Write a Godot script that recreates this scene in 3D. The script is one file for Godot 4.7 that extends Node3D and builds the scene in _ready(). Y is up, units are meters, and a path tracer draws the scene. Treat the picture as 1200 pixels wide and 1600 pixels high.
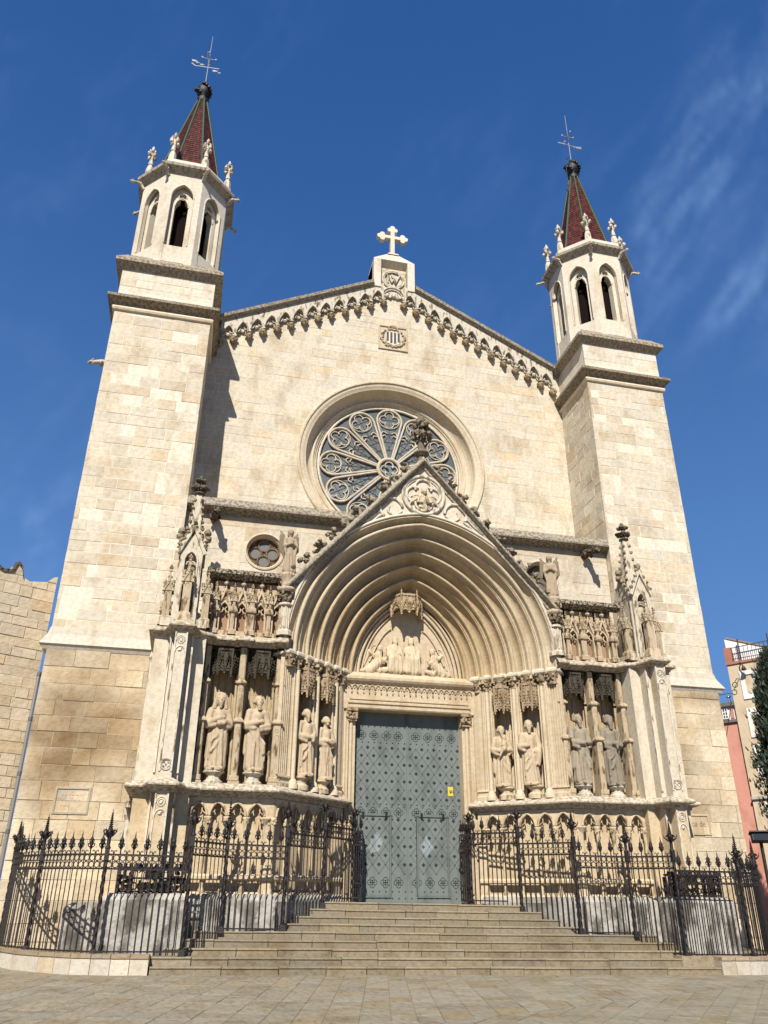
extends Node3D

# ------------------------------------------------------------------ mesh builder
class MB:
	var v := PackedVector3Array()
	var n := PackedVector3Array()
	var c := PackedColorArray()
	var col := Color(1, 1, 1)
	var X := Transform3D()

	func raw(a: Vector3, b: Vector3, d: Vector3) -> void:
		var m := (d - a).cross(b - a)
		if m.length_squared() < 1e-16:
			return
		m = m.normalized()
		v.push_back(a); v.push_back(b); v.push_back(d)
		n.push_back(m); n.push_back(m); n.push_back(m)
		c.push_back(col); c.push_back(col); c.push_back(col)

	func tri(a: Vector3, b: Vector3, d: Vector3) -> void:
		raw(X * a, X * b, X * d)

	func quad(a: Vector3, b: Vector3, d: Vector3, e: Vector3) -> void:
		var a2 := X * a
		var d2 := X * d
		raw(a2, X * b, d2)
		raw(a2, d2, X * e)

	func box(a: Vector3, b: Vector3) -> void:
		var p := [Vector3(a.x, a.y, a.z), Vector3(b.x, a.y, a.z), Vector3(b.x, b.y, a.z), Vector3(a.x, b.y, a.z), Vector3(a.x, a.y, b.z), Vector3(b.x, a.y, b.z), Vector3(b.x, b.y, b.z), Vector3(a.x, b.y, b.z)]
		for f in [[4, 7, 6, 5], [0, 1, 2, 3], [0, 3, 7, 4], [1, 5, 6, 2], [3, 2, 6, 7], [0, 4, 5, 1]]:
			quad(p[f[0]], p[f[1]], p[f[2]], p[f[3]])

	# box whose front (+z) edges are chamfered
	func cbox(a: Vector3, b: Vector3, k: float) -> void:
		var q := [Vector3(a.x, a.y, b.z - k), Vector3(b.x, a.y, b.z - k), Vector3(b.x, b.y, b.z - k), Vector3(a.x, b.y, b.z - k)]
		var f := [Vector3(a.x + k, a.y + k, b.z), Vector3(b.x - k, a.y + k, b.z), Vector3(b.x - k, b.y - k, b.z), Vector3(a.x + k, b.y - k, b.z)]
		var r := [Vector3(a.x, a.y, a.z), Vector3(b.x, a.y, a.z), Vector3(b.x, b.y, a.z), Vector3(a.x, b.y, a.z)]
		quad(f[0], f[3], f[2], f[1])
		for i in 4:
			var j := (i + 1) % 4
			quad(q[i], f[i], f[j], q[j])
			quad(r[i], q[i], q[j], r[j])

	func bar(p: Vector3, q: Vector3, w: float, h: float) -> void:
		var d := (q - p).normalized()
		var up := Vector3.UP if absf(d.y) < 0.95 else Vector3.BACK
		var s := d.cross(up).normalized() * w * 0.5
		var t := s.cross(d).normalized() * h * 0.5
		var a := [p - s - t, p + s - t, p + s + t, p - s + t]
		var b := [q - s - t, q + s - t, q + s + t, q - s + t]
		for i in 4:
			var j := (i + 1) % 4
			quad(a[i], a[j], b[j], b[i])
		quad(a[0], a[3], a[2], a[1])
		quad(b[0], b[1], b[2], b[3])

	# loft through rows of points; normals smooth along the rows, and across them where asked
	func strips(rows: Array, across := false) -> void:
		var R := rows.size()
		var K: int = rows[0].size()
		var P := []
		for r in rows:
			var t := PackedVector3Array()
			for p in r:
				t.push_back(X * p)
			P.push_back(t)
		var loop: bool = P[0][0].distance_squared_to(P[R - 1][0]) < 1e-8 and P[0][K - 1].distance_squared_to(P[R - 1][K - 1]) < 1e-8 and R > 3
		var ring: bool = true
		for i in R:
			if P[i][0].distance_squared_to(P[i][K - 1]) > 1e-8:
				ring = false
		for i in R - 1:
			for j in K - 1:
				var q := [[i, j], [i, j + 1], [i + 1, j + 1], [i + 1, j]]
				var pts := []
				var nor := []
				for e in q:
					var ii: int = e[0]
					var jj: int = e[1]
					pts.push_back(P[ii][jj])
					var i0 := ii - 1 if ii > 0 else (R - 2 if loop else 0)
					var i1 := ii + 1 if ii < R - 1 else (1 if loop else R - 1)
					var u: Vector3 = P[i1][jj] - P[i0][jj]
					var w: Vector3
					if across:
						var j0 := jj - 1 if jj > 0 else (K - 2 if ring else 0)
						var j1 := jj + 1 if jj < K - 1 else (1 if ring else K - 1)
						w = P[ii][j1] - P[ii][j0]
					else:
						w = P[ii][j + 1] - P[ii][j]
					var m := u.cross(w)
					nor.push_back(m.normalized() if m.length_squared() > 1e-14 else Vector3.ZERO)
				var g: Vector3 = (pts[2] - pts[0]).cross(pts[1] - pts[0]) + (pts[3] - pts[0]).cross(pts[2] - pts[0])
				if g.length_squared() < 1e-16:
					continue
				g = g.normalized()
				for k in 4:
					if nor[k].dot(g) < 0.2:
						nor[k] = g
				for k in [0, 1, 2, 0, 2, 3]:
					v.push_back(pts[k]); n.push_back(nor[k]); c.push_back(col)

	func lathe(o: Vector3, prof: Array, seg := 10, smooth := true) -> void:
		var rows := []
		for i in seg + 1:
			var a := TAU * i / seg
			var r := PackedVector3Array()
			for p in prof:
				r.push_back(o + Vector3(cos(a) * p.x, p.y, sin(a) * p.x))
			rows.push_back(r)
		rows[seg] = rows[0]
		strips(rows, smooth)

	func tube(path: Array, rad, sides := 6, smooth := true) -> void:
		var rows := []
		var up := Vector3.ZERO
		for i in path.size():
			var t: Vector3 = (path[mini(i + 1, path.size() - 1)] - path[maxi(i - 1, 0)]).normalized()
			if up == Vector3.ZERO:
				up = t.cross(Vector3.UP if absf(t.y) < 0.9 else Vector3.RIGHT).normalized()
			up = (up - t * up.dot(t)).normalized()
			var s := t.cross(up)
			var r := PackedVector3Array()
			var R: float = rad[i] if rad is Array else rad
			for k in sides + 1:
				var a := TAU * (k % sides) / sides
				r.push_back(path[i] + (up * cos(a) + s * sin(a)) * R)
			rows.push_back(r)
		strips(rows, smooth)

	# polygon in xy extruded from z0 (back) to z1 (front)
	func poly(p: PackedVector2Array, z0: float, z1: float, back := false) -> void:
		var ix := Geometry2D.triangulate_polygon(p)
		for i in range(0, ix.size(), 3):
			var a := p[ix[i]]
			var b := p[ix[i + 1]]
			var d := p[ix[i + 2]]
			tri(Vector3(a.x, a.y, z1), Vector3(d.x, d.y, z1), Vector3(b.x, b.y, z1))
			if back:
				tri(Vector3(a.x, a.y, z0), Vector3(b.x, b.y, z0), Vector3(d.x, d.y, z0))
		for i in p.size():
			var a := p[i]
			var b := p[(i + 1) % p.size()]
			quad(Vector3(a.x, a.y, z0), Vector3(a.x, a.y, z1), Vector3(b.x, b.y, z1), Vector3(b.x, b.y, z0))

	# polygon in plan (x, z) raised from y0 to y1
	func prism(p: Array, y0: float, y1: float) -> void:
		for i in p.size():
			var a: Vector2 = p[i]
			var b: Vector2 = p[(i + 1) % p.size()]
			quad(Vector3(a.x, y0, a.y), Vector3(b.x, y0, b.y), Vector3(b.x, y1, b.y), Vector3(a.x, y1, a.y))
		var ix := Geometry2D.triangulate_polygon(PackedVector2Array(p))
		for i in range(0, ix.size(), 3):
			for y in [y0, y1]:
				tri(Vector3(p[ix[i]].x, y, p[ix[i]].y), Vector3(p[ix[i + 1]].x, y, p[ix[i + 1]].y), Vector3(p[ix[i + 2]].x, y, p[ix[i + 2]].y))

	# tapered square pier
	func taper(o: Vector3, y0: float, y1: float, r0: float, r1: float, sides := 4, turn := PI / 4) -> void:
		for i in sides:
			var a := turn + TAU * i / sides
			var b := turn + TAU * (i + 1) / sides
			var k := 1.0 / cos(PI / sides)
			quad(o + Vector3(cos(a) * r0 * k, y0, sin(a) * r0 * k), o + Vector3(cos(a) * r1 * k, y1, sin(a) * r1 * k), o + Vector3(cos(b) * r1 * k, y1, sin(b) * r1 * k), o + Vector3(cos(b) * r0 * k, y0, sin(b) * r0 * k))
			tri(o + Vector3(0, y1, 0), o + Vector3(cos(b) * r1 * k, y1, sin(b) * r1 * k), o + Vector3(cos(a) * r1 * k, y1, sin(a) * r1 * k))

	# uneven rounded lump of carving
	func blob(o: Vector3, r: Vector3, rng: RandomNumberGenerator, seg := 6, rough := 0.28) -> void:
		var rows := []
		var h := maxi(3, seg - 2)
		for i in seg + 1:
			var row := PackedVector3Array()
			for j in h + 1:
				var a := TAU * (i % seg) / seg
				var b := PI * j / h
				var k := 1.0 + (rng.randf() - 0.5) * 2.0 * rough
				if j == 0 or j == h:
					k = 1.0
				row.push_back(o + Vector3(cos(a) * sin(b) * r.x, cos(b) * r.y, sin(a) * sin(b) * r.z) * k)
			rows.push_back(row)
		rows[seg] = rows[0]
		strips(rows, rough < 0.12)

	# polyline in plan swept with a profile of (outward, y); the outside lies to the left of +x travel, towards +z
	func plan(pl: Array, prof: Array) -> void:
		var rows := []
		for q in prof:
			rows.push_back(PackedVector3Array())
		for i in pl.size():
			var d0: Vector2 = (pl[i] - pl[maxi(i - 1, 0)]).normalized() if i > 0 else (pl[1] - pl[0]).normalized()
			var d1: Vector2 = (pl[mini(i + 1, pl.size() - 1)] - pl[i]).normalized() if i < pl.size() - 1 else d0
			var n0 := Vector2(-d0.y, d0.x)
			var n1 := Vector2(-d1.y, d1.x)
			var m := (n0 + n1).normalized()
			m /= maxf(0.4, m.dot(n0))
			for k in prof.size():
				var p: Vector2 = pl[i] + m * prof[k].x
				rows[k].push_back(Vector3(p.x, prof[k].y, p.y))
		for k in prof.size() - 1:
			for i in pl.size() - 1:
				quad(rows[k][i], rows[k + 1][i], rows[k + 1][i + 1], rows[k][i + 1])

	# square or polygonal ring of mouldings round (cx, cz)
	func ring(o: Vector3, half: float, prof: Array, sides := 4, turn := PI / 4) -> void:
		for k in prof.size() - 1:
			for i in sides:
				var a := turn + TAU * i / sides
				var b := turn + TAU * (i + 1) / sides
				var q := 1.0 / cos(PI / sides)
				var r0: float = (half + prof[k].x) * q
				var r1: float = (half + prof[k + 1].x) * q
				quad(o + Vector3(cos(a) * r0, prof[k].y, sin(a) * r0), o + Vector3(cos(a) * r1, prof[k + 1].y, sin(a) * r1), o + Vector3(cos(b) * r1, prof[k + 1].y, sin(b) * r1), o + Vector3(cos(b) * r0, prof[k].y, sin(b) * r0))

	func mesh() -> ArrayMesh:
		var a := []
		a.resize(Mesh.ARRAY_MAX)
		a[Mesh.ARRAY_VERTEX] = v
		a[Mesh.ARRAY_NORMAL] = n
		a[Mesh.ARRAY_COLOR] = c
		var m := ArrayMesh.new()
		if v.size():
			m.add_surface_from_arrays(Mesh.PRIMITIVE_TRIANGLES, a)
		return m

# ------------------------------------------------------------------ palette (linear base colours)
const CREAM := Color(0.535, 0.482, 0.382)
const PALE := Color(0.575, 0.53, 0.44)
const GOLD := Color(0.535, 0.455, 0.33)
const CRUST := Color(0.105, 0.09, 0.072)
const GREYST := Color(0.40, 0.365, 0.30)
const WHITEST := Color(0.43, 0.41, 0.365)
const PORT := Color(0.475, 0.395, 0.275)
const GY := 0.064
const SLOPE := -0.011
const RISE := 0.156
const FLIP := Transform3D(Vector3(-1, 0, 0), Vector3(0, 1, 0), Vector3(0, 0, 1), Vector3.ZERO)

var rng := RandomNumberGenerator.new()
var noise := FastNoiseLite.new()
var M := {}
var church: Node3D
var block_budget := 300

func obj(called: String, mb: MB, mat: Material, parent: Node) -> MeshInstance3D:
	var o := MeshInstance3D.new()
	o.name = called
	o.mesh = mb.mesh()
	o.material_override = mat
	parent.add_child(o, true)
	return o

func inst(called: String, mesh: Mesh, mat: Material, parent: Node, t: Transform3D) -> MeshInstance3D:
	var o := MeshInstance3D.new()
	o.name = called
	o.mesh = mesh
	o.material_override = mat
	o.transform = t
	parent.add_child(o, true)
	return o

func thing(called: String, label: String, category: String, at := Vector3.ZERO, group := "") -> Node3D:
	var o := Node3D.new()
	o.name = called
	o.position = at
	add_child(o, true)
	tag(o, label, category, group)
	return o

func tag(o: Node, label: String, category := "", group := "", kind := "") -> void:
	if label: o.set_meta("label", label)
	if category: o.set_meta("category", category)
	if group: o.set_meta("group", group)
	if kind: o.set_meta("kind", kind)

func part(called: String, parent: Node, label := "") -> Node3D:
	var o := Node3D.new()
	o.name = called
	parent.add_child(o, true)
	if label: o.set_meta("label", label)
	return o

func V2(a: Array) -> PackedVector2Array:
	var p := PackedVector2Array()
	for i in range(0, a.size(), 2):
		p.push_back(Vector2(a[i], a[i + 1]))
	return p

# points of a two-centred pointed arch from the left springing over the apex to the right one
func arch(a: float, h: float, y: float, seg := 8, x := 0.0) -> PackedVector2Array:
	var p := PackedVector2Array()
	var k := (h * h - a * a) / (2.0 * a)
	var R := a + k
	var t1 := acos(clampf(-k / R, -1, 1))
	for i in seg + 1:
		var t := lerpf(PI, t1, float(i) / seg)
		p.push_back(Vector2(x + k + R * cos(t), y + R * sin(t)))
	for i in range(seg - 1, -1, -1):
		p.push_back(Vector2(2 * x - p[i].x, p[i].y))
	return p

func circ(x: float, y: float, r: float, seg := 24) -> PackedVector2Array:
	var p := PackedVector2Array()
	for i in seg:
		p.push_back(Vector2(x + r * cos(TAU * i / seg), y + r * sin(TAU * i / seg)))
	return p

func ring3(x: float, y: float, z: float, r: float, seg := 16, a0 := 0.0, a1 := TAU) -> Array:
	var p := []
	for i in seg + 1:
		var a := lerpf(a0, a1, float(i) / seg)
		p.push_back(Vector3(x + r * cos(a), y + r * sin(a), z))
	return p

func to3(p: PackedVector2Array, z: float) -> Array:
	var o := []
	for q in p:
		o.push_back(Vector3(q.x, q.y, z))
	return o

# ------------------------------------------------------------------ materials
func noise_tex(kind: int, freq: float, oct: int, seed_: int, ramp: Array, size := 512, warp := 0.0) -> NoiseTexture2D:
	var f := FastNoiseLite.new()
	f.seed = seed_
	f.noise_type = kind
	f.frequency = freq
	f.fractal_type = FastNoiseLite.FRACTAL_FBM
	f.fractal_octaves = oct
	if warp > 0:
		f.domain_warp_enabled = true
		f.domain_warp_amplitude = warp
	var t := NoiseTexture2D.new()
	t.width = size
	t.height = size
	t.seamless = true
	t.noise = f
	if ramp.size():
		var g := Gradient.new()
		var o := PackedFloat32Array()
		var c := PackedColorArray()
		for e in ramp:
			o.push_back(e[0])
			c.push_back(e[1])
		g.offsets = o
		g.colors = c
		t.color_ramp = g
	return t

func g(v: float, warm := 0.0) -> Color:
	return Color(v, v * (1.0 - 0.45 * warm), v * (1.0 - warm))

func stone_mat(called: String, tex: Texture2D, sc: Vector3, bump: Texture2D, bs: float, streak: Texture2D, sc2: Vector3, rough := 0.9) -> StandardMaterial3D:
	var m := StandardMaterial3D.new()
	m.resource_name = called
	m.vertex_color_use_as_albedo = true
	m.albedo_texture = tex
	m.uv1_triplanar = true
	m.uv1_world_triplanar = true
	m.uv1_triplanar_sharpness = 4.0
	m.uv1_scale = sc
	m.roughness = rough
	m.metallic_specular = 0.25
	if bump:
		m.heightmap_enabled = true
		m.heightmap_texture = bump
		m.heightmap_scale = bs
	if streak:
		m.detail_enabled = true
		m.detail_blend_mode = BaseMaterial3D.BLEND_MODE_MUL
		m.detail_uv_layer = BaseMaterial3D.DETAIL_UV_2
		m.detail_albedo = streak
		m.uv2_triplanar = true
		m.uv2_world_triplanar = true
		m.uv2_scale = sc2
	return m

func plain(called: String, col: Color, rough := 0.6, metal := 0.0) -> StandardMaterial3D:
	var m := StandardMaterial3D.new()
	m.resource_name = called
	m.vertex_color_use_as_albedo = true
	m.albedo_color = col.linear_to_srgb()
	m.roughness = rough
	m.metallic = metal
	return m

func materials() -> void:
	var P := FastNoiseLite.TYPE_SIMPLEX_SMOOTH
	var mottle := noise_tex(P, 0.018, 5, 3, [[0.0, g(0.91, 0.04)], [0.4, g(0.965, 0.02)], [0.6, g(0.99, 0.0)], [1.0, g(1.0, 0.0)]])
	var streak := noise_tex(P, 0.012, 5, 9, [[0.0, g(0.88, 0.09)], [0.30, g(0.965, 0.03)], [0.46, g(1.0, 0.0)], [1.0, g(1.0, 0.0)]], 512, 18.0)
	var grain := noise_tex(P, 0.045, 5, 21, [])
	var pits := noise_tex(FastNoiseLite.TYPE_CELLULAR, 0.03, 4, 5, [[0.0, g(0.0)], [0.35, g(0.55)], [1.0, g(1.0)]], 512, 22.0)
	var lich := noise_tex(P, 0.05, 5, 31, [[0.0, g(0.22, 0.1)], [0.36, g(0.40, 0.15)], [0.5, g(0.78, 0.10)], [0.62, g(0.95, 0.05)], [1.0, g(1.0, 0.05)]], 512, 14.0)
	var dirt := noise_tex(P, 0.02, 6, 41, [[0.0, g(0.40, 0.20)], [0.26, g(0.70, 0.14)], [0.40, g(0.97, 0.0)], [1.0, g(1.0)]], 512, 20.0)
	M.stone = stone_mat("cream limestone", mottle, Vector3(0.6, 0.6, 0.6), grain, 0.5, streak, Vector3(0.16, 0.07, 0.16))
	M.rough = stone_mat("pitted limestone", mottle, Vector3(0.5, 0.5, 0.5), pits, 0.7, streak, Vector3(0.11, 0.08, 0.11))
	var soft := noise_tex(P, 0.05, 5, 33, [[0.0, g(0.60, 0.1)], [0.4, g(0.78, 0.08)], [0.58, g(0.95, 0.03)], [1.0, g(1.0)]], 512, 14.0)
	M.ledge = stone_mat("weathered ledge limestone", soft, Vector3(0.30, 0.30, 0.30), grain, 0.6, null, Vector3.ONE, 0.95)
	M.worn = stone_mat("worn limestone", mottle, Vector3(0.5, 0.5, 0.5), pits, 1.2, streak, Vector3(0.09, 0.06, 0.09))
	M.carved = stone_mat("carved limestone", mottle, Vector3(1.1, 0.6, 1.1), grain, 0.5, dirt, Vector3(0.55, 0.16, 0.55))
	M.lichen = stone_mat("lichened limestone", lich, Vector3(0.42, 0.42, 0.42), grain, 1.0, null, Vector3.ONE, 0.95)
	M.white = stone_mat("white plinth stone", mottle, Vector3(0.5, 0.5, 0.5), grain, 0.8, noise_tex(P, 0.008, 5, 61, [[0.0, g(0.42)], [0.36, g(0.58, 0.03)], [0.6, g(0.93)], [1.0, g(1.0)]], 512, 30.0), Vector3(0.3, 0.22, 0.3))
	var slabt := noise_tex(P, 0.02, 6, 71, [[0.0, g(0.80, 0.05)], [0.4, g(0.93, 0.02)], [1.0, g(1.0)]], 512, 14.0)
	M.paving = stone_mat("paving sandstone", slabt, Vector3(0.7, 0.7, 0.25), grain, 0.6, streak, Vector3(0.15, 0.15, 0.15), 0.8)
	M.iron = stone_mat("wrought iron", mottle, Vector3(2, 2, 2), grain, 0.6, null, Vector3.ONE, 0.5)
	M.iron.metallic = 0.3
	M.iron.metallic_specular = 0.5
	M.door = stone_mat("painted door", noise_tex(P, 0.012, 5, 81, [[0.0, g(0.82)], [0.5, g(0.97)], [1.0, g(1.0)]]), Vector3(0.35, 0.12, 0.35), grain, 0.4, null, Vector3.ONE, 0.55)
	M.statue = stone_mat("statue limestone", mottle, Vector3(1.3, 0.8, 1.3), grain, 0.15, streak, Vector3(0.5, 0.25, 0.5))
	M.dark = plain("unlit interior", Color(1, 1, 1), 1.0)
	M.dark.metallic_specular = 0.0
	M.glass = plain("leaded glass", Color(1, 1, 1), 0.42)
	M.glass.metallic_specular = 0.35
	M.tile = stone_mat("glazed tile", mottle, Vector3(2, 2, 2), null, 0.0, null, Vector3.ONE, 0.45)
	M.steel = plain("bright steel", Color(1, 1, 1), 0.35, 0.7)
	M.plaster = stone_mat("painted plaster", noise_tex(P, 0.01, 5, 91, [[0.0, g(0.86, 0.05)], [0.5, g(0.98)], [1.0, g(1.0)]]), Vector3(0.25, 0.12, 0.25), grain, 0.8, null, Vector3.ONE, 0.9)
	M.paint = plain("paint", Color(1, 1, 1), 0.6)
	M.leaf = plain("cypress leaf", Color(1, 1, 1), 0.7)
	M.leaf.backlight_enabled = true
	M.leaf.backlight = Color(0.12, 0.2, 0.06)
func environment() -> void:
	var cam := Camera3D.new()
	cam.name = "camera"
	var yaw := 0.2277
	var pitch := 0.4547
	var roll := 0.0065
	var f := Vector3(sin(yaw) * cos(pitch), sin(pitch), -cos(yaw) * cos(pitch))
	var r := Vector3(cos(yaw), 0, sin(yaw))
	var u := r.cross(f)
	var r2 := r * cos(roll) + u * sin(roll)
	var u2 := u * cos(roll) - r * sin(roll)
	cam.transform = Transform3D(Basis(r2, u2, -f), Vector3(-6.193, 1.6, 25.292))
	cam.fov = rad_to_deg(2.0 * atan(800.0 / 1232.63))
	cam.near = 0.1
	cam.far = 600.0
	add_child(cam)
	cam.current = true

	var sun := DirectionalLight3D.new()
	sun.name = "sun"
	sun.basis = Basis.looking_at(Vector3(0.37, -1.0, -1.0))
	sun.light_color = Color(1.0, 0.972, 0.925)
	sun.light_energy = 1.55
	sun.light_angular_distance = 0.5
	sun.shadow_enabled = true
	sun.sky_mode = DirectionalLight3D.SKY_MODE_LIGHT_ONLY
	add_child(sun)

	# thin cirrus over clear blue, laid out on the sky's own directions
	var W := 1024
	var H := 512
	var im := Image.create(W, H, false, Image.FORMAT_RGBA8)
	im.fill(Color(1, 1, 1, 0))
	var a := FastNoiseLite.new()
	a.seed = 12
	a.frequency = 3.2
	a.fractal_octaves = 5
	a.domain_warp_enabled = true
	a.domain_warp_amplitude = 0.35
	a.domain_warp_frequency = 3.0
	var b := FastNoiseLite.new()
	b.seed = 44
	b.frequency = 0.9
	b.fractal_octaves = 3
	# drifts of cirrus: azimuth, elevation, spread, strength
	var drifts := [[0.76, 0.73, 0.085, 1.0], [0.72, 0.78, 0.07, 0.9], [0.88, 0.66, 0.10, 0.8], [0.70, 0.70, 0.10, 0.5], [0.97, 0.82, 0.12, 0.5], [0.45, 0.80, 0.12, 0.28], [0.66, 0.93, 0.07, 0.35], [0.78, 0.90, 0.07, 0.35], [-0.28, 0.42, 0.20, 0.40], [-0.32, 0.84, 0.2, 0.22], [1.5, 0.5, 0.4, 0.6], [2.4, 0.7, 0.5, 0.5], [-1.4, 0.6, 0.4, 0.5], [-2.4, 0.4, 0.5, 0.6]]
	for j in H / 2:
		var el := PI * 0.5 - PI * (j + 0.5) / H
		for i in W:
			var az := wrapf(TAU * (i + 0.5) / W, -PI, PI)
			var m := 0.0
			for d in drifts:
				var da := wrapf(az - d[0], -PI, PI) * cos(el)
				m += d[3] * exp(-(da * da + (el - d[1]) * (el - d[1])) / (d[2] * d[2]))
			if m < 0.01:
				continue
			var s := Vector2(az * cos(el), el).rotated(-0.95)
			var w := a.get_noise_2d(s.x * 1.7, s.y * 3.4) * 0.5 + 0.5
			var c := b.get_noise_2d(s.x * 2.0, s.y * 3.0) * 0.5 + 0.5
			var al := pow(clampf((w - 0.30) * 1.9, 0, 1), 1.3) * clampf((c - 0.25) * 2.2, 0, 1) * minf(m, 1.0) * clampf(0.8 + 1.3 * a.get_noise_2d(s.x * 4.0 + 9.0, s.y * 13.0), 0.15, 1.4)
			im.set_pixel(i, j, Color(1, 1, 1, clampf(al, 0, 1) * clampf(el * 5.0, 0, 1)))
	var sky := ProceduralSkyMaterial.new()
	sky.sky_top_color = Color(0.125, 0.268, 0.478)
	sky.sky_horizon_color = Color(0.38, 0.545, 0.755)
	sky.sky_curve = 0.33
	sky.ground_bottom_color = Color(0.30, 0.27, 0.22)
	sky.ground_horizon_color = Color(0.42, 0.44, 0.45)
	sky.sky_cover = ImageTexture.create_from_image(im)
	sky.sky_cover_modulate = Color(0.55, 0.64, 0.72, 0.42)
	var env := Environment.new()
	env.background_mode = Environment.BG_SKY
	env.sky = Sky.new()
	env.sky.sky_material = sky
	env.tonemap_mode = Environment.TONE_MAPPER_LINEAR
	env.tonemap_exposure = 1.6
	env.sdfgi_enabled = true
	env.ssao_enabled = true
	env.ssil_enabled = true
	var we := WorldEnvironment.new()
	we.name = "world_environment"
	we.environment = env
	add_child(we)

func _ready() -> void:
	rng.seed = 7
	noise.seed = 5
	noise.frequency = 0.5
	noise.fractal_octaves = 4
	materials()
	environment()
	ground_and_stairs()
	neighbours()
	church = thing("church", "cream limestone church with two towers, gable, rose window and carved portal", "church")
	for s in [-1, 1]:
		tower(s)
	gable_wall()
	rose_window()
	lower_wall()
	portal()
	door()
	for s in [-1, 1]:
		portal_side(s)
	statues()
	for s in [-1, 1]:
		fence(s)
	small_things()
func mul(a: Color, b: Color) -> Color:
	return Color(a.r * b.r, a.g * b.g, a.b * b.b)

func vary(base: Color, amount: float, warm := 0.04) -> Color:
	var k := 1.0 + (rng.randf() - 0.5) * 2.0 * amount
	var w := (rng.randf() - 0.5) * 2.0 * warm
	return Color(base.r * k * (1.0 + w * 0.5), base.g * k, base.b * k * (1.0 - w))

# old stains of the towers' feet and under the drip mouldings: soot and rust washed down the stone
func stain(p: Vector3) -> Color:
	var q := Vector2(p.x, p.y)
	var w := noise.get_noise_2d(q.x * 0.9, q.y * 0.9) * 0.9
	var k := 0.0
	if p.z > 2.2 and p.y < 7.9:
		if p.x < -7:
			k = clampf(1.45 - Vector2((q.x + 8.95) / 1.5, (q.y - 5.5) / 1.55).length() + w, 0, 1) * 1.0
			k = maxf(k, clampf(1.0 - absf(q.y - 7.6) / 0.45 + w * 0.6, 0, 1) * 0.6)
		elif p.x > 7:
			k = clampf(1.35 - Vector2((q.x - 8.3) / 0.95, (q.y - 5.4) / 1.3).length() + w, 0, 1) * 0.75
			k = maxf(k, clampf(1.0 - Vector2((q.x - 9.0) / 1.6, (q.y - 3.9) / 0.9).length() + w, 0, 1) * 0.6)
			k = maxf(k, clampf(1.0 - absf(q.y - 7.55) / 0.4 + w * 0.5, 0, 1) * 0.7)
		return Color(1, 1, 1).lerp(Color(0.36, 0.275, 0.175), k * (0.82 + 0.5 * noise.get_noise_2d(q.x * 7.0, q.y * 9.0)))
	if p.z > 1.9 and p.y > 12 and absf(p.x) < 7.2:
		k = clampf(1.0 - absf(q.y - 12.45) / 0.35 + w * 0.7, 0, 1) * 0.5
		return Color(1, 1, 1).lerp(Color(0.70, 0.48, 0.27), k)
	if p.y > 16.0 and p.z > 2.2 and absf(p.x) > 7.0 and p.y < 19.8:
		var run := noise.get_noise_2d(q.x * 3.1, q.y * 0.25)
		k = clampf(run * 2.2, 0, 1) * clampf((q.y - 16.2) / 3.4, 0, 1) * 0.35
		if p.x > 0:
			return Color(1, 1, 1).lerp(Color(0.62, 0.55, 0.45), k)
		k = maxf(k, clampf(1.0 - Vector2((q.x + 7.6) / 0.7, (q.y - 18.8) / 1.1).length() + w * 0.7, 0, 1) * 0.3)
		return Color(1, 1, 1).lerp(Color(0.72, 0.55, 0.38), k)
	if p.x < -7 and p.y > 17.2 and p.z > 2.2:
		k = clampf(1.0 - Vector2((q.x + 7.6) / 0.7, (q.y - 18.8) / 1.1).length() + w * 0.7, 0, 1) * 0.35
		return Color(1, 1, 1).lerp(Color(0.75, 0.50, 0.30), k)
	return Color(1, 1, 1)

func area(p: PackedVector2Array) -> float:
	var s := 0.0
	for i in p.size():
		s += p[i].cross(p[(i + 1) % p.size()])
	return absf(s) * 0.5

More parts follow.
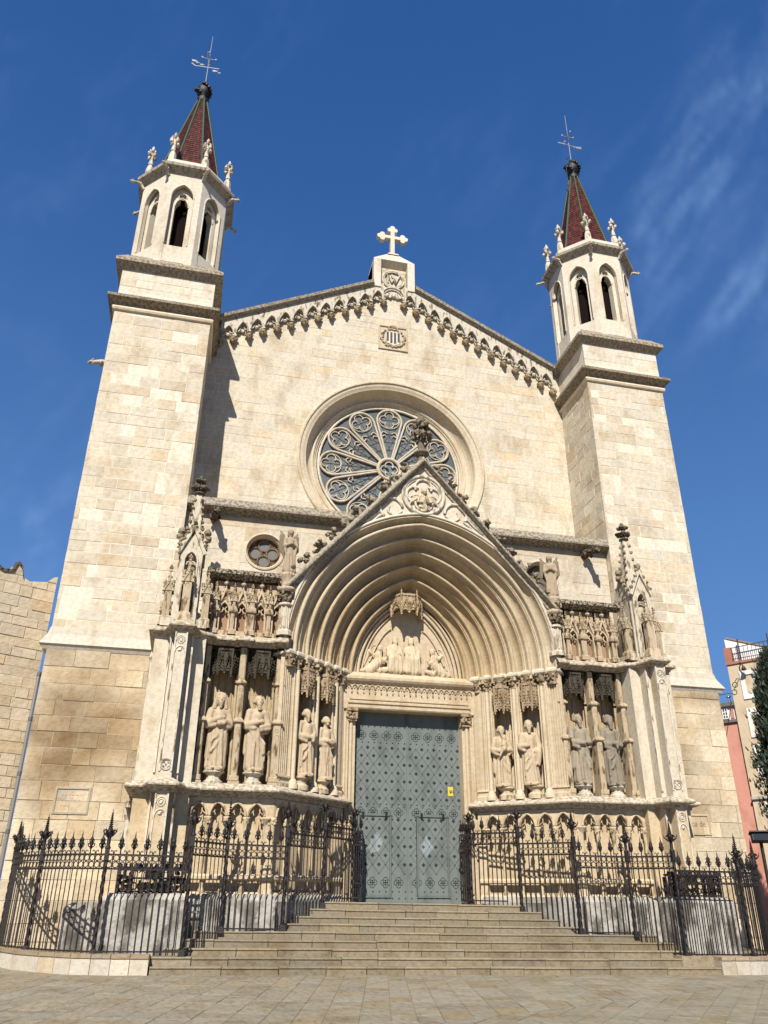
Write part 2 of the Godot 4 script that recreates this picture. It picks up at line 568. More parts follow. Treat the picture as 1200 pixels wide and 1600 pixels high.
# coursed stones on a wall or a pavement; the largest ones are parts of their own, the others share one part
func lay(parent: Node, called: String, region: PackedVector2Array, holes: Array, T: Transform3D, ch: float, l0: float, l1: float, depth: float, joint: float, budget: int, mat: Material, base: Color, amount := 0.10, rough := 0.006, dirty := true) -> void:
	var lo := Vector2(1e9, 1e9)
	var hi := -lo
	for p in region:
		lo = lo.min(p)
		hi = hi.max(p)
	var list := []
	var y := lo.y
	while y < hi.y - 0.03:
		var h := ch * rng.randf_range(0.84, 1.16)
		if hi.y - y - h < ch * 0.45:
			h = hi.y - y
		var x := lo.x - rng.randf() * l0
		while x < hi.x:
			var l := rng.randf_range(l0, l1)
			var r := V2([x + joint, y + joint, x + l - joint, y + joint, x + l - joint, y + h - joint, x + joint, y + h - joint])
			var got := [r]
			var clipped := false
			var outs := Geometry2D.intersect_polygons(r, region)
			if outs.size() != 1 or absf(area(outs[0]) - area(r)) > 1e-5:
				clipped = true
				got = outs
			for hole in holes:
				var nxt := []
				for q in got:
					var cl := Geometry2D.clip_polygons(q, hole)
					if cl.size() != 1 or absf(area(cl[0]) - area(q)) > 1e-5:
						clipped = true
					nxt.append_array(cl)
				got = nxt
			for q in got:
				if area(q) > 0.008 and not Geometry2D.is_polygon_clockwise(q) or area(q) > 0.008 and clipped:
					list.push_back([area(q), q, clipped])
			x += l
		y += h
	list.sort_custom(func(a, b): return a[0] > b[0])
	var rest := MB.new()
	for i in list.size():
		var mb := MB.new() if i < budget else rest
		mb.X = T
		var q: PackedVector2Array = list[i][1]
		var b := vary(base, amount)
		if mat == M.rough and rng.randf() < 0.08:
			b = mul(b, Color(0.93, 0.90, 0.86))
		if rng.randf() < 0.10:
			b = mul(b, Color(0.98, 0.92, 0.84))
		var z := rng.randf_range(-rough, rough)
		mb.col = b
		var v0 := mb.v.size()
		if list[i][2]:
			mb.poly(q, -depth, z)
		else:
			mb.cbox(Vector3(q[0].x, q[0].y, -depth), Vector3(q[2].x, q[2].y, z), 0.006)
		if dirty:
			for k in range(v0, mb.v.size()):
				mb.c[k] = mul(b, stain(mb.v[k]))
		if i < budget:
			obj(called, mb, mat, parent)
	if rest.v.size():
		tag(obj(called + "s", rest, mat, parent), "", "", "", "stuff")

func flat_T(x: float, z: float, turn: float, y := GY) -> Transform3D:
	# local x runs along the pavement's rows, local y across them, local z up
	var a := Vector3(sin(turn), 0, -cos(turn))
	var b := Vector3(-cos(turn), 0, -sin(turn))
	a.y = a.x * SLOPE
	b.y = b.x * SLOPE
	return Transform3D(a, b, Vector3(0, 1, 0), Vector3(x, y + SLOPE * x, z))

func ground_and_stairs() -> void:
	var mb := MB.new()
	mb.col = Color(0.24, 0.215, 0.165)
	var y := GY - 0.009
	mb.quad(Vector3(-300, y - 300 * SLOPE, 300), Vector3(-300, y - 300 * SLOPE, -300), Vector3(300, y + 300 * SLOPE, -300), Vector3(300, y + 300 * SLOPE, 300))
	var go := obj("ground", mb, M.paving, self)
	tag(go, "buff stone paving of the square in front of the church", "", "", "structure")
	# two fields of slabs that meet along a seam
	var T := flat_T(-3.0, 10.0, 0.2277)
	var inv := T.affine_inverse()
	var seam := [Vector3(-4.65, 0, 14.5), Vector3(5.59, 0, 8.42), Vector3(9.0, 0, 6.4)]
	var ra := PackedVector2Array()
	for p in [Vector3(-14, 0, 14.5), seam[0], seam[1], seam[2], Vector3(9.0, 0, 5.6), Vector3(-6.6, 0, 5.6), Vector3(-9, 0, 4.6), Vector3(-12, 0, 1), Vector3(-14, 0, 1)]:
		var q: Vector3 = inv * Vector3(p.x, GY + SLOPE * p.x, p.z)
		ra.push_back(Vector2(q.x, q.y))
	if Geometry2D.is_polygon_clockwise(ra):
		ra.reverse()
	lay(go, "paving_slab", ra, [], T, 0.43, 0.55, 1.15, 0.03, 0.004, 235, M.paving, Color(0.268, 0.243, 0.185), 0.09, 0.003, false)
	T = flat_T(3.0, 11.0, 0.66)
	inv = T.affine_inverse()
	var rb := PackedVector2Array()
	for p in [Vector3(-4.6, 0, 14.5), Vector3(12, 0, 14.5), Vector3(12, 0, 6.1), Vector3(9.1, 0, 6.38), seam[1] + Vector3(0.02, 0, 0.02)]:
		var q: Vector3 = inv * Vector3(p.x, GY + SLOPE * p.x, p.z)
		rb.push_back(Vector2(q.x, q.y))
	if Geometry2D.is_polygon_clockwise(rb):
		rb.reverse()
	lay(go, "paving_slab", rb, [], T, 0.38, 0.5, 1.05, 0.03, 0.005, 65, M.paving, Color(0.26, 0.238, 0.18), 0.08, 0.003, false)

	# the flight of nine steps, each of single stones
	var st := thing("stone_stairs", "nine wide worn sandstone steps leading up to the church door", "stairs")
	st.rotation.z = atan(SLOPE)
	var ends := [6.62, 6.75, 6.4, 6.15, 5.78, 3.76, 3.43, 3.05, 2.63, 2.26]
	for i in 9:
		var z1 := 6.0 - 0.31 * i
		var w: float = ends[i] if i == 0 else ends[i]
		if i == 0:
			w = 6.62
		var z0 := z1 - (0.75 if i < 8 else 1.7)
		var y0 := GY + RISE * i
		var x := -w
		while x < w - 0.01:
			var l := rng.randf_range(0.75, 1.65)
			if w - x - l < 0.5:
				l = w - x
			var b := MB.new()
			b.col = vary(Color(0.235, 0.20, 0.14), 0.13, 0.05)
			var dz := rng.randf_range(-0.016, 0.014)
			var dy := rng.randf_range(-0.008, 0.006)
			var top := y0 + RISE + dy
			b.cbox(Vector3(x + 0.006, y0 - 0.05, z0), Vector3(x + l - 0.006, top - 0.042, z1 + dz - 0.020), 0.006)
			b.col = mul(b.col, Color(1.1, 1.1, 1.1))
			b.cbox(Vector3(x + 0.005, top - 0.042, z0), Vector3(x + l - 0.005, top, z1 + dz), 0.012)
			obj("step_stone", b, M.paving, st)
			x += l
	# curved low walls that carry the railings on both sides of the steps
	for s in [-1, 1]:
		var side := "left" if s < 0 else "right"
		var lw := thing("low_wall", "low curved wall of white stone blocks under the %s iron railing" % side, "wall")
		var path := [Vector2(-6.64, 6.02), Vector2(-7.4, 5.98), Vector2(-8.2, 5.75), Vector2(-8.9, 5.2), Vector2(-9.5, 4.5), Vector2(-10.0, 3.6), Vector2(-10.35, 2.4)]
		if s > 0:
			path = [Vector2(-6.64, 6.02), Vector2(-7.4, 6.02), Vector2(-8.1, 5.9), Vector2(-8.7, 5.5), Vector2(-9.2, 4.8), Vector2(-9.6, 3.8), Vector2(-9.9, 2.4)]
		for i in path.size() - 1:
			var a: Vector2 = path[i]
			var b: Vector2 = path[i + 1]
			var nn := 2 if i < 3 else 1
			for k in nn:
				var p := a.lerp(b, float(k) / nn)
				var q := a.lerp(b, float(k + 1) / nn)
				var d := (q - p).normalized()
				var m := Vector2(-d.y, d.x)
				if m.y > 0: m = -m
				p += d * 0.006
				q -= d * 0.006
				var wb := MB.new()
				wb.col = vary((PALE * 0.85 if s < 0 else GREYST * 1.1), 0.12) if rng.randf() < 0.72 else vary(GOLD * 0.9, 0.1)
				var o := p + m * 0.4
				var e := q + m * 0.4
				var pl := [p, q, e, o]
				if s > 0:
					wb.X = FLIP
				var hy := 0.0
				var sx: float = SLOPE * absf(p.x) * s
				wb.prism(pl, GY - 0.1 + sx, GY + 0.30 + sx + hy)
				obj("white_block", wb, M.stone, lw)
				var cb := MB.new()
				if s > 0:
					cb.X = FLIP
				cb.col = vary(Color(0.33, 0.265, 0.19), 0.1)
				cb.prism([p - m * 0.02, q - m * 0.02, e, o], GY + 0.302 + sx, GY + 0.375 + sx)
				obj("coping_stone", cb, M.paving, lw)
	# paved forecourt behind the railings
	var fc := MB.new()
	fc.col = Color(0.30, 0.25, 0.18)
	for s in [-1, 1]:
		fc.X = FLIP if s > 0 else Transform3D()
		fc.prism([Vector2(-10.2, 2.0), Vector2(-9.3, 4.4), Vector2(-8.4, 5.4), Vector2(-7.3, 5.7), Vector2(-5.8, 5.7), Vector2(-5.7, 4.75), Vector2(-3.7, 4.5), Vector2(-2.2, 3.0), Vector2(-2.2, 1.7), Vector2(-10.2, 1.7)], 0.0, GY + 0.31)
	tag(obj("forecourt_pavement", fc, M.paving, self), "stone floor behind the railings at the foot of the church", "", "", "structure")

func wall_T(x: float, y: float, z: float, turn := 0.0) -> Transform3D:
	return Transform3D(Basis(Vector3.UP, turn), Vector3(x, y, z))

func window_of(parent: Node, T: Transform3D, w: float, h: float, sur: float, shut: Color, drop: float) -> void:
	var f := MB.new()
	f.X = T
	f.col = Color(0.78, 0.76, 0.72)
	for q in [[-w / 2 - sur, -w / 2, -sur, h + sur], [w / 2, w / 2 + sur, -sur, h + sur], [-w / 2, w / 2, h, h + sur], [-w / 2, w / 2, -sur, 0.0]]:
		f.cbox(Vector3(q[0], q[2], -0.14), Vector3(q[1], q[3], 0.03), 0.01)
	var o := obj("window", f, M.plaster, parent)
	var b := MB.new()
	b.X = T
	b.col = shut
	var y := h
	while y > h * (1.0 - drop):
		b.quad(Vector3(-w / 2, y - 0.07, -0.10), Vector3(-w / 2, y, -0.13), Vector3(w / 2, y, -0.13), Vector3(w / 2, y - 0.07, -0.10))
		y -= 0.07
	obj("shutter", b, M.paint, o)
	var gl := MB.new()
	gl.X = T
	gl.col = Color(0.03, 0.035, 0.04)
	gl.quad(Vector3(-w / 2, 0, -0.14), Vector3(-w / 2, h, -0.14), Vector3(w / 2, h, -0.14), Vector3(w / 2, 0, -0.14))
	obj("pane", gl, M.glass, o)
	var fr := MB.new()
	fr.X = T
	fr.col = Color(0.25, 0.14, 0.09)
	for q in [[-w / 2, -w / 2 + 0.05, 0, h], [w / 2 - 0.05, w / 2, 0, h], [-0.03, 0.03, 0, h]]:
		fr.box(Vector3(q[0], q[2], -0.138), Vector3(q[1], q[3], -0.11))
	obj("frame", fr, M.paint, o)

func neighbours() -> void:
	# the old crenellated wall on the left
	var nw := thing("stone_building", "old stone building with ragged stepped wall top beside the left tower", "building")
	var T := Transform3D(Basis(Vector3(0.882, 0, -0.472), Vector3(0, 1, 0), Vector3(0.472, 0, 0.882)), Vector3(-10.9, 0, 0.5))
	var top := V2([-6, 0, 0, 0, 0, 10.55, -0.12, 10.5, -0.3, 10.3, -0.8, 10.2, -1.0, 10.28, -1.08, 10.6, -1.22, 10.75, -1.3, 10.45, -1.6, 10.4, -1.9, 10.55, -2.6, 10.3, -3.2, 10.5, -3.3, 11.0, -6, 11.0])
	var core := MB.new()
	core.X = T
	core.col = Color(0.40, 0.36, 0.28)
	core.poly(top, -1.2, -0.013, true)
	obj("wall", core, M.stone, nw)
	lay(nw, "stone_block", top, [], T, 0.31, 0.35, 0.85, 0.1, 0.011, 130, M.worn, Color(0.50, 0.425, 0.315), 0.10, 0.012, false)
	var cap := MB.new()
	cap.X = T
	cap.col = CRUST * 1.6
	for i in range(6, 14):
		var a := top[i]
		var b := top[i + 1]
		cap.quad(Vector3(a.x, a.y, 0.04), Vector3(b.x, b.y, 0.04), Vector3(b.x, b.y + 0.07, -0.4), Vector3(a.x, a.y + 0.07, -0.4))
		cap.quad(Vector3(a.x, a.y - 0.09, 0.03), Vector3(b.x, b.y - 0.09, 0.03), Vector3(b.x, b.y, 0.04), Vector3(a.x, a.y, 0.04))
	obj("weathered_coping", cap, M.lichen, nw)
	var dp := thing("drainpipe", "metal drainpipe on the edge of the old stone building", "drainpipe")
	var d := MB.new()
	d.col = Color(0.34, 0.33, 0.31)
	d.tube([Vector3(-10.86, 0.3, 0.62), Vector3(-10.86, 7.5, 0.62)], 0.05, 8)
	obj("pipe", d, M.steel, dp)
	d = MB.new()
	d.col = Color(0.22, 0.21, 0.20)
	for y in [1.6, 3.1, 4.6, 6.1, 7.4]:
		d.tube([Vector3(-10.86, y, 0.62), Vector3(-10.86, y + 0.1, 0.62)], 0.064, 8)
	obj("pipe_collar", d, M.steel, dp)

	# beige house with shuttered windows, and the pink one behind it
	var bh := thing("beige_house", "tall beige plastered house with white framed brown shuttered windows and roof terrace", "building")
	var m := MB.new()
	m.col = Color(0.55, 0.45, 0.31)
	var B := Transform3D(Basis(Vector3(0.566, 0, 0.824), Vector3.UP, Vector3(-0.824, 0, 0.566)), Vector3(18.88, 0, -8))
	m.X = B
	m.box(Vector3(0, 0, -10), Vector3(9, 11.95, 0))
	obj("wall", m, M.plaster, bh)
	m = MB.new()
	m.X = B
	m.col = Color(0.36, 0.16, 0.11)
	m.box(Vector3(-0.05, 11.95, -10), Vector3(9, 12.07, 0.06))
	m.box(Vector3(-0.03, 12.07, -0.55), Vector3(0.30, 12.8, 0.02))
	obj("cornice", m, M.plaster, bh)
	m = MB.new()
	m.X = B
	m.col = Color(0.78, 0.77, 0.75)
	m.poly(V2([0.02, 12.8, 0.30, 12.8, 0.34, 12.07, 2.2, 12.07, 2.2, 12.35, 0.15, 13.3, 0.02, 13.3]), -0.40, -0.22, true)
	obj("terrace_wall", m, M.plaster, bh)
	m = MB.new()
	m.X = B
	m.col = Color(0.30, 0.18, 0.12)
	m.bar(Vector3(0.1, 13.36, -0.31), Vector3(2.3, 12.42, -0.31), 0.26, 0.07)
	obj("terrace_coping", m, M.paint, bh)
	m = MB.new()
	m.X = B
	m.col = Color(0.05, 0.05, 0.06)
	m.bar(Vector3(0.3, 12.75, 0.0), Vector3(8, 12.95, 0.0), 0.03, 0.03)
	m.bar(Vector3(0.3, 12.2, 0.0), Vector3(8, 12.2, 0.0), 0.03, 0.03)
	for i in 40:
		m.bar(Vector3(0.35 + i * 0.19, 12.1, 0), Vector3(0.35 + i * 0.19, 12.8, 0), 0.02, 0.02)
	for i in 5:
		m.bar(Vector3(0.7 + i * 1.4, 12.05, 0), Vector3(0.7 + i * 1.4, 13.15, 0), 0.05, 0.05)
	obj("terrace_railing", m, M.iron, bh)
	for y in [10.40, 8.62, 6.95, 4.4]:
		for x in [0.91, 2.75, 4.6, 6.4]:
			window_of(bh, B * Transform3D(Basis(), Vector3(x, y, 0.02)), 0.42, 0.95, 0.2, Color(0.13, 0.055, 0.045), 1.0 if y > 10 else 0.55)
	m = MB.new()
	m.X = B
	m.col = Color(0.42, 0.40, 0.36)
	m.box(Vector3(0, 5.72, 0), Vector3(9, 5.84, 0.09))
	obj("string_course", m, M.plaster, bh)
	m = MB.new()
	m.X = B
	m.col = Color(0.03, 0.03, 0.03)
	m.tube([Vector3(0.62, 11.85, 0), Vector3(0.66, 11.95, 0.15), Vector3(0.76, 11.85, 0.28), Vector3(0.84, 11.7, 0.3)], 0.03, 5)
	m.lathe(Vector3(0.84, 11.48, 0.3), [Vector2(0.0, 0.26), Vector2(0.05, 0.24), Vector2(0.13, 0.05), Vector2(0.0, 0.0)], 8)
	m.tube([Vector3(0.45, 11.2, 0.0), Vector3(0.4, 11.2, 0.2), Vector3(0.3, 11.05, 0.25)], 0.02, 5)
	m.tube(ring3(0.28, 10.9, 0.25, 0.12, 12), 0.02, 4)
	obj("iron_lamp_bracket", m, M.iron, bh)

	var ph := thing("pink_house", "salmon pink house with white glazed top storey between tower and beige house", "building")
	var K := Transform3D(B.basis, Vector3(18.88, 0, -8) - B.basis.z * 0.15)
	m = MB.new()
	m.X = K
	m.col = Color(0.56, 0.27, 0.20)
	m.box(Vector3(-8, 0, -7), Vector3(-0.01, 9.25, 0))
	obj("wall", m, M.plaster, ph)
	m = MB.new()
	m.X = K
	m.col = Color(0.16, 0.14, 0.13)
	m.box(Vector3(-8.1, 9.25, -7), Vector3(-0.01, 9.38, 0.10))
	m.box(Vector3(-8.1, 10.02, -7), Vector3(-0.01, 10.2, 0.12))
	obj("roof", m, M.plaster, ph)
	m = MB.new()
	m.X = K
	m.col = Color(0.70, 0.68, 0.63)
	m.box(Vector3(-8, 9.38, -7), Vector3(-0.01, 10.02, -0.02))
	obj("attic_wall", m, M.plaster, ph)
	for x in [-0.56, -1.2, -1.9]:
		m = MB.new()
		m.X = K
		m.col = Color(0.75, 0.75, 0.73)
		for q in [[x - 0.13, x - 0.10], [x - 0.015, x + 0.015], [x + 0.10, x + 0.13]]:
			m.box(Vector3(q[0], 9.45, -0.02), Vector3(q[1], 9.95, 0.03))
		for yy in [9.45, 9.60, 9.76, 9.92]:
			m.box(Vector3(x - 0.13, yy, -0.02), Vector3(x + 0.13, yy + 0.03, 0.025))
		var wo := obj("window", m, M.paint, ph)
		m = MB.new()
		m.X = K
		m.col = Color(0.05, 0.06, 0.07)
		m.quad(Vector3(x - 0.12, 9.46, 0), Vector3(x - 0.12, 9.94, 0), Vector3(x + 0.12, 9.94, 0), Vector3(x + 0.12, 9.46, 0))
		obj("pane", m, M.glass, wo)
	m = MB.new()
	m.X = K
	m.col = Color(0.50, 0.25, 0.19)
	m.box(Vector3(-0.32, 9.45, -0.02), Vector3(-0.16, 9.9, 0.015))
	obj("pink_panel", m, M.plaster, ph)
	m = MB.new()
	m.X = K
	m.col = Color(0.35, 0.35, 0.35)
	m.tube([Vector3(-0.4, 10.1, -0.4), Vector3(-0.4, 10.55, -0.4)], 0.06, 8)
	m.lathe(Vector3(-0.4, 10.55, -0.4), [Vector2(0.12, 0.0), Vector2(0.12, 0.04), Vector2(0.0, 0.08)], 8)
	obj("flue", m, M.steel, ph)
	m = MB.new()
	m.col = Color(0.03, 0.03, 0.03)
	m.tube([Vector3(10.6, 9.2, 1.5), Vector3(14.5, 9.15, -3.2), Vector3(18.9, 10.6, -8.0)], 0.018, 4)
	tag(obj("cable", m, M.iron, self), "thin black cable slung between church tower and beige house", "cable")

	# the cypress at the right edge
	var cy := thing("cypress_tree", "dark green cypress standing in front of the beige house", "tree", Vector3(15.55, 0, -1))
	m = MB.new()
	m.col = Color(0.09, 0.06, 0.04)
	m.tube([Vector3(0, -0.3, 0), Vector3(0.04, 4, 0), Vector3(0, 9, 0)], [0.16, 0.12, 0.03], 7)
	for i in 26:
		var y := 1.0 + i * 0.33
		var a := i * 2.4
		m.tube([Vector3(0, y, 0), Vector3(cos(a) * 0.4, y + 0.35, sin(a) * 0.4), Vector3(cos(a) * 0.55, y + 0.9, sin(a) * 0.55)], [0.035, 0.025, 0.01], 4)
	obj("trunk", m, M.plaster, cy)
	m = MB.new()
	for k in 950:
		var t := pow(rng.randf(), 0.9)
		var y := 0.9 + t * 9.3
		var R := 0.92 * pow(sin(PI * clampf(0.16 + t * 0.84, 0, 1)), 0.55)
		var a := rng.randf() * TAU
		var rr := R * sqrt(rng.randf_range(0.25, 1.15))
		if rng.randf() < 0.05:
			rr = R * 1.35
		var o := Vector3(cos(a) * rr, y, sin(a) * rr)
		var shade := rng.randf_range(0.6, 1.35)
		for j in 34:
			m.col = Color(0.024, 0.038, 0.018) * (shade * rng.randf_range(0.7, 1.3))
			var p := o + Vector3(rng.randfn(0, 0.11), rng.randfn(0, 0.18), rng.randfn(0, 0.11))
			var up := Vector3(rng.randfn(0, 0.35) + cos(a) * 0.3, 1.0, rng.randfn(0, 0.35) + sin(a) * 0.3).normalized() * rng.randf_range(0.12, 0.26)
			var sd := Vector3(rng.randfn(0, 1), rng.randfn(0, 0.3), rng.randfn(0, 1)).normalized() * 0.045
			m.tri(p - sd, p + up, p + sd)
	obj("crown", m, M.leaf, cy)
# ------------------------------------------------------------------ towers
func finial(mb: MB, o: Vector3, h: float, r: float) -> void:
	# stalk with two whorls of leaves and a bud
	mb.lathe(o, [Vector2(r * 0.55, 0), Vector2(r * 0.4, h * 0.15), Vector2(r * 0.3, h * 0.32), Vector2(r * 0.5, h * 0.36), Vector2(r * 0.3, h * 0.4), Vector2(r * 0.25, h * 0.7), Vector2(r * 0.35, h * 0.85), Vector2(0.0, h)], 7)
	for k in 4:
		var a := PI / 4 + k * PI / 2
		mb.blob(o + Vector3(cos(a) * r * 0.75, h * 0.46, sin(a) * r * 0.75), Vector3(r * 0.42, h * 0.10, r * 0.42), rng, 6)
		mb.blob(o + Vector3(cos(a + 0.7) * r * 0.45, h * 0.70, sin(a + 0.7) * r * 0.45), Vector3(r * 0.28, h * 0.08, r * 0.28), rng, 6)

func finial_big(mb: MB, o: Vector3, h: float, r: float) -> void:
	mb.lathe(o, [Vector2(r * 0.4, 0), Vector2(r * 0.3, h * 0.1), Vector2(r * 0.75, h * 0.14), Vector2(r * 0.75, h * 0.2), Vector2(r * 0.25, h * 0.24), Vector2(r * 0.22, h * 0.8), Vector2(0.0, h)], 8)
	for k in 6:
		var a := k * PI / 3
		mb.blob(o + Vector3(cos(a) * r * 0.8, h * 0.42, sin(a) * r * 0.8), Vector3(r * 0.5, h * 0.09, r * 0.5), rng, 6)
	for k in 4:
		var a := PI / 4 + k * PI / 2
		mb.blob(o + Vector3(cos(a) * r * 0.55, h * 0.74, sin(a) * r * 0.55), Vector3(r * 0.4, h * 0.09, r * 0.4), rng, 6)
	mb.blob(o + Vector3(0, h * 0.9, 0), Vector3(r * 0.35, h * 0.12, r * 0.35), rng, 6)

func gargoyle(mb: MB, o: Vector3, d: Vector3, l: float, r: float) -> void:
	# crouching beast that leans out from the wall
	var e := o + d * l + Vector3(0, -l * 0.12, 0)
	mb.tube([o - d * 0.1, o + d * l * 0.3 + Vector3(0, r * 0.3, 0), o + d * l * 0.65, e], [r * 0.9, r * 1.05, r * 0.8, r * 0.7], 7)
	mb.blob(e + d * r * 0.3, Vector3(r, r * 0.9, r), rng, 7)
	mb.blob(e + d * r * 1.1 + Vector3(0, -r * 0.35, 0), Vector3(r * 0.55, r * 0.4, r * 0.55), rng, 6)
	var s := d.cross(Vector3.UP)
	for k in [-1, 1]:
		mb.blob(e + s * r * 0.7 * k + Vector3(0, r * 0.8, 0), Vector3(r * 0.3, r * 0.5, r * 0.3), rng, 5)
		mb.blob(o + d * l * 0.35 + s * r * 0.9 * k + Vector3(0, -r * 0.3, 0), Vector3(r * 0.45, r * 0.7, r * 0.45), rng, 6)

func tower(s: int) -> void:
	var side := "left" if s < 0 else "right"
	var t := part("tower", church, "square %s tower with octagonal belfry and red tiled spire" % side)
	var cx := 8.83 * s
	var cz := 0.77
	var hw := 1.615
	var o := Vector3(cx, 0, cz)
	var core := MB.new()
	core.col = Color(0.62, 0.575, 0.47)
	core.box(Vector3(cx - hw + 0.005, 7.6, cz - hw), Vector3(cx + hw - 0.005, 20.6, cz + hw - 0.005))
	core.box(Vector3(cx - hw + 0.022, 20.2, cz - hw), Vector3(cx + hw - 0.022, 22.0, cz + hw - 0.022))
	core.col = Color(0.44, 0.375, 0.27)
	core.box(Vector3(cx - hw + 0.02, 0.0, cz - hw), Vector3(cx + hw - 0.005, 8.0, cz + hw + 0.10))
	obj("wall", core, M.stone, t)
	# stones: front of the shaft, front of the foot, the side towards the gable, the stage under the belfry
	var fr := V2([-hw, 0, hw, 0, hw, 11.55, -hw, 11.55])
	lay(t, "stone_block", fr, [], wall_T(cx, 8.22, cz + hw), 0.385, 0.42, 1.0, 0.08, 0.011, 46, M.rough, CREAM, 0.06, 0.007)
	lay(t, "stone_block", V2([-hw, 0, hw, 0, hw, 7.6, -hw, 7.6]), [], wall_T(cx, 0.2, cz + hw + 0.115), 0.46, 0.45, 1.0, 0.08, 0.006, 26, M.worn, Color(0.52, 0.44, 0.315), 0.15, 0.012)
	var inner := V2([-hw, 0, hw, 0, hw, 12.0, -hw, 12.0])
	lay(t, "stone_block", inner, [], wall_T(cx - hw * s, 8.0, cz, -PI / 2 * s), 0.385, 0.42, 1.0, 0.08, 0.011, 16 if s > 0 else 0, M.rough, CREAM * 0.97, 0.12, 0.006)
	lay(t, "stone_block", inner, [], wall_T(cx + hw * s, 8.0, cz, PI / 2 * s), 0.385, 0.42, 1.0, 0.08, 0.011, 0, M.rough, CREAM, 0.06, 0.007)
	lay(t, "stone_block", V2([-hw, 0, hw, 0, hw, 1.27, -hw, 1.27]), [], wall_T(cx, 20.38, cz + hw - 0.015), 0.40, 0.5, 1.0, 0.06, 0.004, 6, M.stone, PALE, 0.06, 0.004)
	var m := MB.new()
	m.col = PALE * 0.82
	m.ring(o, hw, [Vector2(-0.1, 8.45), Vector2(0.02, 8.38), Vector2(0.06, 8.18), Vector2(0.20, 7.90), Vector2(0.22, 7.86), Vector2(0.16, 7.80), Vector2(0.12, 7.72), Vector2(0.0, 7.70)])
	obj("sloped_offset", m, M.stone, t)
	m = MB.new()
	m.col = Color(0.62, 0.53, 0.40)
	m.ring(o, hw, [Vector2(0.0, 19.72), Vector2(0.07, 19.74), Vector2(0.10, 19.81), Vector2(0.07, 19.88), Vector2(0.03, 19.90)])
	obj("roll_moulding", m, M.stone, t)
	m = MB.new()
	m.col = Color(0.30, 0.265, 0.205)
	m.ring(o, hw, [Vector2(0.03, 19.90), Vector2(0.05, 20.02), Vector2(0.22, 20.13), Vector2(0.28, 20.14), Vector2(0.28, 20.25), Vector2(0.0, 20.41), Vector2(-0.2, 20.41)])
	obj("string_course", m, M.ledge, t)
	m = MB.new()
	m.col = Color(0.36, 0.32, 0.255)
	m.ring(o, hw, [Vector2(-0.02, 21.58), Vector2(0.05, 21.62), Vector2(0.16, 21.74), Vector2(0.25, 21.78), Vector2(0.25, 21.92), Vector2(0.0, 22.22), Vector2(-0.02, 22.22), Vector2(-0.02, 22.27), Vector2(-0.3, 22.27)])
	obj("cornice", m, M.ledge, t)
	if s < 0:
		m = MB.new()
		m.col = PALE * 0.8
		gargoyle(m, Vector3(cx - hw, 17.7, cz + hw - 0.35), Vector3(-1, 0, 0.1).normalized(), 0.42, 0.10)
		obj("gargoyle", m, M.carved, t)
	belfry(t, o)

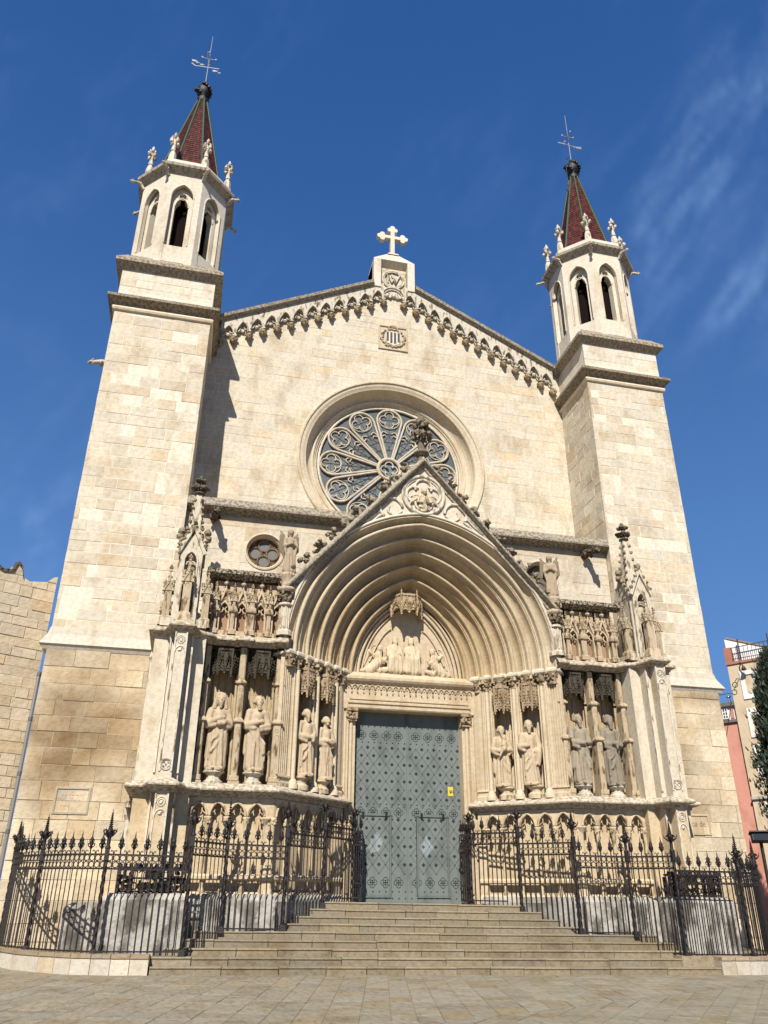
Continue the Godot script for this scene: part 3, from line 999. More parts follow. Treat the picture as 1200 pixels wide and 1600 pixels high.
func belfry(t: Node3D, o: Vector3) -> void:
	var b := part("belfry", t)
	var A := 1.60
	var fw := A * tan(PI / 8)
	var y0 := 22.2
	for k in 8:
		var ang := PI / 2 - k * PI / 4
		var T := Transform3D(Basis(Vector3.UP, PI / 2 - ang), Vector3(o.x, 0, o.z)) * Transform3D(Basis(), Vector3(0, 0, A))
		var m := MB.new()
		m.X = T
		m.col = vary(PALE, 0.03, 0.02)
		var sill := 23.15
		# outer wall with a wide pointed recess
		var hole := arch(0.40, 0.62, 25.55, 8)
		var out := PackedVector2Array([Vector2(-fw, y0), Vector2(-fw, 26.8), Vector2(fw, 26.8), Vector2(fw, y0), Vector2(0.40, y0), Vector2(0.40, 25.55)])
		for i in range(hole.size() - 2, 0, -1):
			out.push_back(hole[i])
		out.push_back(Vector2(-0.40, 25.55))
		out.push_back(Vector2(-0.40, y0))
		m.poly(out, -0.16, 0.0)
		# inner order with the traceried light
		var lh := Geometry2D.merge_polygons(circ(0, 25.72, 0.15, 14), PackedVector2Array(Array(arch(0.25, 0.46, 25.20, 6)) + [Vector2(0.25, y0 - 0.1), Vector2(-0.25, y0 - 0.1)]))
		var panel := V2([-0.45, y0, 0.45, y0, 0.45, 26.5, -0.45, 26.5])
		for h in lh:
			var cl := Geometry2D.clip_polygons(panel, h)
			if cl.size():
				panel = cl[0]
		if lh.size() == 1:
			m.poly(panel, -0.5, -0.2)
		# sill and its weathering
		m.box(Vector3(-0.40, y0, -0.5), Vector3(0.40, sill - 0.1, -0.02))
		m.quad(Vector3(-0.40, sill + 0.12, -0.42), Vector3(0.40, sill + 0.12, -0.42), Vector3(0.40, sill - 0.1, -0.02), Vector3(-0.40, sill - 0.1, -0.02))
		m.tube(to3(arch(0.42, 0.65, 25.5, 8), 0.0), 0.035, 5)
		m.tube([Vector3(-0.42, sill - 0.05, 0.0), Vector3(-0.42, 25.5, 0.0)], 0.03, 5)
		m.tube([Vector3(0.42, sill - 0.05, 0.0), Vector3(0.42, 25.5, 0.0)], 0.03, 5)
		# cusps of the light
		m.tube(to3(arch(0.25, 0.46, 25.20, 6), -0.2), 0.03, 4)
		m.tube(ring3(0, 25.72, -0.2, 0.16, 12), 0.028, 4)
		obj("belfry_face", m, M.stone, b)
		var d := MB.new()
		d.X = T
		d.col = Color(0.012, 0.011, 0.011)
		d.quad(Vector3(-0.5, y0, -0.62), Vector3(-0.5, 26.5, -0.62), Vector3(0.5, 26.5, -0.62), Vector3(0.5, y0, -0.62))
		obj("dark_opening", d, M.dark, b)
		# corner: gargoyle, pinnacle
		var ca := ang + PI / 8
		var dir := Vector3(cos(ca), 0, sin(ca))
		var R := A / cos(PI / 8)
		var gm := MB.new()
		gm.col = PALE * 0.9
		gargoyle(gm, Vector3(o.x, 26.72, o.z) + dir * (R + 0.0), dir, 0.46, 0.07)
		gm.bar(Vector3(o.x, 26.5, o.z) + dir * R, Vector3(o.x, 26.75, o.z) + dir * (R + 0.2), 0.12, 0.1)
		obj("gargoyle", gm, M.carved, b)
		var fm := MB.new()
		fm.col = vary(PALE, 0.05)
		var fo := Vector3(o.x, 0, o.z) + dir * (R - 0.08)
		fm.taper(fo, 27.1, 27.7, 0.15, 0.12, 6, 0)
		fm.taper(fo, 27.7, 28.0, 0.12, 0.05, 6, 0)
		finial(fm, fo + Vector3(0, 27.9, 0), 1.12, 0.20)
		obj("finial", fm, M.carved, b)
	var m := MB.new()
	m.col = PALE * 0.62
	m.ring(o, A, [Vector2(0.0, 26.66), Vector2(0.05, 26.70), Vector2(0.16, 26.82), Vector2(0.26, 26.86), Vector2(0.28, 26.98)], 8, PI / 8)
	obj("eaves_moulding", m, M.carved, b)
	m = MB.new()
	m.col = PALE
	m.ring(o, A, [Vector2(0.28, 26.98), Vector2(0.10, 27.12), Vector2(0.08, 27.35), Vector2(-0.02, 27.42), Vector2(-0.5, 27.44)], 8, PI / 8)
	obj("parapet", m, M.stone, b)
	# spire
	var sp := part("spire", t)
	var rows := 38
	var tl := MB.new()
	var r0 := 1.27
	var r1 := 0.17
	var core := MB.new()
	core.col = Color(0.04, 0.02, 0.018)
	core.taper(o, 27.35, 33.0, r0 - 0.03, r1 - 0.02, 8, PI / 8)
	obj("spire_core", core, M.tile, sp)
	for k in 8:
		var a0 := PI / 8 + k * PI / 4
		var p0 := Vector3(cos(a0), 0, sin(a0)) / cos(PI / 8)
		var p1 := Vector3(cos(a0 + PI / 4), 0, sin(a0 + PI / 4)) / cos(PI / 8)
		for j in rows:
			var f0 := float(j) / rows
			var f1 := float(j + 1) / rows
			var q0 := lerpf(r0, r1, f0) + 0.022
			var q1 := lerpf(r0, r1, f1)
			var ya := lerpf(27.35, 33.0, f0)
			var yb := lerpf(27.35, 33.0, f1) + 0.02
			var nt := maxi(2, int(round(q0 * 2 * tan(PI / 8) / 0.13)))
			for i in nt:
				var u0 := (i + 0.03) / nt
				var u1 := (i + 0.97) / nt
				tl.col = vary(Color(0.085, 0.028, 0.024), 0.4, 0.1)
				var da := p0.lerp(p1, u0)
				var db := p0.lerp(p1, u1)
				tl.quad(o + da * q0 + Vector3(0, ya, 0), o + da * q1 + Vector3(0, yb, 0), o + db * q1 + Vector3(0, yb, 0), o + db * q0 + Vector3(0, ya, 0))
				tl.quad(o + da * (q0 - 0.03) + Vector3(0, ya, 0), o + da * q0 + Vector3(0, ya, 0), o + db * q0 + Vector3(0, ya, 0), o + db * (q0 - 0.03) + Vector3(0, ya, 0))
		var rb := MB.new()
		rb.col = Color(0.05, 0.085, 0.05)
		rb.tube([o + p0 * r0 + Vector3(0, 27.3, 0), o + p0 * (r1 + 0.02) + Vector3(0, 33.0, 0)], [0.055, 0.045], 6)
		obj("spire_rib", rb, M.tile, sp)
	tag(obj("roof_tiles", tl, M.tile, sp), "", "", "", "stuff")
	var kn := MB.new()
	kn.col = Color(0.014, 0.014, 0.015)
	kn.lathe(o, [Vector2(0.24, 32.95), Vector2(0.27, 33.1), Vector2(0.17, 33.18), Vector2(0.15, 33.3), Vector2(0.28, 33.42), Vector2(0.34, 33.66), Vector2(0.25, 33.92), Vector2(0.08, 34.1), Vector2(0.09, 34.25), Vector2(0.0, 34.3)], 10)
	for k in 22:
		var a := k * 2.4
		var yy := 33.42 + 0.5 * (k % 7) / 6.0
		var rr := 0.36 * sin(PI * clampf((yy - 33.2) / 0.95, 0, 1))
		kn.blob(o + Vector3(cos(a) * rr, yy, sin(a) * rr), Vector3(0.09, 0.09, 0.09), rng, 5)
	obj("iron_knob", kn, M.iron, sp)
	var wv := MB.new()
	wv.col = Color(0.22, 0.22, 0.23)
	wv.tube([o + Vector3(0, 34.2, 0), o + Vector3(0, 37.55, 0)], [0.024, 0.012], 6)
	var sg := -1.0 if o.x < 0 else 1.0
	var yv := 35.32
	wv.bar(o + Vector3(-0.5 * sg, yv - 0.05, 0.1), o + Vector3(0.55 * sg, yv + 0.12, -0.1), 0.015, 0.035)
	for q in [[0.62, 0.14, 0.1], [0.5, 0.1, 0.09], [0.3, 0.06, 0.07], [-0.35, -0.03, 0.08], [-0.5, -0.06, 0.06]]:
		wv.blob(o + Vector3(q[0] * sg, yv + q[1], -q[0] * 0.18 * sg), Vector3(0.14, q[2] * 0.8, 0.02), rng, 6)
	wv.bar(o + Vector3(0.55 * sg, yv + 0.1, -0.1), o + Vector3(0.75 * sg, yv + 0.3, -0.14), 0.015, 0.04)
	wv.bar(o + Vector3(-0.26, 35.95, 0.0), o + Vector3(0.26, 35.95, 0.0), 0.02, 0.02)
	wv.bar(o + Vector3(0, 35.95, -0.26), o + Vector3(0, 35.95, 0.26), 0.02, 0.02)
	for q in [Vector3(-0.3, 35.98, 0), Vector3(0.3, 35.98, 0), Vector3(0, 35.98, 0.3), Vector3(0, 35.98, -0.3)]:
		wv.blob(o + q, Vector3(0.06, 0.07, 0.03), rng, 5)
	wv.col = Color(0.02, 0.02, 0.02)
	wv.bar(o + Vector3(0, 35.5, 0), o + Vector3(-0.12, 36.25, 0.15), 0.02, 0.02)
	obj("weather_vane", wv, M.paint, sp)
	if o.x > 0:
		var lc := MB.new()
		lc.col = Color(0.02, 0.02, 0.02)
		lc.tube([o + Vector3(-0.1, 34.4, 0.1), o + Vector3(-0.45, 33.9, 0.25), o + Vector3(-0.48, 32.6, 0.25), o + Vector3(-0.5, 31.5, 0.25), o + Vector3(-0.62, 30.6, 0.3)], 0.018, 4)
		obj("lightning_cable", lc, M.iron, sp)

# ------------------------------------------------------------------ gable
func gline(x: float) -> float:
	return 25.18 - 0.507 * absf(x)

func gable_wall() -> void:
	var w := part("gable_wall", church, "tall gable wall of pale ashlar with a row of small corbel arches")
	var W := 7.25
	var reg := V2([-W, 12.9, W, 12.9, W, gline(W), 0.62, gline(0.62), 0.62, 26.0, -0.62, 26.0, -0.62, gline(0.62), -W, gline(W)])
	var hole := circ(0, 16.4, 3.6, 64)
	var core := MB.new()
	core.col = Color(0.63, 0.585, 0.485)
	for s in [-1, 1]:
		var half := V2([0, 12.6, W * s, 12.6, W * s, gline(W) + 0.1, 0, gline(0) + 0.1])
		if s < 0:
			half.reverse()
		for q in Geometry2D.clip_polygons(half, circ(0, 16.4, 3.58, 64)):
			core.poly(q, -0.9, -0.004)
	core.box(Vector3(-0.9, 24.4, -0.9), Vector3(0.9, 26.2, -0.06))
	obj("wall", core, M.stone, w)
	var arms := V2([-0.6, 21.68, 0.6, 21.68, 0.6, 22.85, -0.6, 22.85])
	lay(w, "stone_block", reg, [hole, arms], wall_T(0, 0, 0), 0.36, 0.45, 1.05, 0.16, 0.012, 96, M.stone, CREAM, 0.065, 0.004)
	# sloping coping on both rakes
	for s in [-1, 1]:
		var m := MB.new()
		if s > 0: m.X = FLIP
		m.col = GREYST * 0.85
		var a := -0.9
		var b := -7.22
		var pr := [[0.0, -0.02], [0.22, 0.02], [0.34, 0.10], [0.36, 0.24], [-0.1, 0.40], [-0.9, 0.44]]
		for k in pr.size() - 1:
			m.quad(Vector3(a, gline(a) + pr[k][1] - 0.45, pr[k][0] + 0.02), Vector3(a, gline(a) + pr[k + 1][1] - 0.45, pr[k + 1][0] + 0.02), Vector3(b, gline(b) + pr[k + 1][1] - 0.02 - 0.43, pr[k + 1][0] + 0.02), Vector3(b, gline(b) + pr[k][1] - 0.02 - 0.43, pr[k][0] + 0.02))
		# lift the whole coping to the gable line
		for i in m.v.size():
			m.v[i].y += 0.44
		obj("coping", m, M.ledge, w)
	# corbel table: little arches that spring from carved heads
	var heads := []
	for k in 3:
		var hm := MB.new()
		hm.col = Color(0.33, 0.26, 0.17)
		hm.blob(Vector3(0, 0, 0.12), Vector3(0.135, 0.15, 0.14), rng, 8, 0.14)
		hm.blob(Vector3(0, -0.03, 0.26), Vector3(0.035, 0.05, 0.045), rng, 5, 0.1)
		for q in [-1, 1]:
			hm.blob(Vector3(0.06 * q, 0.035, 0.225), Vector3(0.03, 0.022, 0.03), rng, 5, 0.1)
			hm.blob(Vector3(0.13 * q, 0.05, 0.1), Vector3(0.05, 0.07, 0.06), rng, 5)
		hm.blob(Vector3(0, -0.12, 0.2), Vector3(0.07, 0.06 + 0.02 * k, 0.06), rng, 6)
		hm.blob(Vector3(0, 0.12, 0.12), Vector3(0.12, 0.06, 0.12), rng, 7, 0.35)
		heads.push_back(hm.mesh())
	for s in [-1, 1]:
		for k in 13:
			var x: float = (0.45 + 0.537 * k) * s
			var y := 23.97 - 0.275 * k
			inst("corbel_head", heads[(k * 2 + (1 if s > 0 else 0)) % 3], M.carved, w, Transform3D(Basis(Vector3.UP, rng.randf_range(-0.2, 0.2)), Vector3(x, y, 0.0)))
			var m := MB.new()
			m.col = PALE * 0.92
			m.box(Vector3(x - 0.075, y + 0.12, -0.02), Vector3(x + 0.075, y + 0.20, 0.22))
			if k < 12:
				var x2: float = x + 0.537 * s
				var xm := (x + x2) / 2
				var xa := minf(x, x2)
				var xb := maxf(x, x2)
				var sl := -0.507 * signf(xm)
				var ym := gline(xm) - 0.74
				var top := 0.0
				var p := PackedVector2Array()
				var ar := arch(0.21, 0.42, 0, 6)
				p.push_back(Vector2(xa - xm, -0.1))
				p.push_back(Vector2(-0.21, -0.1))
				for q in ar:
					p.push_back(q)
				p.push_back(Vector2(0.21, -0.1))
				p.push_back(Vector2(xb - xm, -0.1))
				p.push_back(Vector2(xb - xm, 0.75))
				p.push_back(Vector2(xa - xm, 0.75))
				for i in p.size():
					p[i] = Vector2(p[i].x + xm, p[i].y + ym + sl * p[i].x)
				m.poly(p, -0.02, 0.2)
				var arc := []
				for q in ar:
					arc.push_back(Vector3(q.x * 1.06 + xm, q.y * 1.06 + ym + sl * q.x, 0.2))
				m.tube(arc, 0.032, 5)
				# cusped infill
				for q in [-1, 1]:
					m.tube([Vector3(xm + 0.20 * q, ym + 0.06 + sl * 0.2 * q, 0.12), Vector3(xm + 0.11 * q, ym + 0.08 + sl * 0.11 * q, 0.13), Vector3(xm + 0.07 * q, ym + 0.19 + sl * 0.07 * q, 0.12)], [0.03, 0.035, 0.02], 5)
				m.blob(Vector3(xm, ym + 0.10, 0.06), Vector3(0.13, 0.09, 0.06), rng, 6)
			obj("corbel_arch", m, M.carved, w)
	# square head of the gable with its monogram, and the cross
	var bx := MB.new()
	bx.col = PALE
	bx.cbox(Vector3(-0.90, 24.72, -0.9), Vector3(-0.58, 26.26, 0.25), 0.01)
	bx.cbox(Vector3(0.58, 24.72, -0.9), Vector3(0.90, 26.26, 0.25), 0.01)
	bx.box(Vector3(-0.9, 26.26, -0.9), Vector3(0.9, 26.30, 0.22))
	bx.quad(Vector3(-0.58, 26.26, 0.24), Vector3(0.58, 26.26, 0.24), Vector3(0.58, 26.02, -0.1), Vector3(-0.58, 26.02, -0.1))
	bx.quad(Vector3(-0.9, 26.30, 0.22), Vector3(0.9, 26.30, 0.22), Vector3(0.2, 26.86, 0.0), Vector3(-0.2, 26.86, 0.0))
	bx.quad(Vector3(-0.9, 26.30, -0.9), Vector3(-0.9, 26.30, 0.22), Vector3(-0.2, 26.86, 0.0), Vector3(-0.2, 26.86, -0.4))
	bx.quad(Vector3(0.9, 26.30, -0.9), Vector3(0.9, 26.30, 0.22), Vector3(0.2, 26.86, 0.0), Vector3(0.2, 26.86, -0.4))
	obj("gable_head", bx, M.stone, w)
	var mg := MB.new()
	mg.col = PALE
	mg.tube(ring3(0, 25.38, 0.03, 0.47, 24), 0.05, 6)
	mg.tube(ring3(0, 25.38, 0.05, 0.40, 24), 0.025, 5)
	for q in [-1, 1]:
		mg.tube([Vector3(0.53 * q, 25.9, 0.03), Vector3(0.53 * q, 24.3, 0.03)], 0.04, 5)
	mg.tube(to3(arch(0.5, 0.5, 24.42, 8), 0.05), 0.05, 6)
	mg.tube(to3(arch(0.4, 0.4, 24.42, 8), 0.03), 0.03, 6)
	for k in 7:
		mg.blob(Vector3(-0.42 + 0.14 * k, 24.40 + 0.03 * (k % 2), 0.06), Vector3(0.09, 0.09, 0.07), rng, 6)
	mg.blob(Vector3(0, 24.55, 0.04), Vector3(0.22, 0.12, 0.06), rng, 8)
	# the letters M and V laid over each other
	var z := 0.07
	for seg in [[-0.24, 25.15, -0.24, 25.6], [-0.24, 25.6, -0.08, 25.2], [-0.08, 25.2, 0.08, 25.6], [0.08, 25.6, 0.08, 25.15], [-0.08, 25.62, 0.08, 25.16], [0.08, 25.16, 0.26, 25.62]]:
		mg.bar(Vector3(seg[0], seg[1], z), Vector3(seg[2], seg[3], z), 0.05, 0.05)
	obj("monogram_panel", mg, M.carved, w)
	var cr := MB.new()
	cr.col = PALE * 1.05
	var ou := PackedVector2Array()
	var cc := Vector2(0, 27.95)
	for k in 4:
		var a := PI / 2 * k
		for q in [[0.10, -0.10], [0.34, -0.085]]:
			pass
	var polys := [V2([-0.095, 26.9, 0.095, 26.9, 0.085, 28.3, -0.085, 28.3]), V2([-0.45, 27.87, 0.45, 27.87, 0.45, 28.03, -0.45, 28.03])]
	for e in [Vector2(-0.46, 27.95), Vector2(0.46, 27.95), Vector2(0, 28.38)]:
		var d: Vector2 = (e - cc).normalized()
		var n2 := Vector2(-d.y, d.x)
		polys.push_back(circ(e.x + n2.x * 0.12, e.y + n2.y * 0.12, 0.115, 10))
		polys.push_back(circ(e.x - n2.x * 0.12, e.y - n2.y * 0.12, 0.115, 10))
		polys.push_back(circ(e.x + d.x * 0.13, e.y + d.y * 0.13, 0.115, 10))
	var acc: PackedVector2Array = polys[0]
	for i in range(1, polys.size()):
		var mm := Geometry2D.merge_polygons(acc, polys[i])
		acc = mm[0]
	cr.poly(acc, -0.30, -0.08, true)
	cr.ring(Vector3(0, 0, -0.19), 0.16, [Vector2(0.1, 26.8), Vector2(0.06, 26.9), Vector2(-0.05, 27.0), Vector2(-0.07, 27.15)])
	obj("cross", cr, M.stone, w)
	# coat of arms: lozenge frame with foliage round a barred shield
	var ca := part("coat_of_arms", w, "square carved panel with barred shield set in the gable")
	var pm := MB.new()
	pm.col = Color(0.48, 0.41, 0.295)
	pm.cbox(Vector3(-0.592, 21.69, -0.1), Vector3(0.592, 22.84, 0.012), 0.012)
	for q in [[-0.62, -0.56, 21.66, 22.87], [0.56, 0.62, 21.66, 22.87], [-0.56, 0.56, 22.81, 22.87], [-0.56, 0.56, 21.66, 21.72]]:
		pm.cbox(Vector3(q[0], q[2], -0.05), Vector3(q[1], q[3], 0.055), 0.012)
	obj("panel", pm, M.stone, ca)
	var fm := MB.new()
	fm.col = GOLD * 0.85
	for k in 34:
		var a := TAU * k / 34
		fm.blob(Vector3(cos(a) * rng.randf_range(0.42, 0.52), 22.28 + sin(a) * rng.randf_range(0.40, 0.5), 0.03), Vector3(0.06, 0.06, 0.05), rng, 5)
	fm.tube(ring3(0, 22.7, 0.04, 0.2, 10, 0.1, PI - 0.1), 0.04, 5)
	obj("leaf_wreath", fm, M.carved, ca)
	var shm := MB.new()
	shm.col = PALE * 1.1
	var sh := V2([-0.31, 22.58, -0.31, 22.2, -0.25, 22.0, 0.0, 21.9, 0.25, 22.0, 0.31, 22.2, 0.31, 22.58])
	sh.reverse()
	shm.poly(sh, 0.0, 0.05)
	obj("shield", shm, M.stone, ca)
	for k in 4:
		var sm := MB.new()
		sm.col = Color(0.02, 0.02, 0.025)
		var x := -0.235 + 0.155 * k
		var yb := 22.08 if k == 0 or k == 3 else 21.99
		sm.box(Vector3(x - 0.046, yb, 0.04), Vector3(x + 0.046, 22.55, 0.056))
		obj("shield_bar", sm, M.paint, ca)

# ------------------------------------------------------------------ rose window
func rose_window() -> void:
	var r := part("rose_window", church, "great round twelve petalled rose window with blue grey leaded glass")
	var cy := 16.43
	# moulded splay
	var m := MB.new()
	m.col = Color(0.53, 0.46, 0.345)
	var prof := [[3.66, 0.0], [3.66, 0.04], [3.62, 0.075], [3.56, 0.07], [3.53, 0.02], [3.44, 0.005], [3.36, -0.04], [3.31, -0.06], [3.29, -0.12], [3.27, -0.24], [3.22, -0.36], [3.15, -0.45], [3.07, -0.50], [3.05, -0.47], [3.00, -0.455], [2.96, -0.49], [2.955, -0.53], [2.91, -0.54], [2.885, -0.60], [2.83, -0.62], [2.83, -0.70]]
	var rows := []
	var seg := 72
	for i in seg + 1:
		var a := TAU * (i % seg) / seg
		var row := PackedVector3Array()
		for p in prof:
			row.push_back(Vector3(cos(a) * p[0], cy + sin(a) * p[0], p[1]))
		rows.push_back(row)
	m.strips(rows)
	obj("outer_mouldings", m, M.stone, r)
	var Z := -0.60
	var N := 12
	var dz := Z - 0.06
	for k in N:
		var c := PI / 2 + TAU * k / N
		var e := Vector3(cos(c), sin(c), 0)
		var f := Vector3(-sin(c), cos(c), 0)
		var at := func(u: float, v: float, z: float) -> Vector3: return Vector3(0, cy, z) + e * u + f * v
		var t := MB.new()
		t.col = Color(0.47, 0.42, 0.335)
		# outline: two spokes and a round head
		var path := []
		path.push_back(at.call(0.50, -0.10, Z))
		var hc := 2.20
		var hr := 0.50
		for i in 13:
			var b := lerpf(-PI * 0.56, PI * 0.56, i / 12.0)
			path.push_back(at.call(hc + hr * cos(b), hr * sin(b) , Z))
		path.push_back(at.call(0.50, 0.10, Z))
		t.tube(path, 0.046, 6)
		path = []
		for i in 17:
			var b := TAU * (i % 16) / 16.0
			path.push_back(at.call(2.26 + 0.40 * cos(b), 0.43 * sin(b), Z - 0.03))
		t.tube(path, 0.022, 5)
		for q in 4:
			var qa := PI / 4 + q * PI / 2
			var o2 := Vector2(2.26 + 0.205 * cos(qa - PI / 4), 0.215 * sin(qa - PI / 4))
			path = []
			for i in 9:
				var b := qa - PI / 4 + lerpf(-2.1, 2.1, i / 8.0)
				path.push_back(at.call(o2.x + 0.175 * cos(b), o2.y + 0.175 * sin(b), Z - 0.02))
			t.tube(path, 0.024, 5)
		# trefoil arch below the quatrefoil
		for q in [-1, 1]:
			path = []
			for i in 7:
				var b := lerpf(-0.3, 2.3, i / 6.0)
				path.push_back(at.call(1.42 + 0.20 * sin(b) * 1.4, (0.38 - 0.36 * (i / 6.0)) * q + 0.10 * sin(b) * q, Z - 0.02))
			t.tube(path, 0.028, 5)
			t.tube([at.call(1.45, 0.34 * q, Z - 0.02), at.call(1.55, 0.16 * q, Z - 0.02), at.call(1.46, 0.12 * q, Z - 0.02)], [0.03, 0.035, 0.012], 5)
		obj("petal_tracery", t, M.stone, r)
		var gm := MB.new()
		gm.col = vary(Color(0.125, 0.135, 0.132), 0.2)
		var last: Vector3 = at.call(0.40, 0.0, dz)
		var pr: Vector3 = at.call(0.5, -0.1, dz)
		for i in 13:
			var b := lerpf(-PI * 0.56, PI * 0.56, i / 12.0)
			var q2: Vector3 = at.call(hc + hr * cos(b), hr * sin(b), dz)
			gm.tri(last, pr, q2)
			pr = q2
		gm.tri(last, pr, at.call(0.5, 0.1, dz))
		var po := obj("glass_pane", gm, M.glass, r)
		var lm := MB.new()
		lm.col = Color(0.03, 0.03, 0.035)
		for q in [[0.9, 0.16], [1.25, 0.26], [1.62, 0.36], [2.27, 0.46]]:
			lm.bar(at.call(q[0], -q[1], dz + 0.012), at.call(q[0], q[1], dz + 0.012), 0.012, 0.012)
		lm.bar(at.call(0.5, 0, dz + 0.012), at.call(2.65, 0, dz + 0.012), 0.012, 0.012)
		for q in [-1, 1]:
			lm.bar(at.call(0.75, 0.12 * q, dz + 0.012), at.call(1.5, -0.25 * q, dz + 0.012), 0.010, 0.010)
			lm.bar(at.call(1.2, 0.24 * q, dz + 0.012), at.call(1.95, -0.33 * q, dz + 0.012), 0.010, 0.010)
		obj("glazing_bar", lm, M.iron, po)
		# the spandrel between two heads
		var c2 := c + PI / N
		var sm := MB.new()
		sm.col = vary(Color(0.085, 0.097, 0.10), 0.14)
		var pts := [Vector3(0, cy, dz - 0.01) + Vector3(cos(c2), sin(c2), 0) * 1.9]
		for i in 5:
			var a := c2 + lerpf(-0.24, 0.24, i / 4.0)
			pts.push_back(Vector3(0, cy, dz - 0.01) + Vector3(cos(a), sin(a), 0) * 2.85)
		for i in 4:
			sm.tri(pts[0], pts[i + 1], pts[i + 2])
		obj("glass_pane", sm, M.glass, r)
	var h := MB.new()
	h.col = Color(0.47, 0.42, 0.335)
	h.tube(ring3(0, cy, Z + 0.02, 0.44, 24), 0.075, 7)
	for q in 4:
		var qa := q * PI / 2
		h.tube(ring3(0.17 * cos(qa), cy + 0.17 * sin(qa), Z, 0.16, 10, qa - 2.2, qa + 2.2), 0.03, 5)
	obj("hub", h, M.stone, r)
	var hg := MB.new()
	hg.col = Color(0.12, 0.155, 0.17)
	hg.poly(circ(0, cy, 0.42, 16), dz - 0.03, dz)
	hg.col = Color(0.01, 0.01, 0.01)
	hg.box(Vector3(-0.1, cy - 0.04, dz), Vector3(0.0, cy + 0.05, dz + 0.02))
	obj("glass_pane", hg, M.glass, r)
	var rm := MB.new()
	rm.col = PALE
	rm.tube(ring3(0, cy, Z - 0.01, 2.76, 60), 0.05, 6)
	obj("inner_ring", rm, M.stone, r)

# ------------------------------------------------------------------ the low wall of the porch, between the towers
func lower_wall() -> void:
	var w := part("porch_wall", church, "lower front wall under a dark weathered cornice")
	var Z := 2.1
	var reg_l := V2([-7.2, 9.6, -3.6, 9.6, -2.0, 11.5, 2.0, 11.5, 3.6, 9.6, 7.2, 9.6, 7.2, 12.5, -7.2, 12.5])
	var core := MB.new()
	core.col = Color(0.58, 0.53, 0.43)
	for s in [-1, 1]:
		var half := V2([-7.2, 0.0, -1.75, 0.0, -1.75, 6.55, -1.9, 6.55, -1.9, 7.7, -1.9, 7.7, -1.2, 9.6, 0, 10.6, 0, 12.6, -7.2, 12.6])
		if s > 0: core.X = FLIP
		for cut in [V2([-8, -1, 1, -1, 1, 11.4, -8, 11.4]), V2([-8, 11.4, 1, 11.4, 1, 14, -8, 14])]:
			for q0 in Geometry2D.intersect_polygons(half, cut):
				for q in Geometry2D.clip_polygons(q0, circ(-4.68, 11.4, 0.62, 32)):
					core.poly(q, 1.2, Z - 0.005)
	core.X = Transform3D()
	core.box(Vector3(-7.2, 12.5, -0.2), Vector3(7.2, 12.6, Z - 0.1))
	obj("wall", core, M.stone, w)
	lay(w, "stone_block", reg_l, [circ(-4.68, 11.4, 0.63, 32), circ(4.68, 11.4, 0.63, 32)], wall_T(0, 0, Z), 0.42, 0.5, 1.2, 0.14, 0.011, 34, M.stone, CREAM * 0.96, 0.08, 0.004)
	var m := MB.new()
	m.col = GREYST * 0.82
	m.plan([Vector2(-7.2, Z), Vector2(7.2, Z)], [Vector2(0.0, 12.50), Vector2(0.04, 12.52), Vector2(0.05, 12.58), Vector2(0.26, 12.66), Vector2(0.33, 12.67), Vector2(0.34, 12.72), Vector2(0.30, 12.80), Vector2(0.20, 13.0), Vector2(-0.5, 13.08), Vector2(-2.1, 13.15)])
	obj("cornice", m, M.ledge, w)
	for s in [-1, 1]:
		var qw := part("round_window", w)
		var f := MB.new()
		f.X = Transform3D(Basis(), Vector3(4.68 * s, 11.4, 0))
		f.col = GOLD
		var rows := []
		for i in 37:
			var a := TAU * (i % 36) / 36
			var row := PackedVector3Array()
			for p in [[0.64, Z - 0.01], [0.63, Z + 0.03], [0.58, Z + 0.04], [0.55, Z - 0.02], [0.52, Z - 0.06], [0.50, Z - 0.2]]:
				row.push_back(Vector3(cos(a) * p[0], sin(a) * p[0], p[1]))
			rows.push_back(row)
		f.strips(rows)
		obj("frame", f, M.stone, qw)
		var d := MB.new()
		d.X = f.X
		d.col = Color(0.19, 0.135, 0.09)
		var plate := circ(0, 0, 0.53, 32)
		d.poly(plate, Z - 0.30, Z - 0.235)
		for q in 4:
			var a := PI / 2 * q
			d.tube(ring3(cos(a) * 0.265, sin(a) * 0.265, Z - 0.22, 0.19, 16), 0.035, 6)
			d.tube(ring3(cos(a + PI / 4) * 0.43, sin(a + PI / 4) * 0.43, Z - 0.23, 0.06, 8), 0.02, 4)
		d.tube(ring3(0, 0, Z - 0.2, 0.50, 28), 0.03, 5)
		obj("tracery", d, M.carved, qw)
		for q in 4:
			var a := PI / 2 * q
			var gm := MB.new()
			gm.X = f.X
			gm.col = Color(0.10, 0.10, 0.095)
			gm.poly(circ(cos(a) * 0.265, sin(a) * 0.265, 0.17, 14), Z - 0.24, Z - 0.228)
			obj("glass_pane", gm, M.paint, qw)
		var gg := MB.new()
		gg.col = Color(0.16, 0.135, 0.11)
		gargoyle(gg, Vector3(6.35 * s, 12.35, Z + 0.02), Vector3(0.12, 0, 1).normalized(), 0.72, 0.14)
		obj("gargoyle", gg, M.lichen, w)
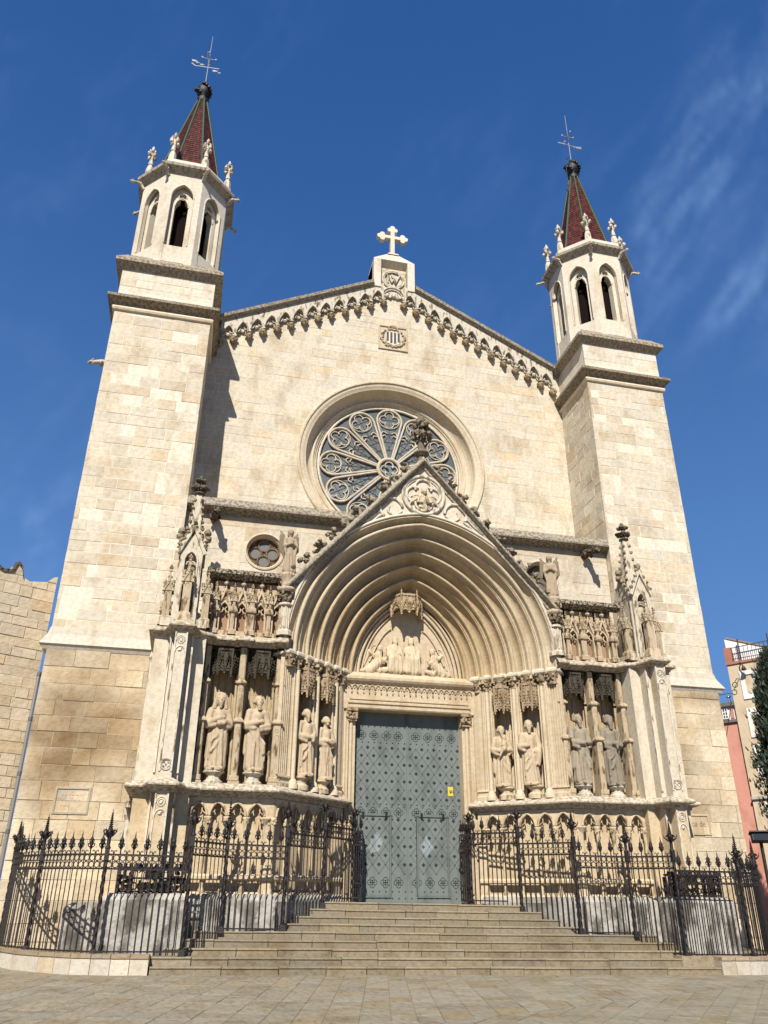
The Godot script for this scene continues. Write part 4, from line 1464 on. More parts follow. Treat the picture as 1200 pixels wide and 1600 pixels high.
# ------------------------------------------------------------------ portal
func portal() -> void:
	var p := part("portal", church, "deep pointed portal of many mouldings under a steep crocketed gable")
	# the archivolt: six orders, from the front edge in to the tympanum
	var hy := func(a: float) -> float: return 2.65 + 0.7456 * (a - 1.72)
	var yy := func(a: float) -> float: return 7.62 + 0.123 * (a - 1.72)
	var orders := 6
	var A0 := 4.02
	var A1 := 1.74
	var Z0 := 4.06
	var Z1 := 2.08
	var seg := 22
	for k in orders:
		var a := lerpf(A0, A1, float(k) / orders)
		var b := lerpf(A0, A1, float(k + 1) / orders)
		var za := lerpf(Z0, Z1, float(k) / orders)
		var zb := lerpf(Z0, Z1, float(k + 1) / orders)
		var da := b - a
		var dz := zb - za
		var pr := []
		# fillet, large hollow, bead, roll with a fillet on its nose, small hollow
		pr.push_back(Vector2(a, za))
		pr.push_back(Vector2(a + da * 0.08, za))
		pr.push_back(Vector2(a + da * 0.09, za + dz * 0.09))
		for i in 7:
			var t := lerpf(0.0, PI / 2, i / 6.0)
			pr.push_back(Vector2(a + da * (0.10 + 0.38 * (1.0 - cos(t))), za + dz * (0.10 + 0.72 * sin(t))))
		pr.push_back(Vector2(a + da * 0.50, za + dz * 0.60))
		for i in 7:
			var t := lerpf(-0.5, PI * 0.85, i / 6.0)
			pr.push_back(Vector2(a + da * (0.70 - 0.15 * cos(t)), za + dz * (0.60 - 0.22 * sin(t))))
		pr.push_back(Vector2(a + da * 0.86, za + dz * 0.72))
		pr.push_back(Vector2(a + da * 0.90, za + dz * 0.86))
		pr.push_back(Vector2(a + da * 1.0, za + dz * 0.90))
		pr.push_back(Vector2(b, zb))
		var rows := []
		var ars := []
		for q in pr:
			ars.push_back(arch(q.x, hy.call(q.x), yy.call(q.x), seg))
		for half in 2:
			rows = []
			for i in seg + 1:
				var row := PackedVector3Array()
				for j in pr.size():
					var e: Vector2 = ars[j][i + half * seg]
					row.push_back(Vector3(e.x, e.y, pr[j].y))
				if half == 0 and i == 0 or half == 1 and i == seg:
					var low := PackedVector3Array()
					for e3 in row:
						low.push_back(Vector3(e3.x, 7.5, e3.z))
					if half == 0:
						rows.push_back(low)
						rows.push_back(row)
					else:
						rows.push_back(row)
						rows.push_back(low)
				else:
					rows.push_back(row)
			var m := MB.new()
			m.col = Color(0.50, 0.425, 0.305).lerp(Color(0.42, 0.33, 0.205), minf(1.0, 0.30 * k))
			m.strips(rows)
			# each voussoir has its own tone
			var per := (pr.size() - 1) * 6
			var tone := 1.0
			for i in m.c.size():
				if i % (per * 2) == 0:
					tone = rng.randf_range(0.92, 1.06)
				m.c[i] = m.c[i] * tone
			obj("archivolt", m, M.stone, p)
	# wall of the gable above the arch
	var gz := 3.86
	var g0 := V2([-4.2, 7.9, -4.02, 7.9])
	var ar := arch(4.02, hy.call(4.02), yy.call(4.02), 20)
	for q in ar:
		g0.push_back(q)
	g0.append_array(V2([4.02, 7.9, 4.2, 7.9, 4.2, 9.5, 0, 14.22, -4.2, 9.5]))
	var m := MB.new()
	m.col = CREAM * 1.02
	m.poly(g0, 3.3, 4.03, true)
	obj("gable_wall", m, M.stone, p)
	# hood moulding round the arch
	m = MB.new()
	m.col = PALE
	var hood := []
	for q in arch(4.07, hy.call(4.07) + 0.02, yy.call(4.07), 24):
		hood.push_back(Vector3(q.x, q.y, 4.06))
	m.tube(hood, 0.05, 7)
	obj("hood_moulding", m, M.stone, p)
	# tracery: quatrefoil roundel with a half figure, two curling mouchettes
	m = MB.new()
	m.col = PALE
	var rc := Vector2(0, 12.98)
	m.tube(ring3(rc.x, rc.y, 4.07, 0.66, 32), 0.06, 7)
	m.tube(ring3(rc.x, rc.y, 4.05, 0.58, 32), 0.03, 5)
	for q in 4:
		var a := PI / 2 * q
		m.tube(ring3(rc.x + 0.28 * cos(a), rc.y + 0.28 * sin(a), 4.06, 0.27, 14, a - 2.0, a + 2.0), 0.045, 6)
	for s in [-1, 1]:
		m.tube(ring3(1.04 * s, 12.42, 4.05, 0.36, 16, -0.6 if s > 0 else 0.2, PI + 0.0 if s > 0 else PI + 0.9), 0.05, 6)
		m.tube([Vector3(1.38 * s, 12.34, 4.05), Vector3(1.58 * s, 12.12, 4.05), Vector3(1.86 * s, 11.86, 4.05)], [0.045, 0.04, 0.02], 5)
		m.tube([Vector3(0.70 * s, 12.35, 4.05), Vector3(0.95 * s, 12.15, 4.06), Vector3(1.15 * s, 12.3, 4.05), Vector3(1.08 * s, 12.5, 4.05)], [0.04, 0.04, 0.035, 0.015], 5)
		m.tube([Vector3(1.3 * s, 12.2, 4.05), Vector3(1.45 * s, 12.08, 4.06), Vector3(1.62 * s, 11.92, 4.05)], [0.03, 0.05, 0.02], 5)
	obj("gable_tracery", m, M.carved, p)
	m = MB.new()
	m.col = CREAM
	m.poly(circ(rc.x, rc.y, 0.6, 28), 3.9, 4.036)
	obj("roundel_back", m, M.stone, p)
	m = MB.new()
	m.col = GOLD
	m.blob(Vector3(0, 13.12, 4.12), Vector3(0.1, 0.13, 0.1), rng, 8, 0.08)
	m.blob(Vector3(0, 13.05, 4.16), Vector3(0.06, 0.1, 0.08), rng, 6)
	m.blob(Vector3(0, 12.8, 4.08), Vector3(0.17, 0.24, 0.1), rng, 8, 0.1)
	m.blob(Vector3(0, 12.52, 4.08), Vector3(0.22, 0.12, 0.1), rng, 8)
	for s in [-1, 1]:
		for k in 4:
			m.tube([Vector3(0.12 * s, 12.92, 4.08), Vector3((0.28 + 0.05 * k) * s, 12.95 - 0.09 * k, 4.09), Vector3((0.42 + 0.02 * k) * s, 12.9 - 0.13 * k, 4.06)], [0.05, 0.04, 0.015], 5)
		m.tube([Vector3(0.15 * s, 12.9, 4.1), Vector3(0.22 * s, 12.7, 4.16), Vector3(0.06 * s, 12.68, 4.2)], 0.045, 6)
	obj("winged_half_figure", m, M.carved, p)
	# rake copings, crockets, finial
	var sl := (14.25 - 9.6) / 4.1
	for s in [-1, 1]:
		m = MB.new()
		if s > 0: m.X = FLIP
		m.col = GREYST * 0.95
		var pts := [Vector2(-4.12, 9.5), Vector2(0.0, 9.5 + 4.12 * sl)]
		var d: Vector2 = (pts[1] - pts[0]).normalized()
		var n2 := Vector2(-d.y, d.x)
		var prof := [[-0.15, 4.03], [-0.14, 4.08], [-0.06, 4.10], [-0.04, 4.22], [-0.02, 4.27], [0.02, 4.28], [0.04, 4.24], [0.12, 4.14], [0.14, 3.4], [-0.15, 3.3]]
		for k in prof.size() - 1:
			var u0: Vector2 = n2 * prof[k][0]
			var u1: Vector2 = n2 * prof[k + 1][0]
			var e0 := Vector2(0, pts[1].y + prof[k][0] / d.x)
			var e1 := Vector2(0, pts[1].y + prof[k + 1][0] / d.x)
			m.quad(Vector3(pts[0].x + u0.x, pts[0].y + u0.y, prof[k][1]), Vector3(e0.x, e0.y, prof[k][1]), Vector3(e1.x, e1.y, prof[k + 1][1]), Vector3(pts[0].x + u1.x, pts[0].y + u1.y, prof[k + 1][1]))
		obj("rake_coping", m, M.ledge, p)
		for k in 10:
			var f := 0.04 + 0.93 * (k + 0.4) / 10.0
			var q: Vector2 = pts[0].lerp(pts[1], f) + n2 * 0.14
			var c := MB.new()
			if s > 0: c.X = FLIP
			c.col = vary(Color(0.27, 0.23, 0.17), 0.2)
			var o := Vector3(q.x, q.y, 3.95)
			c.tube([o - Vector3(n2.x, n2.y, 0) * 0.08, o + Vector3(n2.x, n2.y, 0) * 0.12 + Vector3(d.x, d.y, 0) * 0.05, o + Vector3(n2.x, n2.y, 0) * 0.2 + Vector3(d.x, d.y, 0) * 0.18], [0.11, 0.09, 0.04], 6)
			for e in 6:
				c.blob(o + Vector3(n2.x, n2.y, 0) * rng.randf_range(0.05, 0.24) + Vector3(d.x, d.y, 0) * rng.randf_range(-0.14, 0.2) + Vector3(0, 0, rng.randf_range(-0.16, 0.2)), Vector3(0.085, 0.07, 0.085), rng, 6, 0.4)
			obj("crocket", c, M.carved, p)
	m = MB.new()
	m.col = Color(0.19, 0.155, 0.11)
	m.lathe(Vector3(0, 14.1, 3.9), [Vector2(0.2, 0), Vector2(0.13, 0.25), Vector2(0.12, 0.38), Vector2(0.25, 0.44), Vector2(0.26, 0.52), Vector2(0.12, 0.6), Vector2(0.10, 1.2), Vector2(0.0, 1.9)], 10)
	for k in 8:
		var a := k * PI / 4
		m.blob(Vector3(cos(a) * 0.28, 15.2 + 0.06 * (k % 2), 3.9 + sin(a) * 0.28), Vector3(0.11, 0.11, 0.11), rng, 7, 0.4)
		m.blob(Vector3(cos(a) * 0.2, 15.6 + 0.08 * (k % 2), 3.9 + sin(a) * 0.2), Vector3(0.09, 0.11, 0.09), rng, 6, 0.4)
	m.blob(Vector3(0, 15.85, 3.9), Vector3(0.14, 0.17, 0.14), rng, 7, 0.3)
	obj("gable_finial", m, M.carved, p)
	# tympanum with its relief, canopy and lintel
	m = MB.new()
	m.col = PORT
	var ty := PackedVector2Array([Vector2(-1.8, 7.55), Vector2(1.8, 7.55)])
	var ta := arch(1.8, 2.75, 7.6, 14)
	ta.reverse()
	ty.append_array(ta)
	m.poly(ty, 1.4, 1.86)
	obj("tympanum", m, M.stone, p)
	m = MB.new()
	m.col = PORT
	for a in [1.70, 1.58, 1.45]:
		var ap := arch(a, 2.65 + 0.9 * (a - 1.74), 7.62, 16)
		m.tube(to3(ap, 1.98 - (1.70 - a) * 0.35), 0.055 if a > 1.5 else 0.03, 6)
	for s in [-1, 1]:
		var rib := []
		for i in 9:
			var t := i / 8.0
			rib.push_back(Vector3((0.52 + 0.68 * t) * s, 9.25 - 0.35 * t - 0.75 * t * t, 1.89))
		m.tube(rib, 0.03, 5)
		m.bar(Vector3(0.62 * s, 7.75, 1.87), Vector3(0.62 * s, 9.0, 1.87), 0.03, 0.04)
		m.tube(ring3(1.02 * s, 8.55, 1.87, 0.14, 10), 0.02, 4)
	obj("tympanum_mouldings", m, M.stone, p)
	relief(p)
	baldachin(p, Transform3D(Basis(), Vector3(-0.08, 9.62, 1.9)), 0.50, 0.62, 0.62, Color(0.42, 0.33, 0.215), true)
	m = MB.new()
	m.col = PORT
	m.box(Vector3(-2.3, 6.62, 1.3), Vector3(2.3, 7.5, 2.2))
	m.plan([Vector2(-2.12, 2.2), Vector2(2.12, 2.2)], [Vector2(0, 7.36), Vector2(0.1, 7.44), Vector2(0.14, 7.50), Vector2(0.14, 7.58), Vector2(0.0, 7.72), Vector2(-0.34, 7.76)])
	m.plan([Vector2(-1.9, 2.2), Vector2(1.9, 2.2)], [Vector2(0, 6.84), Vector2(0.07, 6.83), Vector2(0.07, 6.78), Vector2(0.03, 6.74), Vector2(0.03, 6.66), Vector2(0.0, 6.62)])
	m.plan([Vector2(-1.85, 2.2), Vector2(1.85, 2.2)], [Vector2(0, 6.95), Vector2(0.03, 6.94), Vector2(0.03, 6.90), Vector2(0.0, 6.89)])
	obj("lintel", m, M.stone, p)
	m = MB.new()
	m.col = PORT * 0.97
	var n := 22
	for k in n:
		var x := -1.98 + 3.96 * (k + 0.5) / n
		var pts2 := to3(arch(0.078, 0.13, 7.21, 4, x), 2.22)
		m.tube(pts2, 0.020, 4)
		m.blob(Vector3(x - 0.09, 7.12, 2.23), Vector3(0.025, 0.05, 0.025), rng, 5)
		m.blob(Vector3(x, 7.24, 2.21), Vector3(0.03, 0.03, 0.02), rng, 5)
	obj("arcaded_frieze", m, M.carved, p)
	# jambs beside the door
	for s in [-1, 1]:
		m = MB.new()
		if s > 0: m.X = FLIP
		m.col = PORT
		m.box(Vector3(-2.35, 1.2, 1.2), Vector3(-1.66, 6.62, 1.9))
		m.plan([Vector2(-2.2, 2.28), Vector2(-2.12, 2.20), Vector2(-2.02, 2.20), Vector2(-2.0, 2.13), Vector2(-1.94, 2.13), Vector2(-1.92, 2.20), Vector2(-1.86, 2.20), Vector2(-1.84, 2.12), Vector2(-1.64, 2.10), Vector2(-1.62, 1.6)], [Vector2(0, 1.45), Vector2(0, 6.65)])
		m.tube([Vector3(-1.78, 1.7, 2.12), Vector3(-1.78, 6.3, 2.12)], 0.055, 8)
		m.tube([Vector3(-1.68, 1.7, 2.06), Vector3(-1.68, 6.3, 2.06)], 0.035, 8)
		obj("door_jamb", m, M.stone, p)
		m = MB.new()
		if s > 0: m.X = FLIP
		m.col = Color(0.33, 0.26, 0.17)
		m.box(Vector3(-1.92, 6.55, 1.9), Vector3(-1.6, 6.64, 2.26))
		m.box(Vector3(-1.90, 6.26, 1.9), Vector3(-1.62, 6.30, 2.22))
		for k in 16:
			m.blob(Vector3(-1.9 + 0.28 * rng.randf(), 6.33 + 0.2 * rng.randf(), 2.18 + 0.05 * rng.randf()), Vector3(0.05, 0.055, 0.05), rng, 6)
		obj("door_capital", m, M.carved, p)

func relief(p: Node3D) -> void:
	# two throned figures in the middle, a kneeling angel on either side
	for k in 4:
		var m := MB.new()
		m.col = Color(0.50, 0.42, 0.30)
		var x: float = [-0.42, 0.15, -1.0, 0.92][k]
		var B := 7.79
		var prims := []
		if k < 2:
			var s := 1.0 if k == 0 else -1.0
			prims = [[Vector3(0, 0.10, 0.02), Vector3(0, 0.42, 0.06), 0.20, 0.17], [Vector3(0, 0.42, 0.05), Vector3(0, 0.74, 0.0), 0.17, 0.13], [Vector3(-0.13, 0.76, 0), Vector3(0.13, 0.76, 0), 0.07, 0.07],
				[Vector3(0.02 * s, 0.95, 0.03), Vector3(0.02 * s, 1.02, 0.03), 0.085, 0.08], [Vector3(0.03 * s, 0.86, 0.06), Vector3(0.03 * s, 0.9, 0.06), 0.05, 0.06],
				[Vector3(-0.17, 0.72, 0.02), Vector3(-0.16, 0.5, 0.1), 0.06, 0.05], [Vector3(-0.16, 0.5, 0.1), Vector3(0.06 * s, 0.5, 0.17), 0.05, 0.04], [Vector3(0.17, 0.72, 0.02), Vector3(0.18, 0.5, 0.1), 0.06, 0.05], [Vector3(0.18, 0.5, 0.1), Vector3(0.1 * s, 0.56, 0.17), 0.05, 0.04],
				[Vector3(-0.1, 0.4, 0.14), Vector3(-0.13, 0.08, 0.14), 0.10, 0.09], [Vector3(0.1, 0.4, 0.14), Vector3(0.13, 0.08, 0.14), 0.10, 0.09], [Vector3(0.22 * s, 0.1, 0.1), Vector3(0.2 * s, 0.45, 0.1), 0.07, 0.05]]
		else:
			var s := 1.0 if k == 2 else -1.0
			prims = [[Vector3(-0.18 * s, 0.06, 0.03), Vector3(0.05 * s, 0.3, 0.05), 0.15, 0.13], [Vector3(0.05 * s, 0.3, 0.05), Vector3(0.06 * s, 0.52, 0.04), 0.12, 0.10], [Vector3(0.1 * s, 0.68, 0.06), Vector3(0.11 * s, 0.74, 0.06), 0.075, 0.07], [Vector3(0.08 * s, 0.58, 0.05), Vector3(0.09 * s, 0.64, 0.05), 0.05, 0.05],
				[Vector3(0.0, 0.5, 0.08), Vector3(0.2 * s, 0.34, 0.13), 0.05, 0.04], [Vector3(0.2 * s, 0.34, 0.13), Vector3(0.26 * s, 0.42, 0.13), 0.04, 0.035], [Vector3(0.1 * s, 0.06, 0.06), Vector3(0.28 * s, 0.1, 0.1), 0.09, 0.07], [Vector3(-0.3 * s, 0.05, 0.03), Vector3(-0.42 * s, 0.05, 0.02), 0.08, 0.05],
				[Vector3(-0.04 * s, 0.5, 0.0), Vector3(-0.2 * s, 0.62, -0.02), 0.06, 0.06], [Vector3(-0.2 * s, 0.62, -0.02), Vector3(-0.34 * s, 0.22, -0.02), 0.06, 0.02]]
		m.X = Transform3D(Basis().scaled(Vector3(1.12, 1.1, 1.12)), Vector3(x, B, 1.89))
		nets(m, prims, 0.022, 0.018, 14.0, 0.9, k * 1.7)
		obj("relief_figure", m, M.statue, p)
	var b := MB.new()
	b.col = PORT
	b.box(Vector3(-1.3, 7.72, 1.8), Vector3(1.25, 7.80, 2.02))
	b.poly(V2([-0.72, 7.8, 0.46, 7.8, 0.46, 8.5, -0.13, 8.75, -0.72, 8.5]), 1.8, 1.89)
	obj("relief_base", b, M.carved, p)

# half-polygonal canopy with little gables and a lace edge; local origin at its lower back centre
func baldachin(parent: Node3D, T: Transform3D, w: float, d: float, h: float, col: Color, crown := false, mat: Material = null) -> void:
	var m := MB.new()
	m.X = T
	m.col = col
	var pl := [Vector2(-w, 0), Vector2(-w, d * 0.45), Vector2(-w * 0.5, d), Vector2(w * 0.5, d), Vector2(w, d * 0.45), Vector2(w, 0)]
	var inn := []
	for q in pl:
		inn.push_back(q * 0.82)
	for i in pl.size() - 1:
		var a: Vector2 = pl[i]
		var b: Vector2 = pl[i + 1]
		var ln := a.distance_to(b)
		var e := (b - a) / ln
		var nrm := Vector2(-e.y, e.x)
		var ft := T * Transform3D(Basis(Vector3(e.x, 0, e.y), Vector3(0, 1, 0), Vector3(nrm.x, 0, nrm.y)), Vector3(a.x, 0, a.y))
		var f := MB.new()
		f.X = ft
		f.col = col
		var na := 2 if ln > w * 0.9 else 1
		var out := PackedVector2Array([Vector2(0, 0.0)])
		for k in na:
			var hw := ln / na * 0.38
			for q in arch(hw, hw * 1.01, h * 0.03, 4, ln * (k + 0.5) / na):
				out.push_back(q)
			out.push_back(Vector2(ln * (k + 1) / na, 0.0))
		out.push_back(Vector2(ln, h))
		out.push_back(Vector2(0, h))
		f.poly(out, -0.05, 0.0, true)
		for k in na:
			var cx := ln * (k + 0.5) / na
			var hw := ln / na * 0.40
			f.tube(to3(arch(hw, hw * 1.25, h * 0.12, 4, cx), 0.01), 0.018, 4)
			f.tube([Vector3(cx - hw, h * 0.2, 0.015), Vector3(cx, h * 0.62, 0.03), Vector3(cx + hw, h * 0.2, 0.015)], 0.02, 4)
			for q in 3:
				for sg in [-1, 1]:
					f.blob(Vector3(cx + sg * hw * (0.8 - 0.25 * q), h * (0.32 + 0.11 * q), 0.04), Vector3(0.025, 0.025, 0.025), rng, 5)
			f.blob(Vector3(cx, h * 0.69, 0.04), Vector3(0.03, 0.045, 0.03), rng, 5)
			for q in [-1, 1]:
				f.bar(Vector3(cx + q * hw * 0.5, h * 0.58, 0.01), Vector3(cx + q * hw * 0.5, h * 0.93, 0.01), 0.02, 0.025)
				f.tube(to3(arch(hw * 0.22, hw * 0.3, h * 0.80, 3, cx + q * hw * 0.25), 0.008), 0.012, 4)
		f.bar(Vector3(ln, -h * 0.02, 0.0), Vector3(ln, h * 1.02, 0.0), 0.05, 0.05)
		f.blob(Vector3(ln, -h * 0.08, 0.0), Vector3(0.035, 0.05, 0.035), rng, 5)
		f.bar(Vector3(0, h * 0.95, 0.01), Vector3(ln, h * 0.95, 0.01), 0.05, 0.05)
		f.bar(Vector3(0, h * 0.52, 0.0), Vector3(ln, h * 0.52, 0.0), 0.02, 0.02)
		m.v.append_array(f.v)
		m.n.append_array(f.n)
		m.c.append_array(f.c)
		if crown:
			m.tube([Vector3(b.x, h, b.y), Vector3(b.x, h * 1.25, b.y)], [0.03, 0.01], 5)
			m.blob(Vector3(b.x, h * 1.12, b.y), Vector3(0.04, 0.04, 0.04), rng, 5)
	m.prism(inn, h * 0.55, h * 0.99)
	m.prism(pl, h * 0.985, h * 1.03)
	# vault boss under the canopy
	m.lathe(Vector3(0, h * 0.25, d * 0.35), [Vector2(0.02, 0), Vector2(w * 0.35, 0.06), Vector2(w * 0.25, 0.16), Vector2(0.05, 0.3)], 8)
	obj("canopy", m, mat if mat else M.carved, parent)

# ------------------------------------------------------------------ door
func door() -> void:
	var d := part("door", church, "tall grey green studded double door with two wicket doors")
	var Z := 1.80
	var col := Color(0.146, 0.168, 0.158)
	for s in [-1, 1]:
		var lf := MB.new()
		lf.col = col
		lf.cbox(Vector3(0.008 if s > 0 else -1.63, 1.44, Z - 0.1), Vector3(1.63 if s > 0 else -0.008, 6.66, Z), 0.006)
		if s < 0:
			lf.box(Vector3(-0.02, 1.44, Z), Vector3(0.025, 6.6, Z + 0.025))
		var leaf := obj("door_leaf", lf, M.door, d)
		var ln := MB.new()
		ln.col = col * 0.5
		var st := MB.new()
		st.col = col * 0.34
		var x0 := 0.09 if s > 0 else -1.57
		var dx := 0.37
		var dy := 0.47
		# lattice of thin fillets with studs where they cross, a nailed rosette in each lozenge
		for band in [[3.95, 5.72], [2.2, 3.62]]:
			var y: float = band[0]
			var rows := int((band[1] - band[0]) / (dy / 2))
			for r in rows + 1:
				for k in 5:
					var x := x0 + dx * k * 1.0 + (dx * 0.5 if r % 2 else 0.0)
					if x > x0 + 1.5: continue
					var yy := y + r * dy / 2
					stud(st, Vector3(x, yy, Z), 0.025)
					if r < rows:
						for q in [-1, 1]:
							var xe: float = x + q * dx * 0.5
							if xe > x0 - 0.05 and xe < x0 + 1.52:
								ln.bar(Vector3(x, yy, Z + 0.001), Vector3(xe, yy + dy / 2, Z + 0.001), 0.010, 0.010)
					var yc := yy + dy / 2
					if r < rows and yc < band[1] + 0.02:
						for q in 4:
							var a := q * PI / 2
							stud(st, Vector3(x + cos(a) * 0.028, yc + sin(a) * 0.028, Z), 0.030)
		for yq in [5.95, 3.80, 1.98]:
			for k in 4:
				var c := Vector3(x0 + 0.18 + 0.375 * k, yq, Z + 0.004)
				for q in 4:
					var a := q * PI / 2
					ln.tube(ring3(c.x + cos(a) * 0.07, c.y + sin(a) * 0.07, c.z, 0.065, 8, a - 2.0, a + 2.0), 0.010, 4)
					stud(st, c + Vector3(cos(a) * 0.05, sin(a) * 0.05, 0), 0.03)
				stud(st, c, 0.03)
		for yq in [6.2, 5.74, 4.02, 3.62, 1.75, 1.58]:
			for k in 9:
				stud(st, Vector3(x0 + 0.02 + 0.185 * k, yq, Z), 0.028)
		obj("lattice", ln, M.door, leaf)
		tag(obj("studs", st, M.door, leaf), "", "", "", "stuff")
		# wicket: a framed small door in the leaf
		var wk := MB.new()
		wk.col = col * 0.85
		var wx0 := 0.27 if s > 0 else -1.46
		var wx1 := 1.22 if s > 0 else -0.48
		for q in [[wx0, wx0 + 0.05, 1.63, 3.72], [wx1 - 0.05, wx1, 1.63, 3.72], [wx0 - 0.03, wx1 + 0.03, 3.70, 3.76], [wx0, wx1, 1.60, 1.66]]:
			wk.box(Vector3(q[0], q[2], Z), Vector3(q[1], q[3], Z + 0.03))
		wk.col = Color(0.02, 0.02, 0.02)
		wk.box(Vector3(wx0 - 0.012, 1.62, Z), Vector3(wx0, 3.7, Z + 0.004))
		wk.box(Vector3(wx1, 1.62, Z), Vector3(wx1 + 0.012, 3.7, Z + 0.004))
		for q in [wx0 + 0.15, wx1 - 0.15]:
			wk.box(Vector3(q - 0.03, 3.66, Z + 0.02), Vector3(q + 0.03, 3.80, Z + 0.05))
		obj("wicket_frame", wk, M.door, leaf)
		# bare lozenge where a plate was taken off
		var pt := MB.new()
		pt.col = Color(0.235, 0.275, 0.275)
		var lx := 0.55 if s > 0 else -0.95
		if s > 0:
			pt.poly(V2([lx, 2.62, lx + 0.22, 2.9, lx + 0.05, 3.1, lx, 3.22, lx - 0.07, 3.05, lx - 0.16, 2.9, lx - 0.1, 2.76]), Z, Z + 0.004)
		else:
			pt.poly(V2([lx - 0.3, 2.8, lx - 0.18, 2.84, lx - 0.12, 2.72, lx, 2.75, lx + 0.1, 2.76, lx + 0.24, 3.02, lx + 0.06, 3.28, lx - 0.12, 3.08, lx - 0.14, 2.95]), Z, Z + 0.004)
		obj("paint_patch", pt, M.door, leaf)
	var th := MB.new()
	th.col = Color(0.02, 0.02, 0.02)
	th.box(Vector3(-1.66, 1.40, Z - 0.2), Vector3(1.66, 1.445, Z + 0.02))
	obj("threshold_gap", th, M.paint, d)

func stud(m: MB, o: Vector3, r: float) -> void:
	var t := o + Vector3(0, 0, r * 0.8)
	var p := [o + Vector3(r, 0, 0), o + Vector3(0, r, 0), o + Vector3(-r, 0, 0), o + Vector3(0, -r, 0)]
	for i in 4:
		m.tri(p[i], t, p[(i + 1) % 4])

# ------------------------------------------------------------------ carved figures: a smooth union of tapered limbs, meshed as surface nets
func field(P: Array, p: Vector3, k: float, amp: float, nf: float, ftop: float, ph: float) -> float:
	var d := 1e9
	for q in P:
		var a: Vector3 = q[0]
		var ab: Vector3 = q[1] - a
		var t := clampf((p - a).dot(ab) / maxf(ab.length_squared(), 1e-9), 0.0, 1.0)
		var e := (p - a - ab * t).length() - lerpf(q[2], q[3], t)
		var h := maxf(k - absf(d - e), 0.0) / k
		d = minf(d, e) - h * h * k * 0.25
	if amp > 0.0 and p.y < ftop and d < 0.12:
		var an := atan2(p.x, p.z)
		var w := clampf((ftop - p.y) * 4.0, 0, 1)
		d -= amp * w * ((absf(sin(an * nf * 0.5 + p.y * 1.0 + ph)) - 0.6) * 1.7 + 0.5 * (absf(sin(an * nf * 0.9 - p.y * 3.5 + ph * 2.0)) - 0.6))
	return d

